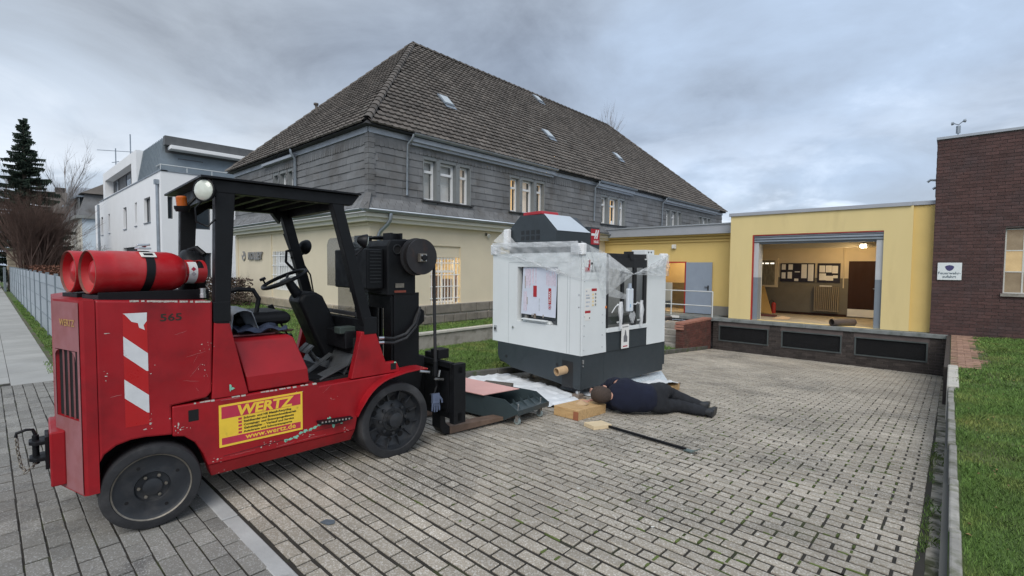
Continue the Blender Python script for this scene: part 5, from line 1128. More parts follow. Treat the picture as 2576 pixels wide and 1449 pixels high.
mb = MB(); mb.tube([(-1.20,.42,1.92),(-1.24,.66,1.35)], .006, 5); mb.tube([(-1.20,.39,1.95),(-1.24,.63,1.30)], .006, 5); mb.tube([(-1.22,.50,1.80),(-1.24,.66,1.55),(-1.24,.70,1.30)], .008, 5); mb.build('hose', BLK, FK)
# far front strut and windshield
MB().box(-1.18,-.09,.60,.66,1.10,1.20).build('cross_beam', BLK, FK, bevel=.006)
MB().box(-1.18,-.09,.62,.66,1.215,1.245).build('cross_tube', m('tube_grey', (.06,.06,.065), .5, .4, var=.1), FK)
mb = MB(); mb.prism([(-1.30,1.44),(-1.30,1.86),(-1.27,1.91),(-1.22,1.93),(-.42,1.93),(-.42,1.05),(-1.05,1.05),(-1.05,1.44)], 'y', .86, .866); mb.build('windshield', MT['plexi'], FK)
# mast
for x0, x1 in ((-.36,-.22), (-.93,-.79)):
    for (y0_, y1_, zt) in ((.98,1.10,1.95), (1.115,1.22,1.90)):
        q = MB(); q.box(x0, x1, y0_, y0_+.02, .10, zt); q.box(x0, x1, y1_-.02, y1_, .10, zt); q.box((x0+x1)/2-.01, (x0+x1)/2+.01, y0_+.02, y1_-.02, .10, zt); q.build('mast_channel', BLK, FK)
for x_ in (-.44, -.71): MB().tube([(x_,1.08,.25),(x_,1.08,1.62)], .045, 12).build('lift_cylinder', BLK, FK, smooth=50)
for z_ in (.45, 1.25): MB().box(-.93,-.22,1.00,1.04,z_,z_+.12).build('mast_crosshead', BLK, FK)
mb = MB(); mb.prism([(.93,1.38),(.93,1.83),(.96,1.885),(1.20,1.90),(1.23,1.875),(1.23,1.38)], 'x', -.95, -.20); mb.box(-.90,-.26,.76,.928,1.44,1.80); mb.box(-.7,-.4,.96,1.15,1.906,1.93); hd = mb.build('mast_head', BLK, FK, bevel=.012)
for k in range(10): MB().box(-.257,-.252,.79,.90,1.50+.03*k,1.508+.03*k).build('vent_slot', m('slot_grey', (.022,.024,.027), .5, var=.1), hd)
MB().lathe([(.038,0),(.045,0),(.045,.012),(.038,.012),(.034,.0)], (-.2,1.03,1.80), (1,0,0), 20, caps=False).build('hole_ring', MT['slot_grey'], hd, smooth=40); MB().lathe([(.0,.001),(.034,.002)], (-.2,1.03,1.80), (1,0,0), 16, caps=False).build('hole', MT['truck_void'], hd)
MB().box(-.197,-.194,1.01,1.10,1.45,1.49).build('data_plate', MT['worn_metal'], hd); MB().box(-.197,-.194,1.0,1.12,1.405,1.425).build('reflector', m('reflector_dull', (.22,.05,.03), .5, var=.1), hd)
# hose reel
rc = Vector((-.06, 1.20, 1.735))
q = MB(); q.lathe([(.0,0),(.170,0),(.173,.004),(.173,.014),(.12,.018),(.12,.085),(.164,.09),(.164,.10),(.0,.10)], rc-Vector((.09,0,0)), (1,0,0), 40); rl_ = q.build('hose_reel', m('reel_dark', (.030,.028,.030), .5, .3, var=.25, scale=5, col2=(.07,.035,.025), c2lo=.55, c2hi=.7), FK, smooth=30)
MB().lathe([(.120,0),(.150,.001),(.168,.0)], rc-Vector((.075,0,0)), (1,0,0), 32, caps=False).build('wound_hose', MT['rubber'], rl_)
q = MB(); q.obox(rc+Vector((.03,-.01,-.01)), (.02,0,0), (0,.038,0), (0,0,.038)); q.build('hub', MT['worn_metal'], rl_, bevel=.004); MB().lathe([(.0,.0),(.026,.0),(.026,.03),(.0,.032)], rc+Vector((.045,-.01,-.01)), (1,0,0), 14).build('hub_cap', BLK, rl_, smooth=40)
for a in range(4): MB().lathe([(.0,0),(.008,0),(.008,.01),(.0,.01)], rc+Vector((.05,-.01+.03*math.cos(PI/4+a*PI/2),-.01+.03*math.sin(PI/4+a*PI/2))), (1,0,0), 8).build('bolt', MT['bright_metal'], rl_)
MB().box(-.20,-.15,1.08,1.32,1.70,1.76).build('reel_arm', BLK, FK)
MB().tube([(-.10,1.365,1.68),(-.10,1.375,1.10),(-.10,1.385,.70)], .0155, 8).build('hose_drop', MT['rubber'], FK, smooth=60)
q = MB(); q.tube([(-.10,1.385,.74),(-.10,1.385,.60)], [.022,.032], 10); q.tube([(-.10,1.385,.60),(-.10,1.40,.50),(-.10,1.37,.42)], .012, 6); q.tube([(-.14,1.36,.42),(-.13,1.42,.33)], .016,6); q.build('hose_end', BLK, FK)
q = MB(); q.tube([(-.05,1.385,.60),(-.05,1.40,.66)], .011, 8); q.tube([(-.05,1.34,.585),(-.05,1.44,.565)], .012, 8); q.tube([(-.12,1.22,.665),(-.12,1.33,.64)], .012, 8); q.build('fitting', MT['bright_metal'], FK, smooth=40)
q = MB()
for k, (dx, dz) in enumerate(((0,0),(.0,.04),(-.03,.02))):
    q.tube([(-.08+dx,.80,.985+dz),(-.10+dx,.93,.965+dz),(-.13+dx,1.08,.99+dz),(-.16+dx,1.20,1.08+dz),(-.19+dx,1.27,1.22+dz)], .013, 8)
q.build('hydraulic_hose', MT['rubber'], FK, smooth=60)
for k in range(2): MB().tube([(-.07,.765,.988+.04*k),(-.08,.82,.984+.04*k)], .015, 8).build('hose_fitting', MT['bright_metal'], FK, smooth=40)
mb = MB(); mb.prism([(1.00,.45),(1.27,.45),(1.33,.72),(1.33,.78),(1.27,.80),(1.27,1.08),(1.33,1.12),(1.33,1.22),(1.27,1.26),(1.27,1.40),(1.00,1.40)], 'x', -.235, -.205); mb.build('mast_bracket', BLK, FK, bevel=.004)
# carriage and forks
q = MB(); q.box(-1.20,.095,1.50,1.56,.63,.70); q.box(-1.20,.095,1.50,1.56,.17,.26); q.box(.02,.095,1.46,1.60,.15,.725); q.box(-1.20,-1.12,1.46,1.60,.15,.725); q.box(-1.15,.05,1.45,1.50,.68,.735); q.box(-.5,-.44,1.48,1.56,.24,.64); q.box(-.05,-.01,1.47,1.56,.24,.64)
q.box(-1.11,.019,1.485,1.495,.25,.64); cr_ = q.build('fork_carriage', BLK, FK, bevel=.005)
q = MB(); q.box(-.30,-.17,1.47,1.60,.736,.83); q.box(-.42,-.301,1.48,1.58,.736,.79); q.build('latch_box', BLK, cr_, bevel=.006)
q = MB(); q.box(-.62,-.50,1.56,1.58,.2,.7); q.build('shield', BLK, cr_)
for x0 in (-.32, -.98):
    q = MB(); q.prism([(1.50,.12),(1.50,.62),(1.56,.62),(1.56,.16),(1.57,.08),(1.62,.033),(1.62,-.046),(1.54,-.02),(1.50,.04)], 'x', x0, x0+.14); tn = q.build('fork_shank', BLK, FK, bevel=.006); q = MB(); q.prism([(1.622,.033),(2.55,-.045),(2.55,-.075),(1.622,-.046)], 'x', x0, x0+.14); q.build('fork_tine', MT['rusty_fork'], FK, bevel=.004)
# wheels
def drive_wheel(x_out, yc, zc, r, w, sgn, name='front_wheel'):
    c = Vector((x_out-sgn*w, yc, zc)); d = Vector((sgn, 0, 0)); 
    q = MB(); q.lathe([(r*.78,0),(r*.985,0),(r,.012),(r,w-.012),(r*.985,w),(r*.97,w+.003),(r*.80,w+.003),(r*.775,w-.006)], c, d, 56, caps=False); Wh = q.build(name, MT['rubber'], FK, smooth=35)
    q = MB(); q.lathe([(r*.775,w-.004),(r*.77,w-.05),(r*.73,w-.075),(r*.50,w-.095),(r*.44,w-.085),(r*.30,w-.06),(r*.30,w-.05),(r*.20,w-.05),(r*.19,w-.004),(r*.14,w),(0,w+.001)], c, d, 48, caps=False)
    rim = q.build('rim', MT['wheel_disc'], Wh, smooth=35)
    hs = MB()
    for k in range(10):
        a = 2*PI*k/10+.2; p = Vector((0, math.cos(a), math.sin(a))); hs.lathe([(0,w-.083),(r*.072,w-.083),(r*.072,w-.09)], c+p*r*.56, d, 14, caps=False)
    hs.build('hand_hole', MT['truck_void'], Wh)
    for k in range(12):
        a = 2*PI*(k+.5)/12; p = Vector((0, math.cos(a), math.sin(a))); t_ = Vector((0,-math.sin(a),math.cos(a)))
        MB().obox(c+d*(w-.066)+p*r*.64, p*r*.12, t_*.005, d*.020).build('rim_rib', MT['wheel_disc'], Wh)
    bt = MB()
    for k in range(8):
        a = 2*PI*k/8; p = Vector((0, math.cos(a), math.sin(a))); bt.lathe([(r*.045,w-.07),(r*.045,w-.045),(0,w-.043)], c+p*r*.38, d, 8, caps=False)
    for k in range(14):
        a = 2*PI*k/14; p = Vector((0, math.cos(a), math.sin(a))); bt.lathe([(r*.02,w-.05),(r*.02,w-.04),(0,w-.04)], c+p*r*.245, d, 6, caps=False)
    bt.build('wheel_nut', MT['wheel_disc'], Wh); return Wh
drive_wheel(.03, .880, .308, .326, .23, 1); drive_wheel(W-.03, .880, .308, .326, .23, -1)
def steer_wheel(xc, yc, zc, r, w, sgn, ang):
    d = Vector((sgn*math.cos(ang), math.sin(ang)*sgn, 0)); c = Vector((xc, yc, zc))-d*w*.5
    q = MB(); q.lathe([(r*.80,0),(r*.97,0),(r,.015),(r,w-.015),(r*.97,w),(r*.86,w+.005),(r*.80,w+.004),(r*.785,w-.004)], c, d, 56, caps=False); Wh = q.build('rear_wheel', MT['rubber'], FK, smooth=35)
    q = MB(); q.lathe([(r*.785,w-.005),(r*.74,w-.012),(r*.70,w-.018),(r*.36,w-.012),(r*.33,w-.03),(r*.20,w-.032),(r*.19,w-.010),(r*.12,w-.006),(0,w-.005)], c, d, 48, caps=False); rim = q.build('rim', MT['wheel_disc'], Wh, smooth=35)
    MB().lathe([(r*.755,w-.004),(r*.785,w+.001),(r*.79,w-.002)], c, d, 48, caps=False).build('worn_ring', MT['worn_metal'], Wh, smooth=30)
    s = d.cross(Vector((0,0,1))); q = MB()
    for k in range(4):
        a = PI/4+.3+k*PI/2; p = s*math.cos(a)+Vector((0,0,1))*math.sin(a); q.lathe([(0,w-.0135),(r*.04,w-.0135),(r*.04,w-.02)], c+p*r*.56, d, 12, caps=False)
    q.build('hand_hole', MT['truck_void'], Wh); q = MB()
    for k in range(6):
        a = k*PI/3; p = s*math.cos(a)+Vector((0,0,1))*math.sin(a); q.lathe([(r*.035,w-.03),(r*.035,w-.016),(0,w-.015)], c+p*r*.265, d, 8, caps=False)
    q.build('wheel_nut', MT['worn_metal'], Wh)
steer_wheel(-.085, -.825, .261, .261, .20, 1, math.radians(-4)); steer_wheel(W+.085, -.825, .261, .261, .20, -1, math.radians(-4))
MB().box(W+.18,-.18,-.88,-.78,.20,.34).build('steer_axle', MT['truck_void'], FK)
# step plate
q = MB(); q.prism([(.195,.452),(.47,.432),(.47,.418),(.33,.405),(.20,.428)], 'x', .0, .055); sp_ = q.build('step_plate', BLK, FK, bevel=.003)
q = MB()
for k in range(9): q.obox((.057,.22+.027*k,.444-.002*k), (.003,0,0), (0,.006,0), (0,0,.006))
q.build('step_teeth', MT['bright_metal'], sp_)
MB().box(-.0015,.0015,-.635,-.578,.625,.70).build('access_hole', MT['truck_void'], sf)
# decals on the side (all flat print)
E1 = .0026
dec = MB().box(.0004, E1, -.462, .092, .408, .698).build('advert_panel', MT['decal_yellow'], FK)
q = MB(); q.box(E1+.0002, E1+.0006, -.447, .077, .602, .684); q.box(E1+.0002, E1+.0006, -.447, .077, .423, .470); 
for k in range(5): q.box(E1+.0002, E1+.0006, -.345, -.323, .575-.024*k, .590-.024*k)
q.build('panel_band', MT['decal_red'], dec)
M_ = lambda y, z: face_matrix((E1+.0012, y, z), (0,1,0), (0,0,1))
text('lettering', 'WERTZ', .098, MT['decal_yellow'], dec, M_(-.355,.608), bold=.0035, sx=1.10, shear=.15, extr=.0003)
for k, s_ in enumerate(('Schrott- und NE Metall-Recycling', 'Stahlhandel und Brennschneidbetrieb', 'Container- und Entsorgungsdienste', 'Gabelstapler – Verkauf und Service', 'Autokrane und Schwertransporte')):
    text('lettering', s_, .0205, MT['decal_ink'], dec, M_(-.312,.577-.024*k), bold=.0006, sx=1.16, extr=.0003)
text('lettering', 'www.wertz.de', .050, MT['decal_yellow'], dec, M_(-.30,.434), bold=.0008, sx=1.15, extr=.0003)
text('number_lettering', '565', .064, MT['decal_ink'], cw, face_matrix((.0012,-.775,1.293), (0,1,0), (0,0,1)), bold=.0012, sx=1.25, extr=.0004)
sr = MB().box(.0004,.0014,-.955,-.838,.66,1.352).build('warning_stripe', MT['stripe_red'], cw)
def stripe(z0, torn=None):
    y0_, y1_ = -.955, -.838; pts_ = [(y0_, z0), (y1_, z0-.115), (y1_, z0-.225), (y1_-.01,z0-.222), (y0_, z0-.115)]
    if torn == 'top': pts_ = [(y0_, 1.352),(y1_,1.352),(y1_-.002,1.30),(y1_-.018,1.275),(y1_-.012,1.245),(y1_-.040,1.262),(y1_-.045,1.29),(y1_-.075,1.30),(y0_+.01,1.345)]
    q = MB(); q.add([(.0018, a, b) for a, b in pts_], [tuple(range(len(pts_)))]); q.build('white_stripe', MT['stripe_white'], sr, recalc=False)
stripe(0, 'top'); stripe(1.215); stripe(.955)
# paint chips: thin irregular flakes on the panels
def chips(mtl, spots, par, x=.0012):
    q = MB(); rr = random.Random(11)
    for y_, z_, w_, h_ in spots:
        n = 11; q.add([(x, y_+w_*math.cos(2*PI*k/n)*rr.uniform(.45,1.1), z_+h_*math.sin(2*PI*k/n)*rr.uniform(.35,1.1)) for k in range(n)], [tuple(range(n))])
    return q.build('paint_chip', MT[mtl], par, recalc=False)
chips('chip_green', [(-.03+.036*k, .345+.011*k+rnd.gauss(0,.005), .024, .010+.009*rnd.random()) for k in range(10)]+[(.33,.385,.014,.028),(-.03,.35,.012,.01),(.40,.386,.014,.008)], sf)
chips('chip_green', [(-.39,.81,.010,.028),(-.375,.80,.018,.010)], FK, .0005)
chips('chip_green', [(.885,.80,.016,.026)], cowl, .0005)
rr_ = random.Random(4)
chips('chip_bare', [(cx_+rr_.gauss(0,.03), cz_+rr_.gauss(0,.012), abs(rr_.gauss(.003,.003))+.001, abs(rr_.gauss(.002,.002))+.0008) for cx_, cz_, n_ in ((-.48,.33,7),(-.45,.24,5),(-.15,.36,8),(.15,.345,9),(.42,.32,6),(-.68,.60,6),(.05,.70,6),(.35,.60,4)) for _ in range(n_)]+[(-.50,.325,.007,.004),(-.20,.345,.006,.008),(-.69,.62,.006,.022),(-.68,.585,.006,.008)], sf)
chips('chip_bare', [(cx_+rr_.gauss(0,.02), cz_+rr_.gauss(0,.03), abs(rr_.gauss(.002,.002))+.001, abs(rr_.gauss(.0015,.0015))+.0008) for cx_, cz_, n_ in ((-.52,1.10,9),(-.53,.95,7),(-.84,.68,7),(-.83,1.05,5),(-1.03,1.0,4),(-.72,.60,4)) for _ in range(n_)]+[(-.835,.66,.01,.01),(-.86,.63,.012,.006),(-1.03,1.24,.020,.003)], cw)
q = MB()
for k in range(26):                                # worn upper edge of the side frame
    y0_ = -.60+k*.031+rnd.gauss(0,.005); 
    if rnd.random() < .75: q.box(-.004-.01*rnd.random(), .0012, y0_, y0_+rnd.uniform(.01,.035), .7385-rnd.uniform(0,.006), .7434)
tag(q.build('worn_edge', MT['chip_bare'], sf, recalc=False), kind='stuff')
q = MB()
for k in range(30):
    y0_ = -.92+k*.014; 
    if rnd.random() < .8 : q.box(-.012*rnd.random()-.004, .0012, y0_, y0_+.016, 1.4262-.0005*k*0-rnd.uniform(.0,.004)-(y0_+1.08)*.054+.004, 1.4384-(y0_+1.08)*.054)
tag(q.build('worn_edge', MT['chip_bare'], cw, recalc=False), kind='stuff')
rs_ = random.Random(31)
def scratches(spots, par, mtl, x=.0009):
    q = MB()
    for y_, z_, L_, an, w_ in spots:
        n = 5; pts_ = [(y_+L_*t/n*math.cos(an)+rs_.gauss(0,.0012), z_+L_*t/n*math.sin(an)+rs_.gauss(0,.0012)) for t in range(n+1)]
        for k in range(n):
            (a, b), (c, d) = pts_[k], pts_[k+1]; w2 = w_*(.4+.6*math.sin(PI*(k+.5)/n)); q.add([(x,a,b-w2),(x,c,d-w2),(x,c,d+w2),(x,a,b+w2)], [(0,1,2,3)])
    q.build('scratch', mtl, par, recalc=False)
sc_m = m('scratch_pale', (.42,.16,.16), .6, var=.2, scale=30); sc_d = m('scratch_dark', (.09,.012,.015), .7, var=.2, scale=30)
scratches([(-.62,.92,.10,.9,.0012),(-.60,1.0,.08,1.2,.001),(-.64,1.05,.11,.25,.0009),(-.66,.90,.09,-.2,.0008),(-1.02,.86,.05,.1,.0015),(-.70,1.2,.07,.3,.0008),(-.57,.80,.05,2.0,.0012)], cw, sc_m)
scratches([(-.535,.86,.22,1.52,.0022),(-.525,1.08,.20,1.6,.0018)], cw, sc_d); scratches([(-.40,.335,.16,.02,.0012),(.05,.325,.22,.01,.001),(-.1,.29+.03,.13,.05,.0012),(.25,.66,.08,.6,.001),(-.45,.73,.12,-.02,.0016)], sf, sc_m)
scratches([(-.44,.345,.5,.035,.003),(.12,.37,.32,.02,.0022)], sf, sc_d)
# ---- gas cylinders on top of the counterweight
m('cyl_red', (.46,.012,.018), .38, var=.08, scale=3, bump=.04, bscale=60, col2=(.46,.06,.06), c2lo=.45, c2hi=.7, c2scale=5, spec=.5); m('cyl_rim', (.20,.09,.07), .8, var=.3, scale=12)
m('label_white', (.74,.74,.74), .5, var=.04)
q = MB(); q.prism([(-.06,-1.06),(-.28,-1.12),(-.46,-.46),(-.22,-.46)], 'z', 1.430, 1.462); q.prism([(-.36,-1.14),(-.58,-1.20),(-.76,-.46),(-.52,-.46)], 'z', 1.436, 1.462); q.prism([(-.050,-1.06),(-.065,-1.06),(-.225,-.46),(-.205,-.46)], 'z', 1.41, 1.478); rack = q.build('cylinder_rack', BLK, FK, bevel=.003)
q = MB()
for k in range(6): q.lathe([(0,.0),(.007,.0)], (-.0505-.0258*(k+.3),-1.04+.1*k,1.455), (1,.26,0), 8, caps=False)
q.build('rack_hole', MT['truck_void'], rack)
Mf = Matrix.Translation((-3.6,1.5,0)) @ Matrix.Rotation(-math.radians(3), 4, 'Z')
def cylinder(xc, yc, label, lab):
    w = Mf @ Vector((xc, yc, 1.598)); t = thing('gas_cylinder', label, 'gas cylinder', w, math.radians(12), 'red gas cylinders on the counterweight'); D = (0,1,0); R_ = .132
    q = MB(); q.lathe([(R_*.955,.0),(R_*.99,.002),(R_,.010),(R_*.995,.05),(R_*.97,.085),(R_,.10),(R_*1.005,.115),(R_,.13),(R_,.27),(R_*1.012,.275),(R_*1.012,.295),(R_,.30),(R_,.42),(R_*.96,.452),(R_*.86,.485),(R_*.70,.510),(R_*.5,.522),(.0,.525)], (0,0,0), D, 48, caps=False); q.build('shell', MT['cyl_red'], t, smooth=35)
    MB().lathe([(R_*.985,.0005),(R_*.96,-.001),(R_*.95,.004),(R_*.94,.012)], (0,0,0), D, 40, caps=False).build('foot_ring', MT['cyl_rim'], t, smooth=40)
    MB().lathe([(R_*.945,.010),(R_*.90,.06),(R_*.82,.075),(R_*.70,.06),(R_*.5,.03),(.0,.018)], (0,0,0), D, 40, caps=False).build('base_dome', MT['cyl_red'], t, smooth=40)
    # guard collar with cut-outs
    rc_ = .082; n = 40; rings = []; col = MB()
    for y0_, y1_, gaps in ((.50,.535,[(9,14),(20,25),(33,38)]), (.535,.575,[]), (.575,.628,[(2,11)]), (.628,.648,[])):
        for k in range(n):
            if any(a <= k <= b for a, b in gaps): continue
            a0, a1 = 2*PI*k/n, 2*PI*(k+1)/n; P4 = [(rc_*math.cos(a),yy,rc_*math.sin(a)) for a, yy in ((a0,y0_),(a1,y0_),(a1,y1_),(a0,y1_))]; P5 = [(p[0]*.95,p[1],p[2]*.95) for p in P4]
            col.add(P4+P5, [(0,1,2,3),(7,6,5,4),(0,4,5,1),(1,5,6,2),(2,6,7,3),(3,7,4,0)])
    col.build('valve_collar', MT['cyl_red'], t, smooth=40); MB().tube([(0,.52,0),(0,.60,0)], .022, 10).tube([(0,.585,0),(0,.585,-.05)], .014, 8).build('valve', m('brass', (.45,.32,.12), .35, .9, var=.1), t)
    if lab:
        q = MB(); n = 16
        for k in range(n):
            a0, a1 = -1.35+2.3*k/n, -1.35+2.3*(k+1)/n; r_ = rc_+.0015; q.add([(r_*math.cos(a0),.528,r_*math.sin(a0)),(r_*math.cos(a1),.528,r_*math.sin(a1)),(r_*math.cos(a1),.585,r_*math.sin(a1)),(r_*math.cos(a0),.585,r_*math.sin(a0))], [(0,1,2,3)])
        lb = q.build('label', MT['label_white'], t, recalc=False)
        for z_, c_ in ((.018,'decal_red'), (-.014,'label_grey')):
            q = MB(); a_ = z_/rc_; r_ = rc_+.0035; s_ = .0165
            q.add([(r_*math.cos(a_),.556,r_*math.sin(a_)+s_),(r_*math.cos(a_)+.0,.556+s_,r_*math.sin(a_)),(r_*math.cos(a_),.556,r_*math.sin(a_)-s_),(r_*math.cos(a_),.556-s_,r_*math.sin(a_))], [(0,1,2,3)]); q.build('hazard_mark', m('label_grey', (.35,.33,.36), .6, var=.3, scale=200) if c_ == 'label_grey' else MT[c_], lb, recalc=False)
    # strap
    q = MB(); r_ = R_+.004; n = 40; rg = []
    for yy in (.255, .305): rg.append([(r_*math.cos(2*PI*k/n), yy+.012*math.sin(2*PI*k/n), r_*math.sin(2*PI*k/n)) for k in range(n)])
    q.loft(rg, caps=False); q.build('strap', BLK, t, smooth=60, recalc=False)
    if lab:
        a_ = math.radians(52); c_ = Vector((r_*math.cos(a_), .285, r_*math.sin(a_))); nn = Vector((math.cos(a_),0,math.sin(a_))); tt = Vector((-math.sin(a_),0,math.cos(a_)))
        q = MB(); q.obox(c_+nn*.004, (0,.043,0), tt*.024, nn*.003); bk = q.build('buckle', MT['plastic_white'], t, bevel=.003); MB().obox(c_+nn*.008, (0,.026,0), tt*.010, nn*.001).build('buckle_slot', BLK, bk)
        q = MB(); q.obox((.03,.28,R_+.02), (.03,0,0),(0,.035,0),(0,0,.006)); q.obox((.0,.30,R_+.035), (.025,0,.01),(0,.012,0),(0,0,.004)); q.tube([(.02,.25,R_+.04),(.03,.32,R_+.045)], .008, 8); q.build('tension_latch', MT['bright_metal'], t, bevel=.002)
cylinder(-.175, -1.10, 'front red gas cylinder with white hazard label strapped on the counterweight', True); cylinder(-.45, -1.175, 'rear red gas cylinder half hidden behind the labelled one', False)
q = MB(); q.lathe([(0,0),(.024,0),(.024,.025),(.021,.027),(.021,.065),(0,.066)], (-.20,-.50,1.42), (0,0,1), 8); q.build('coolant_cap', MT['bright_metal'], FK, smooth=30)
q = MB(); q.tube([(-.24,-.68,1.455),(-.24,-.56,1.452)], .008, 8); q.tube([(-.24,-.82,1.47),(-.24,-.68,1.455)], .012, 8); q.build('gas_hose', MT['worn_metal'], FK)
# black air cleaner dome behind the cylinders
q = MB(); q.lathe([(0,0),(.17,0),(.175,.03),(.175,.10),(.165,.12),(.13,.14),(0,.142)], (-.62,-.42,1.585), (0,-1,0), 36); q.lathe([(.185,.035),(.185,.06),(.175,.062)], (-.62,-.42,1.585), (0,-1,0), 36, caps=False); q.tube([(-.60,-.5,1.75),(-.55,-.46,1.77),(-.5,-.42,1.72)], .02, 8); ac = q.build('air_cleaner', BLK, FK, smooth=40)
# cloths and gloves
def cloth(name, pts, nx, ny, f, mtl, label, cat, parent=None, thick=.004):
    mb = MB(); vs = [f(i/nx, j/ny) for j in range(ny+1) for i in range(nx+1)]; mb.add(vs, [(j*(nx+1)+i, j*(nx+1)+i+1, (j+1)*(nx+1)+i+1, (j+1)*(nx+1)+i) for j in range(ny) for i in range(nx)])
    o = mb.build(name, mtl, parent, smooth=180, recalc=False); s = o.modifiers.new('t', 'SOLIDIFY'); s.thickness = thick
    if label: tag(o, label, cat)
    return o
m('cloth_grey', (.27,.30,.34), .95, var=.25, scale=12, bump=.4, bscale=80); m('cloth_navy', (.035,.048,.085), .95, var=.3, scale=12, bump=.4, bscale=80); m('glove_blue', (.11,.14,.22), .9, var=.2, scale=20)
def jf(u, v):
    a = PI*1.15*(v-.18); y_ = -.245+.10*math.sin(a)*-1*0; r_ = .05+.02*math.sin(u*9)
    zt = 1.30; 
    if v < .45: z_ = 1.14+(zt-1.14)*(v/.45); y_ = -.13+.02*math.sin(u*14+v*5)-.06*(v/.45)
    elif v < .6: z_ = zt+.02*math.sin((v-.45)/.15*PI); y_ = -.19-.12*(v-.45)/.15
    else: z_ = zt-(v-.6)*.5; y_ = -.32-.01*math.sin(u*12)
    return Mf @ Vector((-.74+.52*u+.02*math.sin(v*9+u*4), y_+.012*math.sin(u*23+v*7), z_+.008*math.sin(u*17)))
cloth('work_jacket', None, 26, 26, jf, MT['cloth_grey'], 'grey work jacket draped over the forklift seat back', 'jacket')
def gf(u, v): return Mf @ Vector((-.52+.36*v, -.30+.34*u+.02*math.sin(v*9), 1.135+.035*abs(math.sin(u*8+v*3))*(1-abs(v-.5))+.025*abs(math.sin(v*11+u*5))))
cloth('dark_rag', None, 26, 20, gf, MT['cloth_navy'], 'crumpled navy rag lying on the red engine hood', 'rag')
def glove(name, loc, label, mtl, rz=0, rx=0, sc=1):
    me = MB(); me.loft([[(x_*sc, y_*sc, z_*sc) for x_, y_ in ((-.035,-.012),(.035,-.012),(.04,.012),(-.04,.012))] for z_ in (.0,-.04,-.09)]); 
    for k in range(4): me.tube([(-.03*sc+.02*k*sc,0,-.085*sc),(-.035*sc+.024*k*sc,.0,-.135*sc),(-.036*sc+.025*k*sc,.004,-(.165+.012*(k in (1,2)))*sc)], [.0105*sc,.010*sc,.008*sc], 7)
    me.tube([(.036*sc,0,-.03*sc),(.062*sc,.0,-.065*sc),(.066*sc,.0,-.095*sc)], [.012*sc,.011*sc,.009*sc], 7)
    o = me.build(name, mtl, None, smooth=60); o.location = loc; o.rotation_euler = (rx, 0, rz); tag(o, label, 'glove'); return o
glove('work_glove', Mf @ Vector((-.06,1.36,.44)), 'blue work glove hanging from the hose end beside the front wheel', MT['glove_blue'], 1.3); 
glove('work_glove', Mf @ Vector((-.22,-.02,1.15)), 'brown leather glove on the navy rag', m('glove_brown', (.08,.05,.03), .9, var=.2), .6, 1.45)
# ================================================================ milling machine (x along its front, y depth, z up)
MO = Vector((-3.96, 5.82, -.15)); MA = math.radians(84)
m('machine_white', (.74,.775,.78), .40, var=.03, scale=2, bump=.03, bscale=140); m('machine_dark', (.034,.044,.051), .45, var=.06, scale=3, bump=.03, bscale=140)
m('machine_panel_grey', (.50,.56,.62), .4, var=.03); m('machine_red', (.42,.02,.03), .4, var=.05); m('machine_black', (.015,.016,.018), .5, var=.1)
m('film', (.84,.87,.89), .25, var=.12, scale=6, bump=.9, bscale=14, alpha=.34, stretch=(1,1,3)); m('film_thick', (.84,.86,.88), .35, var=.10, scale=9, bump=.9, bscale=18, alpha=.62)
m('foam', (.80,.81,.82), .8, var=.06, scale=20); m('film_blue', (.60,.68,.74), .3, var=.08, scale=8, alpha=.85)
MM = thing('milling_machine', 'large white and dark grey milling machine partly wrapped in clear film', 'machine', MO, MA)
WH, DK = MT['machine_white'], MT['machine_dark']
Wd, Dp = 2.28, 1.88
# dark base tray
mb = MB(); mb.prism([(0,.0),(.12,.0),(.14,.02),(.36,.02),(.44,.03),(1.5,.10),(1.84,.20),(1.88,.28),(1.88,.505),(0,.505)], 'x', .0, .03)
mb.prism([(0,.0),(.03,.0),(.03,.505),(0,.505)], 'x', .032, Wd-.06); mb.prism([(0,.10),(.03,.10),(.03,.505),(0,.505)], 'x', Wd-.059, Wd)
mb.prism([(0,.10),(1.88,.2),(1.88,.505),(0,.505)], 'x', Wd-.03, Wd-.001) if False else None
mb.box(.03,Wd,1.85,1.88,.2,.505); mb.box(Wd-.03,Wd-.002,.03,1.85,.1,.504)
base = mb.build('base_tray', DK, MM, bevel=.006)
MB().box(.032,Wd-.031,.031,1.849,.15,.18).build('tray_floor', MT['machine_black'], base)
MB().box(-.0015,.001,.14,.36,.0,.40).build('base_opening', MT['machine_black'], base)
q = MB()
for y_, z_ in ((1.65,.27),(.46,.31)): q.lathe([(0,0),(.028,0)], (-.0018,y_,z_), (-1,0,0), 16, caps=False)
q.build('bolt_hole', MT['machine_black'], base)
q = MB(); q.lathe([(0,0),(.016,0),(.016,.012),(0,.014)], (.05,-.001,.43), (0,-1,0), 10); q.lathe([(0,0),(.016,0),(.016,.012),(0,.014)], (.05,-.001,.40), (0,-1,0), 10); q.lathe([(0,0),(.012,0),(.012,.012),(0,.014)], (.05,-.001,.35), (0,-1,0), 10); q.build('coupling', MT['bright_metal'], base, smooth=40)
MB().box(.55,.551,-.0012,.001,.02,.50).build('seam', MT['machine_black'], base)
# casting and levelling feet under the tray
q = MB(); q.box(.35,1.9,.35,1.6,.02,.15); q.build('casting', MT['machine_black'], MM, bevel=.02)
for x_, y_ in ((.45,.42),(1.8,.42),(.45,1.5),(1.8,1.5)): MB().tube([(x_,y_,-.10-.075*x_),(x_,y_,.03)], .03, 10).lathe([(0,0),(.06,0),(.06,.02),(0,.022)], (x_,y_,-.105-.075*x_), (0,0,1), 16).build('levelling_foot', MT['worn_metal'], MM)
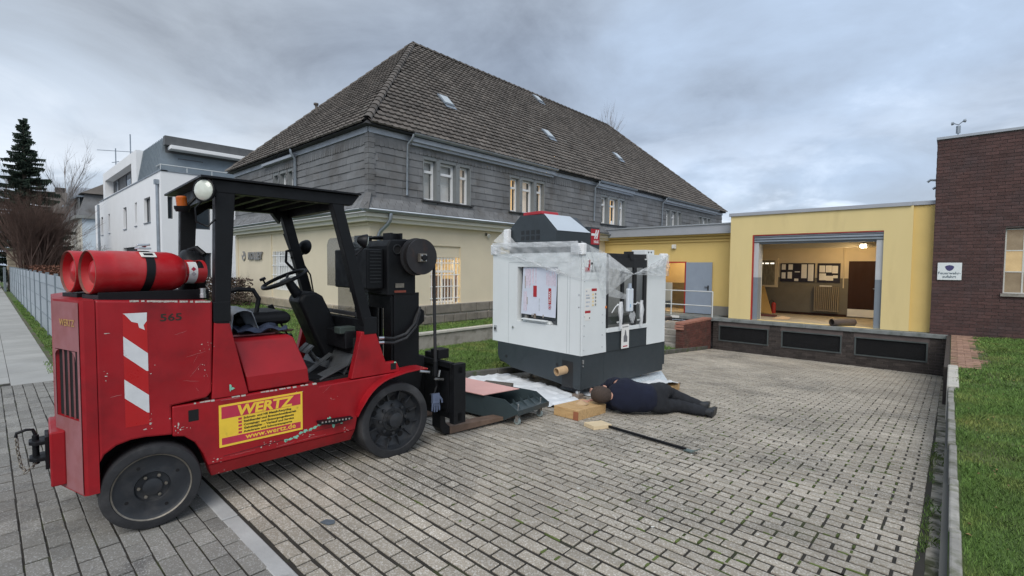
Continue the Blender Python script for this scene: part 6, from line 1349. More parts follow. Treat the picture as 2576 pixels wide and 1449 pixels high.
# side enclosure (x = 0) with window opening
SP = lambda u, z, d: (d, u, z)
mb = MB(); wall(mb, SP, 0, 2.02, .505, 2.02, [(.47, 1.38, .90, 1.80, .10)], .1)
mb.quad((0,2.02,.505),(0,2.02,2.02),(.5,2.02,2.02),(.5,2.02,.505)); sd = mb.build('side_panel', WH, MM, recalc=False)
MB().box(.101,.11,.47,1.38,.90,1.80).build('side_window_recess', MT['glass_dark'], sd)
q = MB(); q.prism([(.64,.905),(.68,.95),(1.24,.95),(1.28,.905)], 'x', .02, .10); q.box(-.045,.02,.68,1.24,.945,.965); q.build('window_ledge', WH, sd, bevel=.003)
q = MB()
for a, b, c, d in ((.27,1.60,1.868,1.872),(1.598,1.602,.51,1.87),(.268,.272,.51,1.87),(.22-.002,.222,.51,2.0)): q.box(-.0012,.001,a,b,c,d)
q.build('panel_seam', m('seam_grey', (.30,.33,.34), .6, var=0), sd)
q = MB(); q.lathe([(0,0),(.022,0),(.020,.02),(0,.022)], (-.001,1.47,.79), (-1,0,0), 14); q.build('knob', MT['bright_metal'], sd, smooth=40)
q = MB(); q.box(-.012,0,1.90,1.975,.67,.775); lk_ = q.build('isolator', m('isolator_grey', (.35,.37,.38), .5, var=.05), sd, bevel=.003); MB().lathe([(0,0),(.024,0),(.022,.012),(0,.013)], (-.0125,1.938,.722), (-1,0,0), 12).build('switch', MT['machine_black'], lk_)
# protective sheet in the side window
m('sheet_film', (.66,.70,.80), .5, var=.04, scale=6); m('pink_print', (.72,.55,.62), .6, var=.3, scale=30); m('grey_print', (.50,.54,.60), .6, var=.3, scale=30); m('tape', (.36,.32,.28), .6, var=.1)
ps = MB().add([(.03,.535,1.015),(.03,1.32,1.03),(.03,1.27,1.795),(.03,.50,1.795)], [(0,1,2,3)]).build('protective_sheet', MT['sheet_film'], MM, recalc=False)
q = MB()
for k in range(5): q.box(.0270,.0285,1.09+.028*k,1.102+.028*k,1.50-.04*(k%2),1.77)
for k in range(9): q.box(.0270,.0285,.535+.024*k,.543+.024*k,1.50+.01*(k%3),1.50+rnd.uniform(.12,.24))
for k in range(3): q.box(.0270,.0285,1.18+.03*k,1.19+.03*k,1.08,1.40)
q.box(.0270,.0285,.965,.978,1.50,1.78); q.box(.0270,.0285,1.03,1.05,1.53,1.78); q.build('print', MT['pink_print'], ps, recalc=False)
q = MB(); q.box(.0270,.0285,.88,.90,1.10,1.30); q.build('print', MT['grey_print'], ps, recalc=False)
q = MB(); q.box(.0266,.0280,.95,1.03,1.32,1.50); q.box(.0266,.0280,.63,.69,1.22,1.47); q.build('red_mark', MT['machine_red'], ps, recalc=False)
q = MB()
for k in range(40):
    a = 2*PI*k/40; r_ = .032 if k % 1 == 0 else .03; q.add([(.0262,.66+r_*math.cos(a),1.175+r_*1.15*math.sin(a)),(.0262,.66+r_*math.cos(a+.16),1.175+r_*1.15*math.sin(a+.16)),(.0262,.66+r_*.82*math.cos(a+.16),1.175+r_*.94*math.sin(a+.16)),(.0262,.66+r_*.82*math.cos(a),1.175+r_*.94*math.sin(a))], [(0,1,2,3)])
q.add([(.0262,.675,1.155),(.0262,.645,1.16),(.0262,.645,1.195),(.0262,.665,1.185)], [(0,1,2,3)]); q.build('round_mark', MT['machine_red'], ps, recalc=False)
text('lettering', 'TELARA', .054, MT['label_white'], ps, face_matrix((.0255,.642,1.235), (0,0,1), (0,1,0)), bold=.001, extr=.0002)
q = MB()
for y_, z_, h_ in ((.735,1.775,.05),(1.22,1.55,.20),(1.17,1.25,.12),(.80,1.02,.05),(1.05,1.02,.05)): q.box(.0258,.0275,y_-.009,y_+.009,z_-h_/2,z_+h_/2)
q.build('tape', MT['tape'], ps, recalc=False)
MB().box(.02,.0255,.96,1.01,.975,1.05).build('latch_tab', m('tab_brown', (.18,.14,.11), .6, var=.1), ps)
# front: left panel, door zone, right column
mb = MB(); mb.box(.0,.58,-.0,.02,.506,2.02); mb.prism([(0,.506),(.58,.506),(.5,2.02),(0,2.02)], 'y', -.018, -.0005)
fp = mb.build('front_left_panel', WH, MM, bevel=.003)
q = MB()
for z_ in (.60,.80,.97,1.10,1.60,1.75): 
    for x_ in (.045,.47): q.lathe([(0,0),(.009,0),(.007,.006),(0,.008)], (x_,-.019,z_+rnd.uniform(-.02,.02)), (0,-1,0), 8)
for z_ in (1.22,1.40): q.lathe([(0,0),(.013,0),(.010,.008),(0,.01)], (-.001,.04,z_), (-1,0,0), 8)
q.build('panel_screw', MT['bright_metal'], fp)
mb = MB(); mb.box(1.68,2.24,-.018,.02,.506,2.02); mb.box(2.22,2.24,.02,2.0,.506,2.02); rc2 = mb.build('front_right_panel', WH, MM, bevel=.004)
mb = MB(); mb.box(.581,1.679,-.012,.03,.506,.80); mb.build('apron_panel', DK, MM)
mb = MB(); mb.box(.581,1.679,-.03,.03,.802,.865); mb.build('door_sill', WH, MM, bevel=.004)
mb = MB(); mb.box(.50,1.90,.02,.09,1.955,2.02); mb.box(1.18,1.26,-.02,.12,1.93,2.06); tr = mb.build('door_rail', MT['machine_black'], MM, bevel=.004)
mb = MB(); mb.quad((.581,.04,.866),(1.679,.04,.866),(1.679,.04,1.955),(.52,.04,1.955)); dg = mb.build('door_glass', MT['glass_tint'], MM)
q = MB(); q.box(.59,.64,.0,.035,.866,1.95); q.box(.98,1.04,-.004,.035,.866,1.80); q.box(1.30,1.38,-.004,.035,.866,1.93); q.box(1.60,1.679,.0,.035,.866,1.93); q.box(.64,1.60,.0,.034,1.80,1.954); q.build('door_frame', MT['machine_black'], MM, bevel=.004)
q = MB(); q.box(1.05,1.29,.0,.03,1.70,1.74); q.build('door_crosspiece', DK, MM)
mb = MB(); mb.box(.05,2.2,1.2,1.25,.6,1.95); mb.box(.9,1.5,.7,1.2,.6,1.95); mb.box(.4,1.9,.35,.9,.85,.98); mb.build('machine_interior', m('interior_metal', (.26,.25,.23), .5, .2, var=.25, scale=3), MM)
for x_ in (.86, 1.42):                              # wrapped door handles
    MB().tube([(x_,-.01,1.22),(x_,-.07,1.20),(x_,-.07,.96),(x_,-.01,.94)], .016, 8).build('door_handle', WH, MM, smooth=50)
    q = MB(); rr = random.Random(int(x_*100)); rings = []
    for k in range(9):
        t = k/8; w_ = .042*math.sin(PI*min(1,t*1.1+.1))+.010; rings.append([(x_+w_*math.cos(a)*rr.uniform(.75,1.2), -.075+.03*math.sin(a)*rr.uniform(.7,1.2), 1.27-.42*t) for a in [2*PI*i/9 for i in range(9)]])
    q.loft(rings); q.build('handle_wrap', MT['film_thick'], MM, smooth=50)
# bottle, air hose and notices
q = MB(); q.box(1.05,1.20,-.075,-.02,1.10,1.47); bo = q.build('white_container', m('bottle_white', (.70,.76,.82), .4, var=.05), MM, bevel=.018, seg=3); q = MB(); q.tube([(1.125,-.047,1.47),(1.125,-.047,1.55)], [.035,.028], 12); q.build('container_cap', m('cap_grey', (.36,.42,.50), .5, var=.05), bo)
q = MB(); q.box(1.10,1.125,-.0765,-.0755,1.17,1.22); q.build('print', m('print_blue', (.25,.45,.65), .6, var=.2, scale=60), bo)
MB().tube([(1.20,-.03,1.22),(1.28,-.06,1.21),(1.34,-.05,1.24),(1.40,-.06,1.22),(1.44,-.05,1.14)], .010, 6).tube([(.70,-.02,1.10),(.76,-.05,1.20),(.86,-.06,1.24)], .008, 6).build('white_cord', MT['film_thick'], MM, smooth=60)
fo = MB().box(.93,1.13,-.046,-.040,.52,.90).build('hanging_notice', MT['paper'], MM); q = MB(); q.add([(.985,-.0465,.62),(1.085,-.0465,.62),(1.085,-.0465,.70),(1.06,-.0465,.73),(1.05,-.0465,.79),(1.02,-.0465,.82),(1.01,-.0465,.74),(.985,-.0465,.71)], [tuple(range(8))]); q.box(.955,1.11,-.0468,-.0462,.855,.868); q.build('picture', m('print_grey', (.16,.16,.17), .7, var=.3, scale=40), fo)
MB().box(.97,1.09,-.0468,-.0462,.545,.562).build('red_bar', MT['machine_red'], fo)
q = MB(); q.box(.06,.185,-.0215,-.0195,1.17,1.49); q.box(.06,.185,-.0215,-.0195,1.13,1.16) if False else None; n1 = q.build('instruction_label', MT['paper'], fp)
q = MB(); q.box(.205,.325,-.0215,-.0195,1.23,1.49); n2 = q.build('warning_label', MT['paper'], fp); MB().box(.205,.325,-.0225,-.0216,1.45,1.49).build('label_head', MT['machine_red'], n2)
for k in range(4):
    z_ = 1.405-.052*k; q = MB(); q.add([(.222,-.0225,z_-.016),(.256,-.0225,z_-.016),(.239,-.0225,z_+.018)], [(0,1,2)]); q.build('warning_triangle', MT['decal_yellow'], n2, recalc=False); q = MB(); q.lathe([(0,0),(.017,0)], (.298,-.0225,z_), (0,-1,0), 14, caps=False); q.build('round_symbol', m('symbol_grey', (.22,.24,.24), .6, var=.2, scale=80), n2); 
q = MB(); 
for z_, w_ in ((1.44,.03),(1.38,.08),(1.34,.09),(1.28,.09),(1.22,.08)): q.box(.075,.075+w_,-.0225,-.0216,z_,z_+.022)
q.build('print', MT['grey_print'], n1); n3 = MB().box(.06,.185,-.0215,-.0195,1.02,1.165).build('danger_label', MT['paper'], fp); MB().box(.06,.185,-.0225,-.0216,1.13,1.165).build('label_head', MT['machine_red'], n3); MB().lathe([(0,0),(.012,0)], (.165,-.0225,1.055), (0,-1,0), 10, caps=False).build('round_symbol', MT['machine_black'], n3)
q = MB(); q.box(.535,.575,-.0215,-.0190,1.18,1.215); q.build('orange_tag', m('tag_orange', (.75,.22,.03), .5, var=.05), fp)
# model lettering
q = MB(); q.box(.055,.165,-.0215,-.0192,1.735,1.80); q.box(.125,.165,-.0215,-.0192,1.801,1.91); ml = q.build('model_badge', MT['machine_red'], fp)
text('lettering', 'VF', .165, m('badge_white', (.80,.82,.82), .5, var=0), ml, face_matrix((.02,-.0235,1.805), (1,0,0), (0,0,1)), bold=.004, sx=.66, extr=.0004)
text('lettering', '2', .20, m('badge_dark', (.03,.032,.036), .5, var=0), ml, face_matrix((.178,-.0220,1.735), (1,0,0), (0,0,1)), bold=.004, sx=.62, extr=.0004)
text('lettering', 'SSYT', .115, m('badge_grey', (.07,.075,.08), .5, var=0), ml, face_matrix((.262,-.0220,1.735), (1,0,0), (0,0,1)), bold=.002, sx=.66, extr=.0004)
# top shroud
hp = [(1.98,2.17),(1.98,2.42),(1.65,2.68),(1.10,2.67),(.79,2.385),(.79,2.17)]
mb = MB(); mb.prism(hp, 'x', .30, 1.15); mb.prism([(1.98,2.02),(1.98,2.168),(.79,2.168),(.79,2.02)], 'x', .34, 1.15); sh = mb.build('head_shroud', DK, MM, bevel=.006)
mb = MB(); mb.add([(.315,.782,2.392),(1.148,.782,2.392),(.96,1.09,2.680),(.315,1.09,2.680)], [(0,1,2,3)]); mb.build('light_panel', MT['machine_panel_grey'], sh, recalc=False)
mb = MB(); mb.box(.64,.645,.78,1.09,2.39,2.68) if False else None
for r in range(3):
    for c_ in range(4):
        if r == 2 and c_ == 0: continue
        y_ = 1.585-.125*c_; z_ = 2.385-.095*r; MB().box(.2975,.301,y_-.042,y_+.042,z_-.035,z_+.035).build('vent_hole', MT['machine_black'], sh)
mb = MB(); mb.prism([(1.15,2.681),(1.62,2.681),(1.60,2.735),(1.17,2.735)], 'x', .33, .74); mb.build('red_beacon_cover', MT['machine_red'], sh, bevel=.008)
mb = MB(); mb.prism([(.83,1.98),(.83,2.50),(1.5,2.56),(1.5,1.98)], 'x', 1.152, 1.45); ob = mb.build('side_box', DK, sh, bevel=.004)
q = MB(); q.box(1.21,1.446,.826,.8285,2.20,2.47); lgp = q.build('logo_plate', MT['machine_red'], sh)
q = MB()
def bar(x0, z0, x1, z1, w_): d = Vector((x1-x0, 0, z1-z0)); n_ = Vector((d.z,0,-d.x)).normalized()*w_; q.add([(x0-n_.x,.824,z0-n_.z),(x0+n_.x,.824,z0+n_.z),(x1+n_.x,.824,z1+n_.z),(x1-n_.x,.824,z1-n_.z)], [(0,1,2,3)])
bar(1.31,2.30,1.355,2.455,.016); bar(1.365,2.30,1.41,2.455,.016); bar(1.215,2.372,1.375,2.372,.020); q.build('logo_mark', MT['badge_white'], lgp, recalc=False)
text('lettering', 'HAAS', .07, MT['badge_white'], lgp, face_matrix((1.285,.8235,2.225), (1,0,0), (0,0,1)), bold=.002, sx=.75, extr=.0003)
mb = MB(); mb.box(1.66,1.92,.02,.30,2.022,2.10); mb.build('relay_box', WH, MM, bevel=.006); q = MB(); q.lathe([(0,0),(.014,0),(.014,.004)], (1.74,.018,2.06), (0,-1,0), 10, caps=False); q.lathe([(0,0),(.014,0),(.014,.004)], (1.82,.018,2.06), (0,-1,0), 10, caps=False); q.build('port', MT['machine_black'], MM)
# foam corner pads and clear film
rr = random.Random(17)
def pad(x0,x1,y0,y1,z0,z1):
    q = MB(); q.box(x0,x1,y0,y1,z0,z1); o = q.build('foam_pad', MT['foam'], MM, bevel=.02, seg=3); w_ = MB()
    for k in range(5):
        t = k/5; w_.tube([(x0-.004, y0+(y1-y0)*(.05+.2*t), z0+(z1-z0)*(.05+.15*k)), (x0-.008, y0+(y1-y0)*.5, z0+(z1-z0)*(.22+.15*k)), (x0-.004, y1-.02, z0+(z1-z0)*(.30+.15*k))], .007, 5)
    w_.build('film_fold', MT['film_thick'], o, smooth=60)
pad(-.03,.06,-.045,.20,1.98,2.15); pad(-.03,.08,1.90,2.06,2.0,2.18); pad(2.12,2.26,-.05,.06,1.93,2.05)
def film(pts_fn, nu, nv, mtl='film', amp=.012, name='clear_film'):
    mb = MB(); vs = []
    for j in range(nv+1):
        for i in range(nu+1):
            u, v = i/nu, j/nv; p, n_ = pts_fn(u, v); f = amp*(math.sin(u*31+v*6+math.sin(v*9)*2)+.6*math.sin(u*67+v*13))*(.3+.7*math.sin(PI*v)); vs.append(tuple(Vector(p)+Vector(n_)*f))
    mb.add(vs, [(j*(nu+1)+i, j*(nu+1)+i+1, (j+1)*(nu+1)+i+1, (j+1)*(nu+1)+i) for j in range(nv) for i in range(nu)]); return mb.build(name, MT[mtl], MM, smooth=180, recalc=False)
L2 = lambda a, b, t: tuple(a[k]+(b[k]-a[k])*t for k in range(3))
def quadf(a, b, c, d, n_): return lambda u, v: (L2(L2(a,b,u), L2(d,c,u), v), n_)
film(quadf((-.04,2.0,2.20),(-.06,.02,2.17),(-.03,-.03,1.62),(-.03,1.9,2.0),(-1,0,0)), 60, 10)
film(quadf((-.035,2.0,2.21),(-.05,.04,2.18),(-.04,.04,2.10),(-.03,1.98,2.13),(-1,0,0)), 50, 4, 'film_thick', .008)
film(quadf((-.03,1.9,2.12),(-.035,.30,1.72),(-.035,.26,1.68),(-.03,1.9,2.09),(-1,0,0)), 30, 3, 'film_thick', .006)
film(quadf((.0,.02,2.18),(.62,-.04,1.99),(.60,-.04,1.60),(-.01,-.04,1.62),(0,-1,0)), 30, 10)
film(quadf((.10,-.05,2.12),(1.13,-.10,1.70),(1.12,-.10,1.685),(.45,-.05,1.35),(0,-1,0)), 40, 14)
film(quadf((.55,-.05,2.0),(1.14,-.105,1.705),(1.14,-.105,1.69),(.58,-.05,1.80),(0,-1,0)), 20, 6, 'film_thick', .008)
film(quadf((2.26,-.06,2.03),(1.15,-.105,1.705),(1.15,-.105,1.69),(2.26,-.06,1.66),(0,-1,0)), 40, 14)
film(quadf((2.20,-.06,2.0),(1.16,-.107,1.705),(1.16,-.107,1.695),(2.20,-.06,1.86),(0,-1,0)), 20, 6, 'film_thick', .008)
film(quadf((.60,-.03,1.52),(1.0,-.06,1.38),(1.0,-.06,1.30),(.60,-.03,1.36),(0,-1,0)), 20, 6)
film(quadf((.26,2.0,2.46),(-.02,2.0,2.24),(-.0,1.7,2.14),(.28,1.7,2.18),(-1,0,.5)), 14, 6)
MB().box(.20,.285,1.86,1.99,2.1,2.46).build('foam_pad', MT['foam'], MM, bevel=.02)
q = MB(); c_ = Vector((-.05,.42,1.74)); 
for k in range(7): a = k*.9; q.tube([c_, c_+Vector((-.01, math.cos(a)*.06, math.sin(a)*.05))], [.012,.006], 5)
q.build('film_knot', MT['film_thick'], MM, smooth=60)
# white film bag hanging inside the window
q = MB(); rings = []
for k in range(8):
    t = k/7; w_ = .10*math.sin(PI*(t*.8+.15)); rings.append([(1.22+.16*t*0+w_*math.cos(a)*.9, -.04+.02*math.sin(a), 1.08-.16*t+.02*math.cos(a*2)) for a in [2*PI*i/10 for i in range(10)]])
q.loft(rings); q.build('film_bag', MT['film'], MM, smooth=60)
# cardboard tube sticking out of the base opening
t0 = MO + Matrix.Rotation(MA, 3, 'Z') @ Vector((-.17,.315,.245)); t1 = MO + Matrix.Rotation(MA, 3, 'Z') @ Vector((.45,.235,.30)); d = (t1-t0)
q = MB(); q.lathe([(.052,.0),(.062,.0),(.062,d.length),(.052,d.length),(.051,.01)], t0, d, 28, caps=False); o = q.build('cardboard_tube', [MT['cardboard']], None, smooth=40); tag(o, 'cardboard tube sticking out of the machine base opening', 'tube')
q = MB(); q.lathe([(.0515,.16),(0,.161)], t0, d, 24, caps=False); q.build('tube_plug', MT['paper'], o)
# ================================================================ things on the yard
def G(x, y, h=0): return Vector((x, y, yz(y)+h))
m('timber', (.55,.36,.17), .75, var=.14, scale=5, stretch=(1,6,6), bump=.2, bscale=20, col2=(.42,.24,.10), c2lo=.5, c2hi=.7); m('timber_red', (.33,.12,.06), .8, var=.2, scale=6); m('pine', (.70,.56,.36), .7, var=.08, scale=5, stretch=(6,1,6)); m('timber_dark', (.10,.085,.07), .85, var=.2, scale=6)
tilt = Matrix.Rotation(-.0748, 4, 'X')
def onyard(x, y, rz, h=0): return Matrix.Translation(G(x, y, h)) @ tilt @ Matrix.Rotation(rz, 4, 'Z')
# glued timber block
tb = thing('timber_block', 'thick laminated timber block beside the man\'s head', 'timber', (0,0,0)); tb.matrix_world = onyard(-3.22, 4.70, math.radians(1))
for k in range(4): MB().box(-.36+.09*k, -.272+.09*k, .0, .64, .0, .118+rnd.uniform(-.002,.002)).build('plank', MT['timber'], tb, bevel=.004)
MB().box(-.07,.001,-.004,-.0005,.0,.10).build('red_end', MT['timber_red'], tb)
of = MB().box(-.09,.09,-.13,.13,0,.045).build('wood_offcut', MT['pine'], None, bevel=.004); of.matrix_world = onyard(-2.93, 4.67, math.radians(-18)); tag(of, 'small pale pine offcut on the paving next to the pry bar', 'wood block')
b2 = MB().box(-.22,.22,-.35,.35,0,.10).build('timber_support', MT['timber'], None, bevel=.004); b2.matrix_world = onyard(-3.55, 7.55, math.radians(5)); tag(b2, 'timber under the white sheet at the far corner of the machine', 'timber')
bar_ = thing('pry_bar', 'long black pry bar with bent flat tip lying on the paving', 'pry bar', (0,0,0)); bar_.matrix_world = onyard(-2.82, 4.73, math.radians(-5.2))
MB().box(0,.93,-.014,.014,.012,.036).build('shaft', MT['truck_black'], bar_, bevel=.003)
MB().add([(.92,-.03,.010),(1.0,-.035,.012),(1.07,-.03,.055),(1.07,.03,.058),(1.0,.035,.014),(.92,.03,.012),(.92,-.03,.022),(1.0,-.035,.024),(1.07,-.03,.064),(1.07,.03,.067),(1.0,.035,.026),(.92,.03,.024)], [(0,1,4,5),(1,2,3,4),(6,11,10,7),(7,10,9,8),(0,6,7,1),(1,7,8,2),(2,8,9,3),(3,9,10,4),(4,10,11,5),(5,11,6,0)]).build('tip', m('tip_metal', (.20,.26,.25), .4, .7, var=.3, scale=30), bar_)
# chip tray on castors
m('tray_paint', (.035,.052,.058), .45, var=.1, scale=4, bump=.04, bscale=80)
ct = thing('chip_tray', 'dark green grey sheet metal chip tray on small castors', 'tray', (0,0,0)); ct.matrix_world = onyard(-3.62, 3.87, math.radians(9))
Lt, Wt = 1.45, .70
sidep = [(-Lt,.06),(-.06,.03),(.0,.06),(.15,.145),(.15,.175),(-.03,.275),(-Lt,.275)]
mb = MB()
for y_ in (0, Wt-.006): mb.prism(sidep, 'y', y_, y_+.006)
mb.box(-Lt, -.05, .006, Wt-.006, .035, .045); mb.box(-Lt,-Lt+.006,.006,Wt-.006,.045,.275)
mb.add([(-.10,.006,.045),(-.10,Wt-.006,.045),(-.02,Wt-.006,.215),(-.02,.006,.215),(-.106,.006,.045),(-.106,Wt-.006,.045),(-.026,Wt-.006,.219),(-.026,.006,.219)], [(0,1,2,3),(4,7,6,5),(0,3,7,4),(1,5,6,2)])
mb.build('tray_body', MT['tray_paint'], ct)
mb = MB(); mb.add([(-.018,.006,.212),(-.018,Wt-.006,.212),(.15,Wt-.006,.150),(.15,.006,.150),(-.018,.006,.208),(-.018,Wt-.006,.208),(.15,Wt-.006,.144),(.15,.006,.144)], [(0,1,2,3),(4,7,6,5),(2,6,7,3)]); mb.box(.15,.156,.0,Wt,.125,.18); mb.build('nose_shelf', MT['tray_paint'], ct)
for y_ in (.14,.30,.46,.60): MB().prism([(-.015,.216),(.10,.172),(-.015,.262)], 'y', y_, y_+.004).build('gusset', MT['tray_paint'], ct)
for y_ in (.10, .60):
    q = MB(); q.lathe([(0,0),(.038,0),(.038,.024),(0,.024)], (.09,y_-.012,.040), (0,1,0), 20); cst = q.build('castor', m('castor_grey', (.30,.36,.36), .5, var=.1), ct, smooth=30); MB().box(.07,.11,y_-.02,y_-.014,.03,.13).box(.07,.11,y_+.014,y_+.02,.03,.13).tube([(.09,y_,.12),(.09,y_,.23)], .008, 8).build('castor_fork', MT['bright_metal'], cst)
for y_ in (.10, .60): MB().lathe([(0,0),(.038,0),(.038,.024),(0,.024)], (-Lt+.1,y_-.012,.040), (0,1,0), 16).build('castor', MT['castor_grey'], ct, smooth=30)
pk = MB(); pk.prism([(-1.40,-.03),(-.30,-.04),(-.22,.60),(-1.38,.66)], 'z', .282, .290); o = pk.build('pink_board', m('board_pink', (.74,.42,.38), .6, var=.04, scale=3), None); o.matrix_world = onyard(-3.62, 3.87, math.radians(9)); tag(o, 'pale pink flat board lying on the dark chip tray', 'board')
MB().box(-.98,-.88,.25,.275,.2902,.2912).build('faded_print', m('pink_dark', (.55,.30,.27), .6, var=.2, scale=60), o)
bk = MB().box(-.22,.22,-.09,.09,.0,.10).build('support_block', MT['timber_dark'], None, bevel=.004); bk.matrix_world = onyard(-5.05, 5.22, math.radians(28)); tag(bk, 'dark flat block on the white sheet behind the pink board', 'block')
MB().box(-.18,.05,-.0905,-.0902,.02,.07) if False else None
# crumpled white sheeting under the machine
m('sheet_white', (.74,.77,.80), .6, var=.06, scale=5, bump=.8, bscale=7, col2=(.52,.56,.60), c2lo=.55, c2hi=.75, c2scale=3)
from mathutils import noise as MN
def sheeting(name, outline, res, h, label, seed=0, hf=None, mtl='sheet_white', edge=.03):
    P2 = [Vector((a, b)) for a, b in outline]
    def inside(x, y):
        c = False; n = len(P2)
        for i in range(n):
            a, b = P2[i], P2[(i+1) % n]
            if (a.y > y) != (b.y > y) and x < (b.x-a.x)*(y-a.y)/(b.y-a.y)+a.x: c = not c
        return c
    xs = [p.x for p in P2]; ys = [p.y for p in P2]; x0, y0 = min(xs), min(ys); nx = int((max(xs)-x0)/res)+1; ny = int((max(ys)-y0)/res)+1; mb = MB(); idx = {}
    def vid(i, j):
        if (i, j) not in idx:
            x, y = x0+i*res+.35*res*MN.noise(Vector((i*.7, j*.7, seed+9))), y0+j*res+.35*res*MN.noise(Vector((i*.7, j*.7, seed+4)))
            z = abs(MN.noise(Vector((x*2.6, y*2.6, seed))))*h*1.3+(1-abs(MN.noise(Vector((x*4.5+2*MN.noise(Vector((y,x,3))), y*2.2, seed+3))))*2.2)**3*h*.5*(1 if True else 0)+.006
            if hf: z += hf(x, y)
            idx[(i, j)] = len(mb.v); mb.v.append((x, y, yz(y)+z))
        return idx[(i, j)]
    for j in range(ny):
        for i in range(nx):
            if inside(x0+(i+.5)*res+.06*MN.noise(Vector((i*.25,j*.25,seed))), y0+(j+.5)*res+.06*MN.noise(Vector((i*.25,j*.25,seed+2)))): mb.f.append((vid(i,j),vid(i+1,j),vid(i+1,j+1),vid(i,j+1))); mb.m.append(0)
    o = mb.build(name, MT[mtl], None, smooth=180, recalc=False); return tag(o, label, 'sheet')
sheeting('plastic_sheet', [(-6.1,5.35),(-5.6,5.15),(-4.9,4.95),(-4.3,4.75),(-3.72,4.98),(-3.58,5.25),(-3.75,5.6),(-4.2,5.9),(-5.0,6.1),(-5.9,6.3)], .028, .050, 'crumpled white plastic sheet spilling out left of the machine', 1)
sheeting('plastic_sheet', [(-3.95,6.0),(-3.66,6.2),(-3.50,7.0),(-3.28,7.6),(-3.36,7.95),(-3.8,8.25),(-4.6,8.3),(-4.6,6.0)], .028, .045, 'white plastic sheet draped over timber right of the lying man', 7, hf=lambda x, y: .115*max(0, min(1, (y-7.05)/.2))*max(0, min(1, (8.1-y)/.2)))
kf = MB(); kf.add([G(-3.66,6.15,.05),G(-3.55,7.9,.10),G(-3.85,8.25,.22),G(-3.95,6.35,.16)], [(0,1,2,3)]); kf = kf.build('film_flap', MT['film_blue'], None, recalc=False); tag(kf, 'grey white film flap hanging under the front edge of the machine', 'film')
o = MB().add([G(-3.62,5.05,.04),G(-3.48,4.98,.10),G(-3.32,5.03,.13),G(-3.36,5.16,.12),G(-3.55,5.22,.06),G(-3.45,5.1,.16)], [(0,1,5),(1,2,5),(2,3,5),(3,4,5),(4,0,5)]).build('torn_paper', MT['cardboard'], None, recalc=False); tag(o, 'torn brown paper edge on top of the timber block', 'paper')
o = MB().add([G(-4.30,4.80,.04),G(-4.05,4.86,.20),G(-3.88,4.92,.06),G(-4.1,4.95,.05)], [(0,1,3),(1,2,3)]).build('torn_paper', MT['cardboard'], None, recalc=False); tag(o, 'folded brown cardboard flap between chip tray and white sheet', 'paper')
# small wedge, steel pads and jack under the front corner
jk = thing('jack_pad', 'dark steel jack under the front corner of the machine', 'jack', G(-3.93, 5.72)); MB().box(-.09,.09,-.09,.09,0,.03).box(-.06,.06,-.06,.06,.03,.075).build('pad', MT['tab_brown'], jk, bevel=.004); MB().tube([(0,0,.07),(0,0,.115)], .03, 12).build('screw', MT['bright_metal'], jk)
# broken slate on the paving near the camera
o = MB().prism([(-.07,-.03),(.03,-.045),(.075,.0),(.05,.045),(-.045,.03)], 'z', .003, .010).build('slate_shard', m('shard', (.10,.125,.15), .6, var=.15, scale=20), None); o.scale = (.62,.62,1); o.location = (-2.90, 1.44, .0); o.rotation_euler = (0, .03, .5); tag(o, 'small blue grey slate shard lying on the near paving', 'slate shard')
# ================================================================ man lying on his side
m('skin', (.50,.27,.20), .55, var=.08, scale=12, spec=.4); m('hair', (.055,.038,.030), .85, var=.3, scale=60, bump=.6, bscale=160)
m('sweater', (.006,.009,.025), .95, var=.15, scale=5, bump=.35, bscale=120); m('trousers', (.014,.016,.021), .9, var=.2, scale=6, bump=.35, bscale=90); m('shoe', (.022,.024,.028), .6, var=.2, scale=10)
PB = G(-2.74, 5.76)                                # under the pelvis
U = Vector((.60,.80,0)).normalized()*1.0            # head to feet
U = Vector((.64,.77,-.058)).normalized(); F = Vector((-.77,.64,-.03)).normalized(); Z3 = U.cross(-F).normalized(); Z3 = Z3 if Z3.z > 0 else -Z3
PM = Matrix((U, F, Z3)).transposed().to_4x4(); PM.translation = PB
man = thing('person', 'man in navy sweater and dark trousers lying on his side, head by the timber block', 'person', (0,0,0)); man.matrix_world = PM
def skin(name, pts, edges, mtl, root=0, sub=3, parent=man):
    me = bpy.data.meshes.new(name); me.from_pydata([p[:3] for p in pts], edges, []); o = bpy.data.objects.new(name, me); COL.objects.link(o); o.parent = parent
    me.materials.append(mtl); sm_ = o.modifiers.new('s', 'SKIN'); sv = me.skin_vertices[0].data
    for i, p in enumerate(pts): sv[i].radius = (p[3], p[4] if len(p) > 4 else p[3]); sv[i].use_root = (i == root)
    sm_.use_smooth_shade = True; su = o.modifiers.new('u', 'SUBSURF'); su.levels = sub; su.render_levels = sub
    return o
# local frame: x towards the feet, y to the front of the body (away from the camera), z up
tors = [(0,.10,.21,.168,.185),(-.16,.10,.215,.158,.178),(-.32,.09,.225,.165,.195),(-.46,.075,.235,.155,.200),(-.555,.07,.235,.105,.125),(-.60,.07,.235,.068,.068)]
head = [(-.655,.075,.235,.078,.082),(-.735,.08,.235,.104,.108),(-.79,.075,.235,.090,.095)]
legU = [(.11,.17,.30,.110),(.28,.34,.25,.084),(.40,.40,.20,.074),(.53,.30,.16,.064),(.68,.18,.12,.050),(.72,.20,.10,.045),(.78,.28,.09,.030)]
legL = [(.11,.12,.11,.108),(.28,.22,.095,.082),(.40,.27,.085,.072),(.52,.16,.08,.064),(.66,.04,.07,.050),(.70,.06,.06,.045),(.76,.16,.055,.030)]
armU = [(-.47,.16,.37,.078),(-.50,.36,.33,.058),(-.50,.48,.26,.048),(-.56,.60,.19,.036),(-.60,.68,.16,.026)]
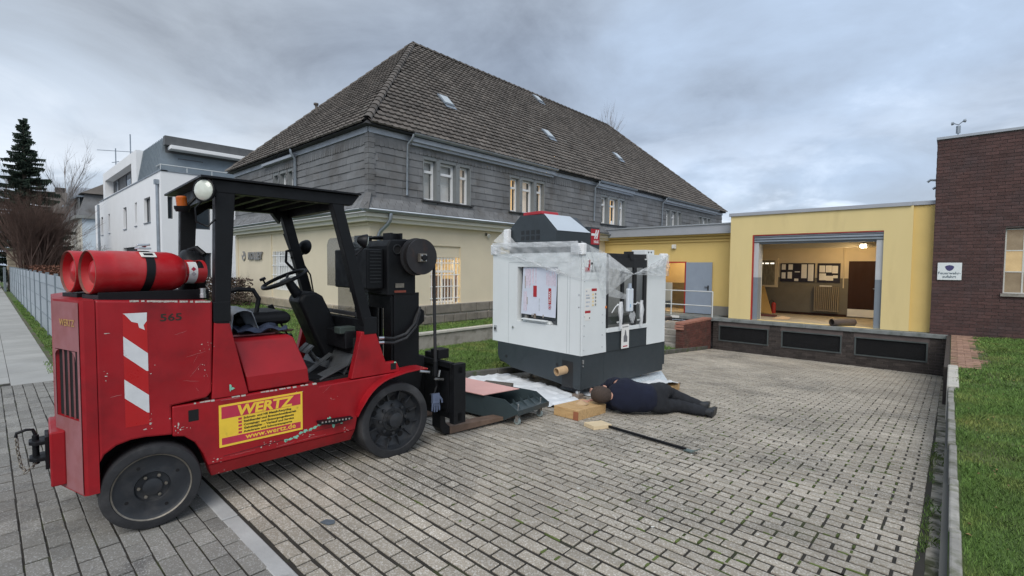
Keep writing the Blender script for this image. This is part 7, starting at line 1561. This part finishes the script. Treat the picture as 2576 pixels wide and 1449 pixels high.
armL = [(-.47,.16,.10,.075),(-.56,.32,.08,.056),(-.62,.42,.08,.046),(-.76,.32,.10,.036),(-.84,.24,.11,.026)]
P_ = tors+head+legU+legL+armU+armL; nT, nH, nU, nL, aU, aL = len(tors), len(head), len(legU), len(legL), len(armU), len(armL)
E_ = [(i, i+1) for i in range(nT-1)]+[(nT-1, nT)]+[(nT+i, nT+i+1) for i in range(nH-1)]; b = nT+nH
E_ += [(0, b)]+[(b+i, b+i+1) for i in range(nU-1)]; b += nU; E_ += [(0, b)]+[(b+i, b+i+1) for i in range(nL-1)]; b += nL
E_ += [(3, b)]+[(b+i, b+i+1) for i in range(aU-1)]; hU = b+aU-1; b += aU; E_ += [(3, b)]+[(b+i, b+i+1) for i in range(aL-1)]; hL = b+aL-1
sh_ = [(p[0], p[1], p[2], p[3]*(.74 if i < 3 else .90), (p[4] if len(p) > 4 else p[3])*(.74 if i < 3 else .90)) if i < nT or i >= nT+nH else p for i, p in enumerate(P_)]
body = skin('body', sh_, E_, MT['skin'])
def hand(base, d, side):
    base, d, side = Vector(base), Vector(d).normalized(), Vector(side).normalized(); nrm = d.cross(side); pts = [(*base,.026,.020), (*(base+d*.045),.036,.017), (*(base+d*.075),.038,.014)]; ed = [(0,1),(1,2)]
    for k, ln in enumerate((.070,.080,.075,.058)):
        o_ = base+d*.078+side*(-.028+.019*k); i0 = len(pts); pts += [(*o_,.0095), (*(o_+d*ln*.5+nrm*.006),.0085), (*(o_+d*ln*.85+nrm*.022),.0075)]; ed += [(2, i0), (i0, i0+1), (i0+1, i0+2)]
    i0 = len(pts); o_ = base+d*.03-side*.035; pts += [(*o_,.012), (*(o_+d*.03-side*.018),.010), (*(o_+d*.055-side*.018+nrm*.01),.009)]; ed += [(1, i0), (i0, i0+1), (i0+1, i0+2)]
    return skin('hand', pts, ed, MT['skin'])
hand((-.60,.68,.16), (-.4,.8,-.2), (0,.2,1)); hand((-.84,.22,.11), (-.9,-.1,.1), (0,1,.2))
# clothes follow the body
def sub(ids, extra=.012, scale=1.0): return [(P_[i][0], P_[i][1], P_[i][2], P_[i][3]*scale+extra, (P_[i][4] if len(P_[i]) > 4 else P_[i][3])*scale+extra) for i in ids]
bU = nT+nH+nU+nL
ids = [0,1,2,3,4]+[bU+k for k in range(aU)][:-1]+[bU+aU+k for k in range(aL)][:-1]
sp_ = sub(ids, .022); sp_[0] = (.03,.10,.215,.178,.196); sp_[4] = (-.655,.073,.235,.084,.088)
se = [(0,1),(1,2),(2,3),(3,4),(3,5)]+[(5+i,6+i) for i in range(aU-2)]+[(3,5+aU-1)]+[(5+aU-1+i,6+aU-1+i) for i in range(aL-2)]
swo = skin('sweater', sp_, se, MT['sweater'])
i0 = nT+nH
def folds(o, size, st, seed):
    tx = bpy.data.textures.new('folds', 'CLOUDS'); tx.noise_scale = size; tx.noise_depth = 2; d = o.modifiers.new('f', 'DISPLACE'); d.texture = tx; d.strength = st; d.mid_level = .5; d.texture_coords = 'LOCAL'
folds(swo, .07, .028, 1); tp = [(.0,.10,.21,.156,.176)]+sub([i0+k for k in range(6)], .016)+sub([i0+nU+k for k in range(6)], .016)+[(-.13,.10,.213,.142,.160)]
tro = skin('trousers', tp, [(0,1)]+[(1+i,2+i) for i in range(5)]+[(0,7)]+[(7+i,8+i) for i in range(5)]+[(0,13)], MT['trousers']); folds(tro, .06, .026, 2)
def shoe(a, heel, toe, up):
    a, heel, toe, up = map(Vector, (a, heel, toe, up)); d = (toe-heel).normalized(); s = d.cross(up).normalized(); mb = MB(); rings = []
    for t, w_, h_ in ((-.045,.030,.085),(-.02,.046,.125),(.04,.050,.125),(.10,.050,.095),(.17,.052,.070),(.235,.050,.058),(.275,.036,.040),(.295,.012,.020)):
        c = heel+d*t; rings.append([c+s*w_*math.cos(an)*(1 if math.sin(an) > -.2 else 1.02)+up*(h_*max(math.sin(an), -.22)+.012) for an in [2*PI*i/14 for i in range(14)]])
    o = mb.loft(rings).build('shoe', MT['shoe'], man, smooth=60)
    q = MB(); rings = [[heel+d*t+s*w_*math.cos(an)+up*(z_) for an in [2*PI*i/14 for i in range(14)]][:8] for t, w_, z_ in ()]; 
    sol = [(-.05,.030),(.0,.050),(.09,.048),(.17,.056),(.235,.055),(.29,.034)]; poly = [heel+d*t+s*w_ for t, w_ in sol]+[heel+d*t-s*w_ for t, w_ in reversed(sol)]
    n_ = len(poly); q.add([p-up*.012 for p in poly]+[p+up*.008 for p in poly], [tuple(range(n_)), tuple(range(2*n_-1, n_-1, -1))]+[(i,(i+1)%n_,(i+1)%n_+n_,i+n_) for i in range(n_)]); q.build('sole', MT['machine_black'], o)
shoe((0,0,0), (.76,.13,.115), (.92,.35,.080), (-.80,.58,.12)); shoe((0,0,0), (.75,-.02,.058), (.93,.19,.052), (-.75,.64,.10))
# hair cap and ear on the upturned side
mb = MB(); mb.lathe([(.0,-.122),(.055,-.113),(.092,-.08),(.109,-.025),(.111,.012),(.106,.045),(.096,.075),(.082,.105),(.070,.125)], (-.738,.070,.243), (1,.10,-.05), 28, caps=False); mb.build('hair', MT['hair'], man, smooth=180)
q = MB(); ear = Vector((-.685,.085,.335)); q.lathe([(.0,0),(.018,.002),(.026,.010),(.024,.018),(.014,.014),(.0,.010)], ear, (.25,-.25,1), 14); q.build('ear', MT['skin'], man, smooth=180)
q = MB(); q.loft([[(-.76+dx, .180+dy, .240+dz) for dx, dz in ((-.012,-.012),(.012,-.012),(.012,.012),(-.012,.012))] for dy in (0,)]+[[(-.735+dx, .212, .240+dz) for dx, dz in ((-.006,-.006),(.006,-.006),(.006,.006),(-.006,.006))]]); q.build('nose', MT['skin'], man, smooth=60)
q = MB()
for dz in (-.03,.03): q.lathe([(0,0),(.010,.0),(.0,.006)], (-.76,.176,.240+dz), (0,1,0), 10)
q.build('eye', m('eye_white', (.6,.6,.58), .3, var=0), man); q = MB(); q.box(-.70,-.692,.168,.176,.220,.260); q.build('mouth', m('lips', (.35,.13,.10), .6, var=0), man)
